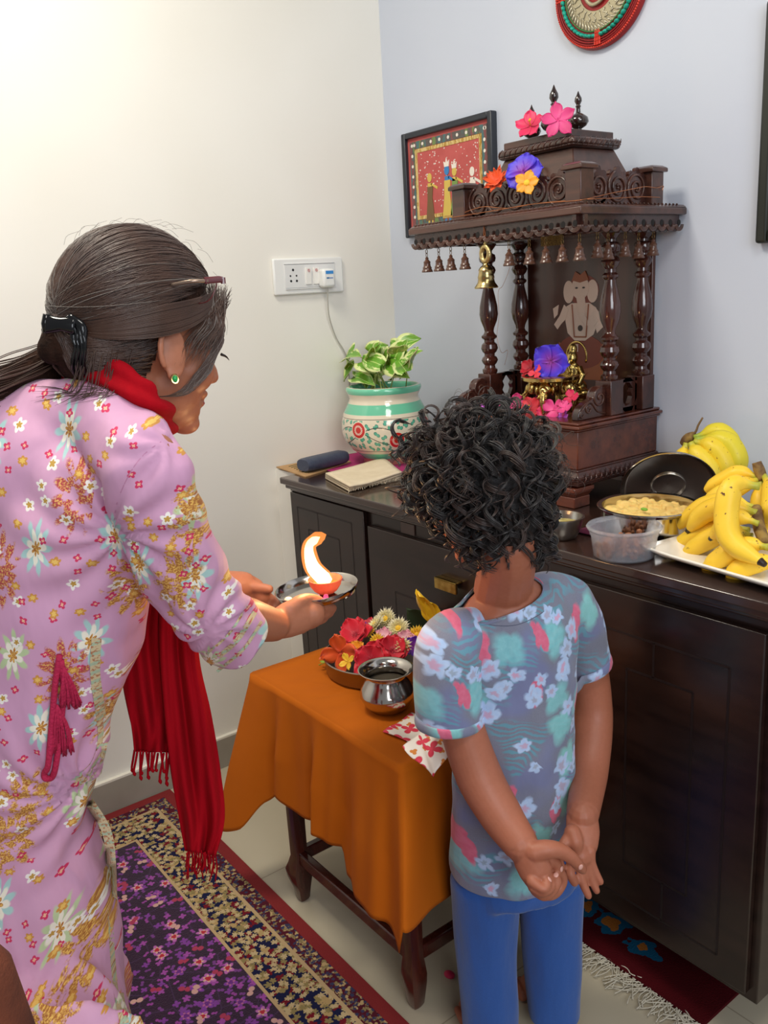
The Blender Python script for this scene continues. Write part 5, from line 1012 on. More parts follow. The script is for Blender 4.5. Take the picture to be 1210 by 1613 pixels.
MB().lathe([(0, 0), (rd*.80, 0), (0, .0006)], 30, dcn+A(0, 0, rd*.60)).build('oil', pm('oil', sr(170, 110, 40), .05), dy_)
t = NT('flame'); _, _, fz = t.xyz(t.obj()); t.set(col=(0, 0, 0), rough=1, emc=t.ramp(t.ma('MULTIPLY', fz, 10.), [(0.0, (1, .72, .38)), (.5, (1, .62, .26)), (.85, (1, .34, .10))]), ems=t.ramp(t.ma('MULTIPLY', fz, 10.), [(0, (14,)*3), (.6, (10,)*3), (.9, (3,)*3)]) if False else 11.); M_flame = t.m
fe = PE-.005
fpts = [E(518, 918, fe), E(506, 908, fe), E(493, 893, fe), E(487, 872, fe), E(488, 858, fe), E(497, 850, fe), E(504, 846, fe)]
fl_ = MB().tube(spline(fpts, 30), np.interp(np.linspace(0, 1, 30), [0, .1, .3, .5, .65, .8, .93, 1], [.009, .0135, .0125, .0085, .007, .0075, .003, .0003])*.92, 14)
fm_ = fl_.build('flame', M_flame, dy_, ang=180, label='bright yellow-white flame')
t = NT('flame_mantle'); t.set(col=(0, 0, 0), rough=1, spec=0., emc=(1, .30, .06, 1), ems=2.2, alpha=.28); fpt2 = spline(fpts+[E(514, 842, fe)], 30)
MB().tube(fpt2, np.interp(np.linspace(0, 1, 30), [0, .1, .3, .5, .65, .8, .93, 1], [.011, .0175, .0165, .013, .0115, .0125, .0075, .0004])*.92, 14).build('flame_mantle', t.m, fm_, ang=180, label='thin orange edge of the flame')
MB().tube([dcn+A(0, 0, rd*.55), E(508, 914, fe)], .0016, 6).build('wick', pm('wick', sr(60, 40, 30), .9), dy_)
pl_ = bpy.data.lights.new('lamp_flame', 'POINT'); pl_.energy = 1.5; pl_.color = (1, .56, .24); pl_.shadow_soft_size = .02; plo = bpy.data.objects.new('lamp_flame', pl_); COL.objects.link(plo); plo.location = E(494, 868, fe-.02)
M_swt = pm('sugar_white', sr(236, 228, 200), .5)
for u, v, lb in ((454, 941, 'small white sweet at the left rim of the held plate'), (468, 938, 'small white sweet just right of another on the held plate')): p = E(u, v, PE-.03); p[2] = pcn[2]-.002; MB().ball(p, (.0065, .0065, .004), seg=12, rings=8).build('sweet', M_swt, label=lb, cat='sweet', ang=180, group='white sweets on the held plate')
for u, v, s_, lb in ((497, 934, 71, 'small magenta blossom on the plate below the clay lamp'), (510, 941, 72, 'magenta blossom at the front rim of the held plate')): p = E(u, v, PE-.05); p[2] = pcn[2]+.001; flower('bougainvillea_bract', lb, 'flower', p, .010, F_mag, npet=3, face=(.5, -.6, .7), seed=s_, centre='none')
# ================================================================= PEOPLE: helpers
from mathutils.bvhtree import BVHTree
def mpp(u, v, e): return float((E(u, v, e)-CAM)@FWD)/FPX          # metres per photo pixel there
def limb(b, pts, n=28, seg=16, flat=1.0, ref=None):
    seg = 32 if n >= 24 else seg
    """limb through (u, v, e, radius in px)"""
    c = spline([E(p[0], p[1], p[2]) for p in pts], n); r = np.interp(np.linspace(0, len(pts)-1, n), range(len(pts)), [p[3]*mpp(*p[:3]) for p in pts]); b.tube(c, r, seg, flat=flat, ref=ref)
    b.ball(c[0], r[0]*.98, seg=12, rings=8); b.ball(c[-1], r[-1]*.98, seg=12, rings=8); return b
def wl(b, pts, n=28, seg=16, flat=1.0, ref=None):                  # the same with world points and metres
    c = spline([p[0] for p in pts], n); r = np.array([p[1] for p in pts]); 
    if r.ndim == 1: rr = np.interp(np.linspace(0, len(pts)-1, n), range(len(pts)), r); b.tube(c, rr, seg, flat=flat, ref=ref); b.ball(c[0], rr[0]*.98, seg=12, rings=8); b.ball(c[-1], rr[-1]*.98, seg=12, rings=8)
    else: rr = np.stack([np.interp(np.linspace(0, len(pts)-1, n), range(len(pts)), r[:, k]) for k in (0, 1)], 1); b.tube(c, rr, seg, ref=ref)
    return b
def cutopen(mb, cuts):
    """open the ends of a garment: (point, outward normal, radius)"""
    bm = bmesh.new(); me = mb.mesh('c', []); bm.from_mesh(me); bpy.data.meshes.remove(me)
    for p, nrm, rad, *pr in cuts:
        p = A(*p); n_ = unit(nrm); fs = []
        for f in bm.faces:
            c_ = A(*f.calc_center_median())
            if np.linalg.norm(c_-p) < rad and (c_-p)@n_ > -.02 and (not pr or pr[0](c_)): fs.append(f)
        g = set(fs)
        for f in fs: g.update(f.edges); g.update(f.verts)
        bmesh.ops.bisect_plane(bm, geom=list(g), plane_co=Vector(p), plane_no=Vector(unit(nrm)), clear_outer=True)
    loose = [v for v in bm.verts if not v.link_faces]; bmesh.ops.delete(bm, geom=loose, context='VERTS')
    bm.verts.index_update(); r = MB(); r.v = [np.array([v.co[:] for v in bm.verts])]; r.f = [tuple(v.index for v in f.verts) for f in bm.faces]; r.m = [0]*len(r.f); r.n = len(bm.verts); bm.free(); return r
def wrinkle(o, fn):
    me = o.data; n = len(me.vertices); co = np.empty(n*3); me.vertices.foreach_get('co', co); co = co.reshape(-1, 3); no = np.empty(n*3); me.vertices.foreach_get('normal', no); no = no.reshape(-1, 3)
    me.vertices.foreach_set('co', (co+no*np.asarray(fn(co+wloc(o)))[:, None]).ravel()); me.update()
def npnoise(p, sc_, seed=0):
    q = p*np.asarray(sc_)+seed; return np.array([mnoise.noise(Vector(x)) for x in q])
def skin(name, c1, c2, c3):
    t = NT(name); nz = t.noise(t.obj(), 14, 3); n2 = t.noise(t.obj(), 160, 3)
    t.set(col=t.mix(t.ma('MULTIPLY', n2, .35), t.mix(nz, c1, c2), c3), rough=.48, spec=.4, sss=.12, ssss=.012, sssr=(1, .35, .2)); t.bump(n2, .12, .0008); return t.m
def head_volume(b, C, R_, s):
    L = lambda x, y, z: C+R_@(A(x, y, z)*s)
    def el(c, r, rot=None): b.ball(L(*c), A(*r)*s, M=R_ if rot is None else R_@rot, seg=20, rings=14)
    el((-.008, 0, .030), (.094, .076, .092)); el((.020, 0, .020), (.070, .070, .080)); el((.030, 0, -.045), (.056, .056, .062)); el((.045, 0, -.075), (.042, .040, .034)); el((.070, 0, -.098), (.020, .022, .016))
    el((.052, .034, -.030), (.032, .028, .032)); el((.052, -.034, -.030), (.032, .028, .032)); el((.078, 0, .030), (.020, .050, .030)); el((.083, .0, .012), (.014, .042, .009))
    b.tube([L(.084, 0, .008), L(.094, 0, -.012), L(.104, 0, -.030)], A(.008, .010, .012)*s, 12); el((.106, 0, -.034), (.011, .012, .010)); el((.096, .012, -.037), (.010, .008, .008)); el((.096, -.012, -.037), (.010, .008, .008))
    el((.084, 0, -.058), (.014, .022, .008)); el((.089, 0, -.060), (.008, .018, .005)); el((.085, 0, -.071), (.010, .017, .007)); el((.076, 0, -.083), (.014, .018, .010))
    for sy in (-1, 1):
        el((.074, sy*.032, -.002), (.012, .016, .011)); el((-.006, sy*.074, -.016), (.016, .005, .027), rot3(0, -.25, sy*.35))
        ring = [L(-.006+.018*math.cos(a)-.004*math.sin(a), sy*(.079+.004*math.cos(a+pi)), -.014+.029*math.sin(a)) for a in np.linspace(-pi*.45, pi*1.25, 18)]; b.tube(ring, .0042*s, 8); el((-.001, sy*.076, -.040), (.008, .004, .009))
def hairmat(name, c1, c2, rough=.38):
    t = NT(name); nz = t.noise(t.obj(), 24, 3); t.set(col=t.mix(nz, c1, c2), rough=rough, spec=.5, sheen=.1); return t.m
M_blackg = pm('black_glossy', sr(14, 14, 16), .12)

# ================================================================= THE WOMAN
wo = thing('person', 'woman in a pink floral kurta and red scarf bending forward with a lit plate', 'person', (1.10, -1.55, .009))
SK_w = skin('skin_woman', sr(178, 116, 86), sr(158, 94, 66), sr(190, 132, 104))
HC = A(1.0476, -1.2551, 1.300); HR = np.array([[-.1432, -.9892, -.0314], [.9664, -.1466, .2113], [-.2136, 0., .9769]]); HS = 1.06
LW = lambda x, y, z: HC+HR@(A(x, y, z)*HS)
side = unit(A(.97, -.16, 0)); fwd_w = A(.15, .97, 0)
b = MB(); head_volume(b, HC, HR, HS)
nb = E(190, 655, 1.17)
wl(b, [(LW(-.020, 0, -.045), .052), (LW(-.035, 0, -.10), .050), (nb, .058)], 14)
TS = [(190, 655, 1.17, .075, .055), (150, 700, 1.17, .150, .095), (115, 780, 1.165, .165, .125), (92, 870, 1.16, .158, .130), (78, 970, 1.155, .150, .132), (52, 1060, 1.15, .145, .118), (38, 1150, 1.15, .142, .114), (14, 1250, 1.15, .145, .112), (14, 1330, 1.15, .165, .128), (24, 1420, 1.14, .182, .142), (34, 1520, 1.13, .190, .146), (38, 1620, 1.12, .192, .150)]
wl(b, [(E(*t_[:3]), (t_[3]*.86, t_[4]*.82)) for t_ in TS[:11]], 40, 20, ref=side)
rsh, relb, rwr = E(225, 722, 1.02), E(335, 965, 1.13), E(432, 985, 1.262)
print('woman arm', np.linalg.norm(rsh-relb), np.linalg.norm(relb-rwr))
wl(b, [(rsh, .042), ((rsh+relb)/2, .040), (relb, .036), (relb*.5+rwr*.5, .034), (rwr, .0255)], 30)
lsh, lelb, lwr = E(170, 715, 1.32), E(256, 930, 1.40), E(383, 921, 1.46)
wl(b, [(lsh, .042), ((lsh+lelb)/2, .040), (lelb, .033), (lelb*.5+lwr*.5, .032), (lwr, .024)], 30)
# near hand: palm tilted under the plate, fingers below it, thumb along the rim
limb(b, [(432, 985, 1.262, 24), (452, 977, 1.283, 29), (474, 969, 1.302, 30), (490, 966, 1.315, 24)], 16, flat=.62, ref=UPV)
limb(b, [(456, 962, 1.285, 14), (474, 947, 1.300, 11), (490, 943, 1.316, 8.5), (503, 946, 1.326, 7.5)], 14, 12)
for q in (((484, 958, 1.318, 10), (503, 956, 1.332, 9), (518, 958, 1.352, 8.5), (524, 958, 1.366, 7.5)), ((484, 968, 1.322, 11), (502, 966, 1.338, 9.5), (515, 966, 1.358, 9), (520, 963, 1.374, 8)), ((480, 977, 1.325, 11), (496, 976, 1.342, 9.5), (507, 974, 1.362, 9), (512, 969, 1.376, 8)), ((472, 984, 1.322, 10), (486, 984, 1.340, 8.5), (496, 981, 1.356, 8), (502, 976, 1.370, 7))): limb(b, q, 14, 12)
# far hand
limb(b, [(383, 921, 1.46, 20), (398, 930, 1.465, 21), (412, 940, 1.462, 17)], 12, flat=.6, ref=UPV)
limb(b, [(392, 922, 1.455, 11), (408, 926, 1.452, 9), (424, 928, 1.448, 7.5)], 12, 12)
for q in (((408, 934, 1.462, 8.5), (424, 942, 1.462, 7.5), (438, 948, 1.455, 6.5)), ((405, 940, 1.464, 8.5), (421, 948, 1.463, 7.5), (436, 954, 1.452, 6.5)), ((402, 946, 1.464, 8), (417, 954, 1.462, 7.5), (432, 958, 1.448, 6.5)), ((399, 950, 1.462, 7.5), (412, 958, 1.458, 7), (424, 962, 1.444, 6))): limb(b, q, 12, 12)
hipc = E(*TS[10][:3])
for sgn in (-1, 1):
    hp = hipc+side*.085*sgn; kn = A(hp[0], hp[1]+.02, .46)+side*.01*sgn; an = A(hp[0], hp[1]-.03, .09); wl(b, [(hp, .08), (kn, .055), (kn*.4+an*.6+A(0, -.01, 0), .05), (an, .034)], 24)
    wl(b, [(an+A(0, -.02, -.045), .028), (an+A(.01, .07, -.048), .030), (an+A(.02, .15, -.058), .020)], 14, flat=.8)
body_w = remesh(b, .003, 3, .5, 'body').build('body', SK_w, wo, ang=180)
for sy in (-1, 1):
    MB().ball(LW(.0835, sy*.032, -.004), .0075*HS, seg=14, rings=10).build('eye', pm('eye_white', sr(220, 210, 200), .2), wo, ang=180)
MB().tube(spline([LW(.088, -.046, -.006), LW(.096, -.046, -.008), LW(.102, -.045, -.012)], 6), [.0022, .0018, .0015, .0012, .0008, .0003], 6).build('eyelashes', pm('lash', sr(24, 16, 14), .6), wo, ang=180)
MB().ball(LW(.0895, 0, -.0595), A(.006, .017, .0038)*HS, M=HR, seg=14, rings=8).ball(LW(.0875, 0, -.0705), A(.007, .016, .005)*HS, M=HR, seg=14, rings=8).build('lips', pm('lips', sr(150, 66, 60), .4), wo, ang=180)
# kurta
b = MB(); side_ = side
wl(b, [(E(*t_[:3]), (t_[3], t_[4])) for t_ in TS]+[(A(1.16, -1.585, .36), (.19, .15)), (A(1.15, -1.61, .22), (.195, .155)), (A(1.15, -1.62, .10), (.20, .16))], 70, 30, ref=side)
limb(b, [(0, 705, 1.15, 74), (80, 668, 1.13, 72), (150, 664, 1.10, 62), (205, 690, 1.06, 54)], 24, 22)
b.ball(E(60, 735, 1.17), (.15, .13, .12), M=frameM(side, (0, 0, 1)), seg=20, rings=14); b.ball(E(20, 850, 1.17), (.15, .12, .14), M=frameM(side, (0, 0, 1)), seg=20, rings=14)
limb(b, [(205, 705, 1.06, 66), (232, 740, 1.02, 68), (262, 840, 1.05, 68), (298, 920, 1.09, 64), (340, 975, 1.13, 57), (392, 1022, 1.18, 53), (430, 1056, 1.20, 52)], 34, 24)
limb(b, [(170, 690, 1.30, 60), (185, 760, 1.34, 60), (210, 860, 1.37, 56), (243, 930, 1.40, 50), (256, 945, 1.41, 46)], 26, 20)
wl(b, [(E(180, 645, 1.17), .062), (E(205, 632, 1.165), .056)], 8)
kur = remesh(b, .006, 9, .6, 'kurta')
cuffc = E(371, 1005, 1.168); cuffn = unit(E(430, 1052, 1.20)-E(352, 985, 1.14))
kur = cutopen(kur, [(cuffc, cuffn, .17, lambda c_: (c_-E(300, 990, 1.13))@unit(A(.6, .8, 0)) > -.01), ((1.15, -1.62, .14), (0, 0, -1), .6), (E(252, 940, 1.408), unit(E(256, 945, 1.41)-E(210, 860, 1.37)), .07)])
t = NT('kurta_print'); uv = t.attr(); nz = t.noise(t.obj(), 4, 3)
wv = t.n('TexNoise', {'Vector': uv, 'Scale': 34.0, 'Detail': 3.0}).outputs[1]; uvd = t.vm('ADD', uv, t.vm('SCALE', t.vm('SUBTRACT', wv, (.5, .5, .5)), sc=.010))
c = t.mix(nz, sr(216, 166, 190), sr(198, 148, 186))
gsp = t.noise(uv, 420, 3, .7); gold = t.mix(t.sm(gsp, .46, .58), sr(168, 104, 52), sr(232, 186, 96)); goldred = t.mix(t.sm(gsp, .5, .56), sr(176, 70, 76), sr(226, 176, 100))
ev = t.vm('MULTIPLY', uvd, (1, .56, 1)); 
# sprigs: pale green with aqua dots, long gold clusters, white and gold daisies, small red dots
mk, q, rn = motif(t, ev, 14.5, 9, .30, .75, .9, 2.7, .75); c = t.mix(t.ma('MULTIPLY', mk, .8), c, t.mix(t.ma('GREATER_THAN', rn[1], .5), sr(184, 214, 150), sr(160, 216, 206)))
mk, q, rn = motif(t, ev, 14.5, 7, .20, .6, .9, 2.7, .75); c = t.mix(mk, c, t.mix(t.ma('GREATER_THAN', q, .45), gold, sr(238, 232, 214)))
mk, q, rn = motif(t, t.vm('MULTIPLY', uvd, (1, .62, 1)), 11.5, 11, .36, .5, .72, 11.3, .8); cut = t.sm(t.noise(uv, 75, 3, .6), .44, .50); c = t.mix(t.ma('MULTIPLY', mk, cut), c, t.mix(t.ma('GREATER_THAN', rn[0], .55), gold, goldred))
for scl, pet, r0, amp, pr, sd, ca, cb_, lim in ((33, 5, .27, .5, .34, 21.4, sr(240, 234, 226), sr(190, 150, 70), .45), (44, 4, .24, .5, .30, 31.9, sr(204, 52, 96), sr(236, 180, 150), .4), (38, 6, .25, .4, .30, 43.2, sr(206, 146, 70), sr(232, 190, 100), .5)):
    mk, q, rn = motif(t, uvd, scl, pet, r0, amp, pr, sd, .9); c = t.mix(mk, c, t.mix(t.ma('LESS_THAN', q, lim), ca, cb_))
t.set(col=c, rough=.7, sheen=.05, spec=.25); wr1 = t.noise(t.vm('MULTIPLY', t.obj(), (1, 1, .45)), 16, 3, .5); t.bump(wr1, .55, .012); M_kur = t.m
ko = kur.build('kurta', M_kur, wo, ang=180, label='pink kurta printed with gold, white and green sprigs')
def kwr(p):
    d1 = npnoise(p, (9, 9, 5), 3.1)*.006
    for c_, ax1, ax2, am, fr_, ra in ((E(190, 835, 1.03), A(.6, .8, 0), A(0, 0, 1), .0050, 11, .13), (E(120, 1245, 1.05), A(.6, .8, 0), A(0, 0, 1), .0060, 15, .12), (E(330, 985, 1.08), A(.6, .8, 0), A(0, 0, 1), .0045, 10, .09), (E(262, 690, 1.0), A(.6, .8, 0), A(0, 0, 1), .0030, 9, .08)):
        q = p-c_; x_, y_ = q@ax1, q@ax2; r_ = np.linalg.norm(q, axis=1); d1 = d1+am*np.exp(-(r_/ra)**2)*np.clip(r_/.03, 0, 1)*np.sin(np.arctan2(y_, x_)*fr_+6*r_/ra+1.)
    a_ = npnoise(p@np.array([[.7, 0, .7], [0, 1, 0], [-.7, 0, .7]]), (26, 26, 7), 7.7)*.0045
    low = np.clip((.62-p[:, 2])/.2, 0, 1); ang_ = np.arctan2(p[:, 1]+1.55, p[:, 0]-1.12); return d1+a_+low*.004*np.sin(ang_*11+3*np.sin(p[:, 2]*6))
wrinkle(ko, kwr)
ca_, sa_ = math.cos(.22), math.sin(.22); au, av = A(.6, .8, 0), A(0, 0, 1)
def kuv(p):
    u_, v_ = p@au, p[:, 2]; up_ = .22; return np.stack([u_*np.cos(up_)-v_*np.sin(up_), u_*np.sin(up_)+v_*np.cos(up_), u_*0], 1)
setattr_uv(ko, kuv); md = ko.modifiers.new('s', 'SOLIDIFY'); md.thickness = .0016; md.offset = 0
def bvh_of(o): me = o.data; w_ = wloc(o); return BVHTree.FromPolygons([tuple(A(*v.co)+w_) for v in me.vertices], [tuple(p.vertices) for p in me.polygons])
BV = bvh_of(ko)
def onto(bv, u, v, off=.002, fb=1.1):
    d = unit(ray(u, v)); h = bv.ray_cast(Vector(CAM), Vector(d)); return A(*h[0])-d*off if h[0] is not None else E(u, v, fb)
def ribbon(bv, pts, w_, n=60, off=.0025, fb=1.1):
    c_ = spline([(x, y, 0) for x, y in pts], n); tg = np.gradient(c_, axis=0); b = MB(); vs = []
    for i in range(n):
        nn = unit(A(-tg[i][1], tg[i][0], 0)); ww = w_ if np.ndim(w_) == 0 else np.interp(i/(n-1), np.linspace(0, 1, len(w_)), w_)
        for s_ in (-1, 0, 1): vs.append(onto(bv, c_[i][0]+nn[0]*ww*s_/2, c_[i][1]+nn[1]*ww*s_/2, off, fb))
    vs = np.array(vs); 
    b.add(vs, [(i*3+k, i*3+k+1, i*3+k+4, i*3+k+3) for i in range(n-1) for k in (0, 1)]); return b
t = NT('trim_band'); o_ = t.attr(); x, y, _ = t.xyz(o_); zz = t.ma('ABSOLUTE', t.ma('SUBTRACT', t.ma('FRACT', t.ma('MULTIPLY', y, 70.)), .5)); nz = t.noise(o_, 260, 3)
c = t.mix(t.ma('GREATER_THAN', t.ma('ADD', zz, t.ma('MULTIPLY', nz, .4)), .5), sr(206, 190, 150), sr(170, 190, 160)); c = t.mix(t.sm(nz, .52, .6), c, sr(176, 120, 84)); t.set(col=c, rough=.7); M_trim = t.m
def band_uv(o): setattr_uv(o, lambda p: np.stack([p@au, p[:, 2], p[:, 2]*0], 1))
for pts, wd in (([(152, 1005), (150, 1060), (158, 1120), (162, 1165), (150, 1205), (118, 1235)], 16), ([(140, 1262), (168, 1310), (176, 1370), (178, 1450), (184, 1540), (196, 1612)], 15)):
    o = ribbon(BV, pts, wd).build('trim_band', M_trim, ko, ang=180, label='cream and green border strip'); band_uv(o)
for k, (a_, c_, wd) in enumerate((((414, 976), (342, 1058), 5), ((402, 964), (330, 1046), 8), (((390, 953)), (319, 1035), 4))):
    m_ = ((a_[0]+c_[0])/2+6, (a_[1]+c_[1])/2+5); o = ribbon(BV, [a_, m_, c_], wd, 30, fb=1.16).build('cuff_band', M_trim, ko, ang=180); band_uv(o)
sm_ = pm('seam', sr(190, 130, 164), .8)
ribbon(BV, [(262, 690), (228, 715), (205, 745), (185, 790), (178, 830)], 1.6, 40, .001).build('seam', sm_, ko, ang=180)
# tassel at the waist
M_tas = pm('tassel_pink', sr(186, 28, 74), .8, bump=(260, .8, .003)); ta = MB(); tp_ = [onto(BV, u, v, .010) for u, v in ((94, 1032), (88, 1070), (84, 1110), (80, 1160), (76, 1205), (70, 1218), (72, 1226), (82, 1224), (88, 1205), (94, 1160), (98, 1120), (100, 1080), (96, 1040))]
b = MB().tube(spline(tp_, 60), .0042, 8); b.build('twisted_cord', M_tas, wo, ang=180)
g = random.Random(6); b = MB()
for (u0, v0, u1, v1, u2, v2, w_) in ((100, 1050, 108, 1085, 112, 1112, 17), (90, 1110, 96, 1145, 98, 1186, 17)):
    for k in range(70):
        s_ = g.uniform(-1, 1); b.tube(spline([onto(BV, u0, v0, .012), onto(BV, u1+s_*w_*.7, v1, .012+g.uniform(0, .008)), onto(BV, u2+s_*w_+g.uniform(-2, 2), v2+g.uniform(-5, 6)-abs(s_)*3, .010+g.uniform(0, .008))], 8), .0011, 5)
b.build('tassel', M_tas, wo, ang=180)
# scarf
t = NT('red_scarf'); wv = t.noise(t.vm('MULTIPLY', t.obj(), (1, 1, .15)), 90, 4); t.set(col=t.mix(wv, sr(176, 6, 24), sr(148, 2, 18)), rough=.9, sheen=.0, spec=.15); t.bump(t.noise(t.obj(), 500, 2), .3, .001); M_scf = t.m
scf = thing('x', 'x', 'x'); bpy.data.objects.remove(scf)
b = MB(); cpt = [E(160, 556, 1.25), E(128, 566, 1.20), E(118, 580, 1.15), E(146, 590, 1.105), E(184, 602, 1.080), E(220, 624, 1.072), E(246, 648, 1.090), E(258, 672, 1.15), E(250, 710, 1.22)]
b.tube(spline(cpt, 60), [(.026-.008*(i/60)+.002*math.sin(i*.7), .016) for i in range(60)], 18, ref=(.2, .3, .9)); so = remesh(b, .004, 3).build('scarf', M_scf, wo, ang=180, label='red scarf round the neck')
wrinkle(so, lambda p: .004*np.sin(((p-cpt[0])@unit(A(.2, .5, 1.)))*230))
def drape(Lp, Rp, e0, n=50, m=30, amp=.010, ph=0.):
    Ls = spline([(a, c_, 0) for a, c_ in Lp], n+1); Rs = spline([(a, c_, 0) for a, c_ in Rp], n+1); b = MB()
    def f(i, j):
        k = int(round(i*n)); u = Ls[k][0]*(1-j)+Rs[k][0]*j; v = Ls[k][1]*(1-j)+Rs[k][1]*j; return E(u, v, e0+amp*math.sin(j*11+ph+1.2*math.sin(i*4))+.5*amp*math.sin(j*23+i*5+ph)-.03*(i))
    return b.grid(f, n, m)
drape([(206, 925), (184, 1000), (194, 1080), (208, 1150), (212, 1184)], [(262, 925), (272, 1000), (284, 1080), (288, 1150), (284, 1186)], 1.255, ph=.4).build('scarf_end', M_scf, wo, ang=180, solid=.0016)
drape([(252, 925), (250, 1010), (258, 1120), (270, 1220), (284, 1300), (292, 1340)], [(308, 940), (314, 1040), (334, 1130), (348, 1220), (354, 1290), (340, 1348)], 1.235, ph=2.).build('scarf_end', M_scf, wo, ang=180, solid=.0016)
b = MB()
for k in range(16):
    u = 212+k*4.6; v = 1184+g.uniform(-4, 3); e_ = 1.225+g.uniform(-.008, .008); L_ = g.uniform(28, 54); x_ = g.uniform(-8, 4); b.tube(spline([E(u, v, e_), E(u+x_*.5, v+L_*.4, e_), E(u+x_, v+L_*.8, e_), E(u+x_+2, v+L_, e_)], 12), [.0018]*9+[.0030, .0026, .0010], 6)
b.build('scarf_fringe', M_scf, wo, ang=180); b = MB()
for k in range(26):
    u = 294+k*1.8; v = 1342+g.uniform(-4, 3); e_ = 1.205+g.uniform(-.006, .006); L_ = g.uniform(24, 46); b.tube(spline([E(u, v, e_), E(u+g.uniform(-3, 3), v+L_*.5, e_), E(u+g.uniform(-6, 4), v+L_, e_)], 8), .0012, 5)
b.build('scarf_fringe', M_scf, wo, ang=180)
# hair
M_h1 = hairmat('hair_brown', sr(38, 24, 18), sr(86, 56, 40), .42); M_h2 = hairmat('hair_grey', sr(92, 82, 76), sr(128, 118, 110), .5); M_h0 = pm('hair_base', sr(34, 22, 17), .85, nz=(60, sr(56, 36, 27)), bump=(220, .8, .003), spec=.1)
cc_, cr_ = A(-.012, 0, .034), A(.103, .085, .100)
capb = MB().ball(LW(*cc_), cr_*HS*.985, M=HR, seg=28, rings=20)
capb.ball(LW(-.060, 0, -.012), A(.052, .060, .058)*HS, M=HR, seg=20, rings=14)
clipP = A(-.128, 0, -.002)
wl(capb, [(LW(-.075, 0, .0), .044), (LW(-.100, 0, -.012), .030), (LW(-.114, 0, -.026), .020)], 12)
pony = [LW(-.100, .0, -.016), E(104, 556, 1.18), E(66, 582, 1.15), E(28, 600, 1.12), E(-10, 614, 1.09), E(-60, 630, 1.07)]
wl(capb, [(pony[0], (.022, .022)), (pony[1], (.026, .020)), (pony[2], (.028, .018)), (pony[3], (.026, .016)), (pony[4], (.024, .014)), (pony[5], (.016, .010))], 24, ref=(.1, .2, 1))
cm_ = remesh(capb, .004, 2, .5, 'hair')
# trim the cap where the face, ear and neck are
V = cm_.v[0]; Lc = ((V-HC)@HR)/HS
keepv = ~(((Lc[:, 0] > .055+.45*(Lc[:, 2]-.075)) & (Lc[:, 2] < .078) & (Lc[:, 0] > .02)) | ((Lc[:, 0] > -.018) & (Lc[:, 2] < .022)))
fs = [f for f in cm_.f if all(keepv[i] for i in f)]; cm_.f = fs; cm_.m = [0]*len(fs)
ho = cm_.build('hair', M_h0, wo, ang=180)
def strands(n, seed, grey, jit=.0045, rad=(.0005, .0009)):
    g = random.Random(seed); b = MB()
    for _ in range(n):
        az = g.uniform(-2.0, 2.0); hx = math.cos(az); y0 = math.sin(az)
        zz = g.uniform(.0, 1.0); st = unit(A(hx*.95+.05, y0, (.62-.38*abs(az)/2.0 if abs(az) < 1.2 else .30-.35*(abs(az)-1.2)/.8)+zz*.9*(g.random() < .45)))
        if st[0] > .2 and st[2] < .25: st[2] = .30; st = unit(st)
        en = unit(A(-.96, g.uniform(-.10, .10), -.24+g.uniform(-.12, .16))); j0 = g.uniform(.0, jit); w1, w2, w3 = g.uniform(-.03, .03), g.uniform(-.03, .03), g.uniform(0, 6)
        th = math.acos(max(-1, min(1, float(st@en)))); pts = []; t0 = g.uniform(0, .12)
        for k in range(15):
            t_ = t0+(1-t0)*k/14; d = (math.sin((1-t_)*th)*st+math.sin(t_*th)*en)/max(1e-6, math.sin(th)); d = d+A(0, 0, -.10*math.sin(pi*t_)*abs(st[1]))+A(w1, w1, w2)*math.sin(t_*5+w3); d = unit(d)
            rr = cr_*(1.0+j0/.1)*(1-.02*t_); pts.append(LW(*(cc_+d*rr)))
        b.tube(pts, np.interp(np.linspace(0, 1, 15), [0, .1, .9, 1], [.0002, 1, 1, .4])*g.uniform(*rad), 4)
    return b
BVh = bvh_of(ho); OC = lambda u, v, off: onto(BVh, u, v, off, 1.13)
strands(1700, 1, False).build('hair_strands', M_h1, wo, ang=180); strands(90, 2, True, .0062, (.0003, .0005)).build('grey_strands', M_h2, wo, ang=180, label='thin grey strands')
b = MB(); b2 = MB(); g = random.Random(9)
for k in range(620):                        # pony tail
    o1, o2 = g.gauss(0, .36), g.gauss(0, .36); off = [(p+A(.1, .2, 1)*o1*.026*s_+side*o2*.022*s_) for p, s_ in zip(pony, (.55, .8, 1.1, 1.15, 1.15, 1.1))]
    b.tube(spline(off, 18)+np.array([A(0, 0, .0012*math.sin(i*.8+o1*9)) for i in range(18)]), g.uniform(.0005, .0009), 4)
for k in range(46):                         # loose locks falling from the nape over the collar and shoulder
    u0 = g.uniform(125, 215); u1 = u0-g.uniform(20, 110); v1 = 606+.18*(160-u1)*0+g.uniform(0, 34); vm = 604+g.uniform(0, 14); b.tube(spline([OC(u0, g.uniform(548, 570), .004), onto(BV, u0*.75+u1*.25, vm, .008), onto(BV, (u0+u1)/2, (vm+v1)/2, .005), onto(BV, u1, v1, .003)], 16), np.interp(np.linspace(0, 1, 16), [0, .7, 1], [1, .8, .15])*g.uniform(.0003, .0006), 4)
b.build('pony_tail', M_h1, wo, ang=180)
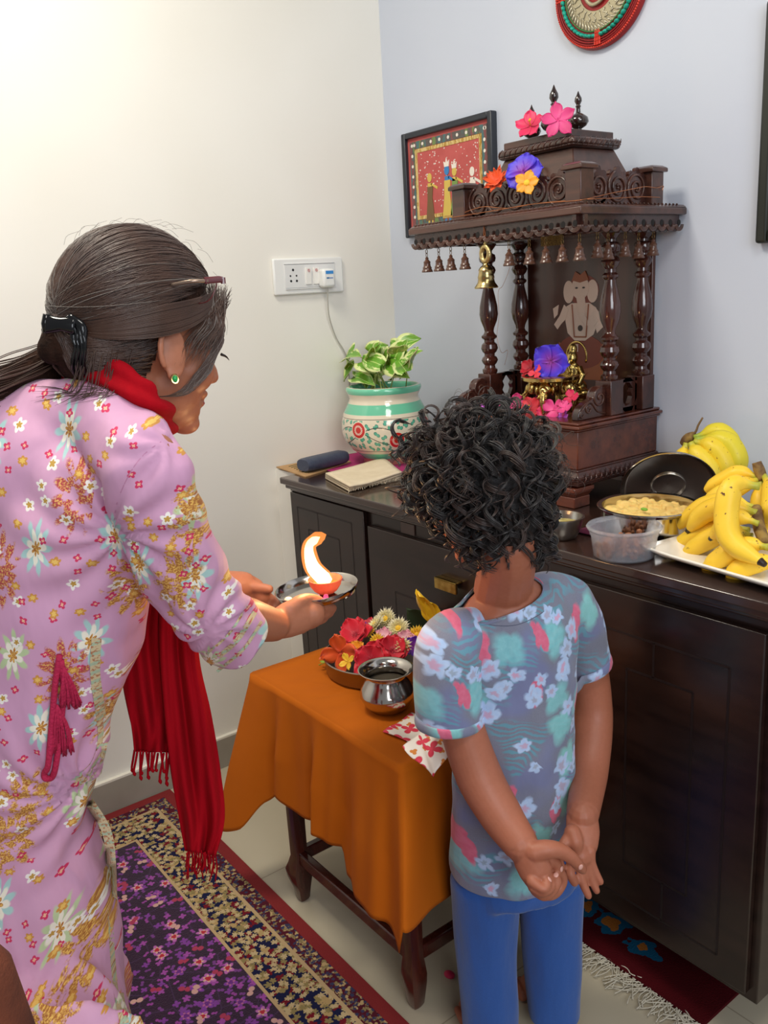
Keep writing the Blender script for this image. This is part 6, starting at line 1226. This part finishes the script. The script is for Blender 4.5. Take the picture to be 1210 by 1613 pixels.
for k in range(330):                        # temple hair falling in front of the ear and curving back under the jaw
    q = g.random(); y_ = -.074-.008*g.random(); gr = g.random() < .2
    pts = [LW(.075+g.uniform(-.02, .012), -.052+g.uniform(-.012, .01), .062+g.uniform(-.01, .02)), LW(.068-.03*q, y_+.004, .03), LW(.052-.040*q+g.uniform(-.004, .01), y_, .004), LW(.034-.036*q+g.uniform(-.004, .01), y_-.001, -.014-.02*g.random())]
    if k % 3 == 0: pts += [LW(.045+g.uniform(-.01, .01), -.070, -.035), LW(.020+g.uniform(-.01, .01), -.067, -.062), LW(-.015, -.060, -.070)]; pts[3] = LW(.058+g.uniform(-.006, .006), -.072, -.010); pts[2] = LW(.066+g.uniform(-.006, .006), -.072, .012)
    sp_ = spline(pts, 30)[:g.randint(19, 30) if k % 3 else g.randint(24, 30)]; rd_ = np.interp(np.linspace(0, 1, len(sp_)), [0, .1, .6, 1], [.3, 1, .8, .1])
    (b2 if gr else ta).tube(sp_, rd_*g.uniform(.0004, .0008), 4)
for k in range(260):                        # hair swept from the temple back over the ear
    h_ = g.random(); pts = [LW(.080-.02*h_, -.030-.03*h_, .082-.03*h_), LW(.052, -.068, .066-.026*h_), LW(.012, -.0865, .050-.034*h_), LW(-.035, -.0885, .034-.036*h_), LW(-.085, -.058, .010-.02*h_), LW(-.112, -.012, -.002)]
    ta.tube(spline(pts, 16)+np.array([side*g.uniform(-.001, .0015)]), np.interp(np.linspace(0, 1, 16), [0, .1, .9, 1], [.3, 1, 1, .4])*g.uniform(.0005, .0009), 4)
for k in range(60):                         # flyaway wisps at forehead and crown
    a_ = g.uniform(-.1, 2.6); r0 = LW(cc_[0]+cr_[0]*math.cos(a_), g.uniform(-.05, .05), cc_[2]+cr_[2]*math.sin(a_)*1.0); dr = unit(r0-LW(*cc_)); tgd = unit(HR@A(math.sin(a_), 0, -math.cos(a_)))
    b2.tube(spline([r0, r0+dr*g.uniform(.003, .008)+tgd*.012, r0+dr*g.uniform(-.002, .012)+tgd*.028+side*g.uniform(-.008, .008)], 8), .00022, 3)
for k in range(1300):                        # side and nape hair drawn back to the clip
    sy = 1 if g.random() < .3 else -1; s_ = unit(A(g.uniform(-.85, -.06), sy*g.uniform(.5, 1.0), g.uniform(-1.3, .25))); e_ = unit(A(-.96, g.uniform(-.10, .10), -.30+g.uniform(-.14, .10))); pts = []
    for q in range(11):
        t_ = q/10; d = unit(s_*(1-t_)+e_*t_+A(0, 0, -.10*math.sin(pi*t_))); rr = cr_*1.005*(1+g.uniform(-.004, .004)); pts.append(LW(*(cc_+d*rr)))
        if d[2] < .15:
            h_ = BVh.find_nearest(Vector(pts[-1])); n_ = A(*h_[1]); n_ = n_ if n_@(A(*h_[0])-LW(-.04, 0, .02)) > 0 else -n_; pts[-1] = A(*h_[0])+n_*(.0012+.0012*math.sin(k))
    pts = list(spline(pts[::2], 11))
    ta.tube(pts, np.interp(np.linspace(0, 1, 11), [0, .1, .9, 1], [.3, 1, 1, .4])*g.uniform(.0006, .0011), 4)
ta.build('temple_hair', M_h1, wo, ang=180); b2.build('grey_temple_strands', M_h2, wo, ang=180, label='frizzy grey strands at the temple')
# claw clip
cl = thing('hair_clip', 'glossy black claw clip holding the hair at the back of her head', 'hair clip', E(105, 530, 1.15)); M_clip = M_blackg; ce = 1.10
b = MB(); pc_ = OC(122, 516, .012); ce = float((pc_-CAM)@HF); b.tube(spline([E(118, 513, ce), E(100, 511, ce-.002), E(84, 511, ce-.002), E(74, 510, ce-.002)], 16), [(.0085+.004*abs(i-6)/9, .006) for i in range(16)], 14, ref=UPV); b.tube([E(73, 495, ce-.002), E(71, 510, ce-.002), E(73, 525, ce-.002)], [.0040, .0046, .0040], 10); b.build('grip', M_clip, cl, ang=180)
for du, de in ((0, 0), (7, .004), (-6, .012), (12, .02)):
    MB().tube(spline([E(104+du*.3, 500, ce), OC(118+du, 515, .012), OC(124+du*.8, 545, .010), OC(120+du, 572, .008), OC(124+du, 592, .005)], 20), [(.0058*(1-.6*i/20), .0034*(1-.5*i/20)) for i in range(20)], 10, ref=UPV).build('claw', M_clip, cl, ang=180)
# glasses pushed up
M_gf = pm('glasses_frame', sr(96, 40, 44), .25, coat=.6); M_gm = pm('glasses_arm', sr(150, 128, 112), .3, .6); gp_ = E(348, 440, 1.13)
gg = thing('eyeglasses', 'maroon half-rim eyeglasses pushed up on top of her hair', 'glasses', gp_); ydir = HR[:, 1]; dn = unit(E(336, 466, 1.125)-E(347, 440, 1.13))
MB().tube(spline([E(268, 449, 1.115), E(300, 443, 1.105), E(328, 442, 1.115)], 12), [(.0022, .0012)]*12, 8, ref=UPV).build('temple_arm', M_gm, gg, ang=180)
MB().tube([E(322, 442, 1.113), E(346, 440, 1.128), E(351, 441, 1.133)], [(.0042, .0022)]*3, 8, ref=UPV).build('hinge', M_gf, gg)
MB().tube([E(351, 437, 1.133), E(352, 447, 1.133)], .0032, 8).build('hinge_corner', M_gf, gg)
oth = gp_+ydir*.128; MB().tube(spline([oth, oth+(E(300, 443, 1.105)-E(346, 440, 1.128))*1.3, oth+(E(268, 449, 1.115)-E(346, 440, 1.128))*1.1], 12), [(.0022, .0012)]*12, 8, ref=UPV).build('temple_arm', M_gm, gg, ang=180)
M_lens = NT('lens'); M_lens.set(col=(1, 1, 1), rough=.02, trans=1., ior=1.2, alpha=.35); M_lens = M_lens.m
for k in range(2):
    c_ = gp_+ydir*(.030+.070*k)+dn*.016; rr_ = [c_+ydir*.027*math.copysign(abs(math.cos(a))**.6, math.cos(a))+dn*.016*math.copysign(abs(math.sin(a))**.6, math.sin(a)) for a in np.linspace(0, 2*pi, 33)[:-1]]
    MB().tube(rr_, .0008, 6, closed=True).build('lens_rim', M_gf, gg, ang=180)
    b = MB(); nv_ = np.cross(ydir, dn)*.0008; b.add([p+nv_ for p in rr_]+[p-nv_ for p in rr_], [tuple(range(32)), tuple(range(63, 31, -1))]+[(i, (i+1) % 32, 32+(i+1) % 32, 32+i) for i in range(32)]); b.build('lens', M_lens, gg)
    MB().tube([c_-dn*.016-ydir*.027, c_-dn*.017, c_-dn*.016+ydir*.027], .0016, 6).build('brow_bar', M_gf, gg)
MB().tube([gp_+ydir*.057+dn*.006, gp_+ydir*.073+dn*.006], .0012, 6).build('bridge', M_gf, gg)
# earring
ep = LW(-.004, -.0865, -.046); er = thing('earring', 'green stone earring with gold rim in her right ear', 'earring', ep)
ne = unit(CAM-ep)*.6+side*.4; QE = frameM(np.cross((0, 0, 1), unit(ne)), unit(ne)); MB().lathe([(.0062, 0), (.0066, .001), (.006, .002), (0, .0015)], 22, ep, M=QE, sq=(.8, 1)).build('gold_rim', M_bs, er); MB().ball(ep+unit(ne)*.002, (.0034, .0046, .0022), M=QE, seg=14, rings=8).build('stone', pm('green_stone', sr(30, 160, 80), .2), er, ang=180)
# ================================================================= THE CHILD
bo = thing('person', 'curly-haired child in a grey floral T-shirt and blue trousers, hands clasped behind the back', 'person', (1.33, -.86, 0))
SK_b = skin('skin_child', sr(170, 104, 78), sr(150, 88, 62), sr(190, 120, 96))
fB = unit(A(-.95, .30, 0)); sB = A(-fB[1], fB[0], 0)*-1          # sB points to the child's right
BC = E(757, 772, 1.275); fh_ = unit(-.62*RGT+.78*HF-.36*A(0, 0, 1)); BR = frameM(fh_, (0, 0, 1)); BS = .93
LB = lambda x, y, z: BC+BR@(A(x, y, z)*BS)
b = MB(); head_volume(b, BC, BR, BS)
nk0 = E(792, 930, 1.285)
wl(b, [(LB(-.018, 0, -.05), .044), (LB(-.030, 0, -.10), .041), (nk0, .046)], 14)
TB = [(797, 925, 1.285, .050, .048), (800, 950, 1.288, .096, .062), (803, 1000, 1.29, .112, .076), (808, 1080, 1.295, .108, .080), (808, 1180, 1.30, .104, .082), (806, 1280, 1.305, .106, .086), (806, 1380, 1.31, .110, .090)]
wl(b, [(E(*t_[:3]), (t_[3]*.84, t_[4]*.84)) for t_ in TB], 30, 20, ref=sB)
# left arm (nearer the camera), forearm folded behind the back
limb(b, [(712, 1004, 1.250, 34), (713, 1070, 1.24, 35), (730, 1150, 1.225, 36), (756, 1225, 1.205, 37), (790, 1285, 1.175, 34), (822, 1332, 1.14, 28)], 36, 18)
limb(b, [(900, 970, 1.36, 36), (922, 1040, 1.38, 33), (934, 1110, 1.375, 30), (934, 1160, 1.35, 30), (928, 1220, 1.30, 29), (918, 1282, 1.215, 25.5)], 36, 18)
# right palm, open, facing back
limb(b, [(917, 1285, 1.212, 25), (918, 1308, 1.195, 27), (916, 1330, 1.182, 26), (913, 1347, 1.175, 22)], 16, 18, flat=.50, ref=RGT)
limb(b, [(902, 1312, 1.178, 14), (906, 1326, 1.170, 14), (908, 1336, 1.168, 11)], 10, 12)
for q in (((929, 1340, 1.172, 9.5), (931, 1358, 1.168, 8), (938, 1374, 1.163, 6.6), (946, 1389, 1.158, 5.6)), ((922, 1346, 1.170, 9.5), (925, 1366, 1.165, 8), (932, 1387, 1.160, 6.7), (940, 1403, 1.155, 5.7)), ((913, 1348, 1.168, 9.5), (914, 1368, 1.162, 8.4), (918, 1390, 1.154, 7.0), (927, 1411, 1.148, 6.0)), ((904, 1346, 1.168, 9), (899, 1364, 1.160, 8.2), (899, 1378, 1.152, 7.6), (905, 1390, 1.150, 6.8)), ((897, 1318, 1.175, 10), (886, 1334, 1.165, 8.5), (880, 1350, 1.160, 7.6), (884, 1366, 1.156, 6.8))): limb(b, q, 16, 12)
# left hand: back of the hand low, thumb across the right palm, fingers curled up
limb(b, [(822, 1332, 1.14, 27), (834, 1350, 1.128, 29), (844, 1372, 1.120, 27), (850, 1390, 1.116, 21)], 16, 18, flat=.72, ref=UPV)
limb(b, [(840, 1342, 1.122, 17), (862, 1338, 1.120, 15), (882, 1340, 1.122, 12.5), (899, 1350, 1.124, 10.5), (911, 1362, 1.128, 9.2), (918, 1370, 1.132, 7.4)], 24, 14)
for q in (((852, 1396, 1.112, 13), (862, 1408, 1.116, 10.5), (876, 1404, 1.128, 9.4), (886, 1388, 1.134, 8.6), (884, 1374, 1.132, 7.4)), ((846, 1400, 1.108, 12.5), (858, 1410, 1.104, 9.5), (870, 1402, 1.106, 8.8), (877, 1390, 1.112, 8.2), (876, 1382, 1.118, 7.2)), ((842, 1396, 1.104, 11.5), (852, 1404, 1.098, 9), (862, 1402, 1.098, 8.4), (868, 1395, 1.104, 7.8), (867, 1388, 1.110, 7)), ((838, 1388, 1.104, 10), (848, 1396, 1.097, 8), (857, 1400, 1.094, 7.6), (862, 1394, 1.098, 7.2), (860, 1386, 1.104, 6.6)), ((862, 1352, 1.128, 11), (876, 1360, 1.130, 9.5), (878, 1372, 1.128, 8), (876, 1378, 1.126, 7))): limb(b, q, 18, 12)
ll, lr_ = E(767, 1440, 1.295), E(872, 1440, 1.335)
for c0_, sg in ((ll, 1), (lr_, -1)):
    kn = A(c0_[0], c0_[1], .27)+fB*.01; an = A(c0_[0], c0_[1], .065)-fB*.01; wl(b, [(c0_+A(0, 0, .06), .052), (kn, .040), (kn*.35+an*.65-fB*.008, .034), (an, .025)], 24)
    wl(b, [(an-fB*.012+A(0, 0, -.038), .024), (an+fB*.05+A(0, 0, -.040), .026), (an+fB*.105+A(0, 0, -.050), .016)], 14, flat=1.)
    for k in range(5): tb_ = an+fB*(.108-.008*abs(k-1.2))+sB*(-.026+.013*k)*(1 if sg < 0 else -1)*1.0+A(0, 0, -.054); wl(b, [(tb_-fB*.015, .009 if k else .012), (tb_+fB*.012, .007 if k else .010)], 6, 10)
body_b = remesh(b, .0020, 3, .4, 'body').build('body', SK_b, bo, ang=180)
g = random.Random(4); nm = pm('nail', sr(224, 170, 156), .3)
BVb = bvh_of(body_b)
for u, v, r_ in ((885, 1369, .0042), (876, 1378, .0040), (866, 1385, .0040), (915, 1366, .0042)):
    d = unit(ray(u, v)); h = BVb.ray_cast(Vector(CAM), Vector(d))
    if h[0] is not None: MB().ball(A(*h[0]), (r_, r_*1.2, .0012), M=frameM(np.cross((0, 0, 1), A(*h[1])), A(*h[1])), seg=10, rings=6).build('fingernail', nm, bo, ang=180)
# trousers
b = MB(); hc_ = (ll+lr_)/2
wl(b, [(hc_+A(0, 0, .17), (.106, .086)), (hc_+A(0, 0, .10), (.110, .090)), (hc_+A(0, 0, .072), (.108, .086))], 20, 24, ref=sB)
for c0_, e0_ in ((ll, 0), (lr_, 0)):
    wl(b, [(A(c0_[0], c0_[1], z_)+fB*.006*math.sin(z_*7), .048+.014*min(1, z_/.42)) for z_ in np.linspace(c0_[2]+.075, .0, 9)], 60, 32, ref=sB)
tr_ = remesh(b, .005, 6, .6); tr_ = cutopen(tr_, [((hc_[0], hc_[1], .032), (0, 0, -1), .5), (hc_+A(0, 0, .15), (0, 0, 1), .25)])
t = NT('blue_jersey'); nz = t.noise(t.obj(), 500, 2); t.set(col=t.mix(nz, sr(30, 78, 152), sr(40, 92, 170)), rough=.85, sheen=.25); t.bump(t.noise(t.vm('MULTIPLY', t.obj(), (1, 1, .35)), 18, 3), .5, .012); M_jer = t.m
to = tr_.build('trousers', M_jer, bo, ang=180); wrinkle(to, lambda p: npnoise(p, (18, 18, 7), 2.2)*.004+npnoise(p, (40, 40, 12), 9.2)*.0015); md = to.modifiers.new('s', 'SOLIDIFY'); md.thickness = .002; md.offset = 0
# T-shirt
b = MB()
wl(b, [(E(*t_[:3]), (t_[3], t_[4])) for t_ in TB]+[(E(806, 1440, 1.315), (.114, .094))], 44, 28, ref=sB)
limb(b, [(785, 972, 1.275, 30), (740, 992, 1.258, 42), (724, 1012, 1.248, 46)], 16, 24)
limb(b, [(820, 945, 1.30, 34), (868, 945, 1.33, 46), (898, 968, 1.355, 50), (914, 1020, 1.375, 42), (926, 1070, 1.385, 38)], 26, 22)
ts = remesh(b, .0045, 7, .6)
cl_ = E(710, 1138, 1.238); cln = unit(E(713, 1185, 1.235)-E(706, 1080, 1.24)); cr2 = E(922, 1052, 1.382); crn = unit(E(934, 1085, 1.38)-E(908, 1000, 1.37))
hemL, hemR = E(700, 1385, 1.26), E(908, 1345, 1.34); hm = (hemL+hemR)/2-A(0, 0, .006); hn = unit(np.cross(np.cross(hemR-hemL, (0, 0, -1)), hemR-hemL)); hn = hn if hn[2] < 0 else -hn
nkc = E(792, 934, 1.285); nkn = unit(A(0, 0, 1)-HF*.18-sB*.20)
ts = cutopen(ts, [(cr2, crn, .09, lambda c_: (c_-cr2)@sB > -.045), (hm, hn, .26), (nkc, nkn, .095)])
t = NT('floral_jersey'); uv = t.attr(); hz = t.noise(t.vm('MULTIPLY', t.obj(), (1, 1, 2.5)), 420, 2)
wv = t.n('TexNoise', {'Vector': uv, 'Scale': 30.0, 'Detail': 3.0}).outputs[1]; ud = t.vm('ADD', uv, t.vm('SCALE', t.vm('SUBTRACT', wv, (.5, .5, .5)), sc=.026))
big = t.noise(uv, 11, 2); c = t.mix(hz, sr(112, 116, 134), sr(132, 134, 150)); c = t.mix(t.sm(big, .45, .62), c, sr(118, 124, 160))
pn_ = t.noise(uv, 90, 3, .6)
# palm leaves: fine bright strokes inside soft patches
x, y, _ = t.xyz(ud); pm_ = t.sm(t.noise(t.vm('ADD', uv, (.31, .77, 0)), 13, 2), .50, .58); st_ = t.ma('SINE', t.ma('ADD', t.ma('MULTIPLY', y, 620.), t.ma('ADD', t.ma('MULTIPLY', x, 160.), t.ma('MULTIPLY', t.noise(uv, 9, 2), 60.))))
c = t.mix(t.ma('MULTIPLY', t.ma('MULTIPLY', pm_, t.sm(st_, -.1, .5)), .7), c, sr(92, 158, 176))
mk, q, rn = motif(t, t.vm('MULTIPLY', ud, (1, .8, 1)), 15, 4, .42, .35, .55, 6.3, .8, .12); c = t.mix(t.ma('MULTIPLY', mk, .85), c, t.mix(pn_, t.mix(rn[0], sr(96, 170, 186), sr(120, 196, 180)), sr(150, 210, 214)))
mk, q, rn = motif(t, t.vm('MULTIPLY', ud, (1.6, .62, 1)), 17, 2, .36, .5, .30, 17.9, .8, .05); c = t.mix(mk, c, t.mix(pn_, sr(196, 70, 104), sr(222, 130, 156)))
for scl, sd, r0 in ((19, 1.7, .36), (25, 9.2, .34)):
    mk, q, rn = motif(t, ud, scl, 5, r0, .38, .42, sd, .95, .07); petal_c = t.mix(pn_, sr(150, 182, 226), sr(196, 212, 236)); c = t.mix(mk, c, t.mix(t.sm(q, .25, .5), t.mix(rn[0], sr(206, 160, 190), sr(150, 170, 190)), petal_c))
t.set(col=c, rough=.85, sheen=.2, spec=.2); t.bump(t.noise(t.vm('MULTIPLY', t.obj(), (1, 1, .5)), 20, 3), .5, .010); M_tee = t.m
so_ = ts.build('t_shirt', M_tee, bo, ang=180, label='grey T-shirt with blue flowers and palm leaves')
def twr(p):
    q = p-E(806, 1300, 1.22); return npnoise(p@np.array([[.8, 0, .6], [0, 1, 0], [-.6, 0, .8]]), (26, 26, 9), 4.4)*.0055+npnoise(p, (11, 11, 7), 1.7)*.004
wrinkle(so_, twr); setattr_uv(so_, lambda p: np.stack([p@sB, p[:, 2], p[:, 2]*0], 1)); md = so_.modifiers.new('s', 'SOLIDIFY'); md.thickness = .0018; md.offset = 0
BVt = bvh_of(so_)
# rolled cuffs, neckband, seams
def cuffring(c_, n_, r1, r2, up, nm, m, w_=.010, parent=None):
    n_ = unit(n_); X_ = unit(np.cross(n_, up)); Y_ = np.cross(n_, X_); n = 48; vs = []; k = 8
    for i in range(n):
        a = 2*pi*i/n; d = X_*math.cos(a)*r1+Y_*math.sin(a)*r2; dn_ = unit(d)
        for j in range(k): q_ = 2*pi*j/k; vs.append(c_+d+dn_*.0026*math.cos(q_)+n_*w_*math.sin(q_))
    b = MB(); b.add(vs, [(i*k+j, i*k+(j+1) % k, ((i+1) % n)*k+(j+1) % k, ((i+1) % n)*k+j) for i in range(n) for j in range(k)]); return b.build(nm, m, parent, ang=180)
def ringfit(bv_src, c_, n_, off=.003):
    """rim of the garment opening nearest the cut plane, as a closed loop"""
    V = ts.v[0]; d = (V-c_)@unit(n_); m_ = (np.abs(d) < .0035) & (np.linalg.norm(V-c_, axis=1) < .09); Q = V[m_]; cc = Q.mean(0); n_ = unit(n_); X_ = unit(np.cross(n_, (.3, .1, 1))); Y_ = np.cross(n_, X_)
    a = np.arctan2((Q-cc)@Y_, (Q-cc)@X_); r = np.linalg.norm(Q-cc-np.outer((Q-cc)@n_, n_), axis=1); out = []
    for t_ in np.linspace(-pi, pi, 49)[:-1]:
        w_ = np.exp(-((np.angle(np.exp(1j*(a-t_))))/.16)**2); rr = (w_*r).sum()/w_.sum(); out.append(cc+(X_*math.cos(t_)+Y_*math.sin(t_))*(rr+off))
    return np.array(out), n_
# the left sleeve is a tube of its own, open at the cuff
sc_ = spline([E(*q) for q in ((776, 992, 1.276), (742, 996, 1.258), (713, 1018, 1.245), (707, 1080, 1.24), (710, 1138, 1.236))], 30); srp = np.interp(np.linspace(0, 4, 30), range(5), [24, 42, 54, 56, 55])*mpp(710, 1060, 1.24)
sl_b = MB().tube(sc_, srp, 40, caps=False); sl_ = sl_b.build('sleeve', M_tee, so_, ang=180); wrinkle(sl_, lambda p: npnoise(p, (20, 20, 9), 6.1)*.004)
setattr_uv(sl_, lambda p: np.stack([p@sB+.13, p[:, 2]+.07, p[:, 2]*0], 1)); md = sl_.modifiers.new('s', 'SOLIDIFY'); md.thickness = .0018; md.offset = 0
slv = np.array([v.co[:] for v in sl_.data.vertices])+wloc(sl_); lring = slv[-40:]
for c_, n_, w_ in ((None, unit(sc_[-1]-sc_[-3]), .0085), (cr2, crn, .0085)):
    lp, n_ = (lring, n_) if c_ is None else ringfit(None, c_, n_); cc = lp.mean(0); b = MB(); k = 10; vs = []
    for p in lp:
        dn_ = unit(p-cc)
        for j in range(k): q_ = 2*pi*j/k; vs.append(p+dn_*.0028*math.cos(q_)+n_*w_*math.sin(q_)-n_*w_*.8)
    n = len(lp); b.add(vs, [(i*k+j, i*k+(j+1) % k, ((i+1) % n)*k+(j+1) % k, ((i+1) % n)*k+j) for i in range(n) for j in range(k)])
    o = b.build('rolled_cuff', M_tee, so_, ang=180); setattr_uv(o, lambda p: np.stack([p@sB+.4, p[:, 2]+.3, p[:, 2]*0], 1))
lp, n_ = ringfit(None, nkc, nkn, .001); o = MB().tube(lp-n_*.004, .0036, 10, closed=True, flat=.5).build('neckband', M_tee, so_, ang=180); setattr_uv(o, lambda p: np.stack([p@sB+.2, p[:, 2]+.1, p[:, 2]*0], 1))
sm2 = pm('tee_seam', sr(84, 88, 108), .85)
ribbon(BVt, [(716, 965), (760, 982), (810, 985), (850, 968), (868, 950)], 1.3, 40, .0012).build('seam', sm2, so_, ang=180)
# curly hair
M_c1 = hairmat('curl_dark', sr(14, 10, 10), sr(30, 21, 19), .38); M_c2 = hairmat('curl_brown', sr(34, 23, 19), sr(62, 42, 34), .4)
hb_ = MB(); hcx, hrr = A(-.022, 0, .022), A(.096, .092, .092); hb_.ball(LB(*hcx), hrr*BS, M=BR, seg=26, rings=18); hb_.ball(LB(-.050, 0, -.050), A(.048, .062, .056)*BS, M=BR, seg=20, rings=14); hb_.ball(LB(.045, 0, .055), A(.055, .075, .055)*BS, M=BR, seg=20, rings=14)
hb_ = remesh(hb_, .004, 2); V = hb_.v[0]; Lc = ((V-BC)@BR)/BS; kv = ~((Lc[:, 0] > .035) & (Lc[:, 2] < .035)); hb_.f = [f for f in hb_.f if all(kv[i] for i in f)]; hb_.m = [0]*len(hb_.f)
hb_.build('hair', pm('scalp_hair', sr(18, 13, 13), .7, bump=(90, 1., .006)), bo, ang=180)
g = random.Random(31); bA, bB = MB(), MB()
def lock(root, nrm, L_, coil, turns, down, thick, nstr, tgt, spread=.35):
    X_ = unit(np.cross(nrm, A(g.uniform(-1, 1), g.uniform(-1, 1), g.uniform(-1, 1)))); n = 22; ax = []; p = root.copy(); d = unit(nrm+X_*g.uniform(-.6, .6)*1.3)
    for k in range(n): ax.append(p.copy()); d = unit(d+down*A(0, 0, -1)*.16+unit(nrm)*(-.03)); p = p+d*L_/n
    ax = np.array(ax); T_ = np.gradient(ax, axis=0); T_ /= np.linalg.norm(T_, axis=1)[:, None]; ph = g.uniform(0, 6.3); sg = g.choice((-1, 1)); N_ = unit(np.cross(T_[0], (0.3, .2, .9))); fr1 = []
    for k in range(n): N_ = unit(N_-T_[k]*(N_@T_[k])); fr1.append((N_, np.cross(T_[k], N_)))
    for s_ in range(nstr):
        o1 = g.uniform(-spread, spread); o2 = g.uniform(.75, 1.15); pts = []
        for k in range(n): t_ = k/(n-1); a = ph+sg*turns*2*pi*t_+o1; rr = coil*o2*min(1, t_*3)*(1+.25*t_); pts.append(ax[k]+fr1[k][0]*rr*math.cos(a)+fr1[k][1]*rr*math.sin(a)+T_[k]*o1*coil*.6)
        tgt.tube(np.array(pts), np.interp(np.linspace(0, 1, n), [0, .15, .8, 1], [.6, 1, .9, .15])*thick*g.uniform(.7, 1.2), 4)
for k in range(640):
    z_ = g.uniform(-1, 1); a = g.uniform(0, 6.283); s_ = math.sqrt(1-z_*z_); dl = A(s_*math.cos(a), s_*math.sin(a), z_)
    if dl[0] > .45 and dl[2] < .10: continue
    if dl[2] < -.80: continue
    if dl[2] < -.35 and dl[0] > .15: continue

    root = LB(*(hcx+dl*hrr*.99)); nrm = BR@dl
    if dl[2] < -.2: root = root+A(0, 0, -.012)
    lock(root, nrm, g.uniform(.042, .075), g.uniform(.007, .014), g.uniform(.8, 1.7), 1.0+.9*(dl[2] < .2)+g.uniform(-.4, .5), .00075, 13, bA if g.random() < .68 else bB)
for k in range(120):                         # big side curls to the left of the head and bunches at the nape
    u, v = (g.uniform(628, 700), g.uniform(672, 800)) if k < 46 else (g.uniform(738, 868), g.uniform(838, 866)); e_ = 1.27+g.uniform(-.03, .06) if k < 46 else 1.235+g.uniform(-.02, .03)
    root = E(u+(14 if k < 46 else 0), v-10, e_); nr = unit(E(u, v, e_)-LB(*hcx)) if k < 46 else unit(A(g.uniform(-.4, .4), g.uniform(-.4, .2), -.6)-HF*.4)
    lock(root, nr, g.uniform(.03, .055), g.uniform(.007, .013), g.uniform(.9, 1.5), .8, .0008, 12, bB if k % 3 == 0 else bA)
for k in range(150):                        # frizz
    z_ = g.uniform(-.3, 1); a = g.uniform(0, 6.283); s_ = math.sqrt(1-z_*z_); dl = A(s_*math.cos(a), s_*math.sin(a), z_)
    if dl[0] > .5 and z_ < .2: continue
    lock(LB(*(hcx+dl*hrr*1.15)), BR@dl, g.uniform(.03, .06), g.uniform(.005, .011), g.uniform(.8, 1.8), .6, .00035, 2, bB, 1.)
bA.build('dark_curls', M_c1, bo, ang=180); bB.build('brown_curls', M_c2, bo, ang=180, label='lighter brown curls mixed among the dark ones')
# brown cushion at the lower left corner of the photo
po = thing('pouf', 'rounded dark brown pouf edge in the bottom left corner beside the pink kurta', 'pouf', tuple(E(-24, 1640, .66)*A(1, 1, 0)+A(0, 0, .009)))
pw = E(-24, 1640, .66); hh = float(E(-24, 1486, .66)[2])
M_pf = pm('brown_suede', sr(116, 58, 34), .95, nz=(20, sr(90, 44, 26)), bump=(300, .6))
MB().lathe([(0, .03), (.03, .03), (.042, .05), (.046, .12), (.046, hh*.6), (.044, hh*.85), (.035, hh*.95), (.019, hh*.99), (0, hh)], 40, (pw[0], pw[1], .009)).build('cover', M_pf, po, ang=180)
MB().lathe([(.038, 0), (.040, .03), (0, .03)], 30, (pw[0], pw[1], .009)).build('base', M_dk, po)
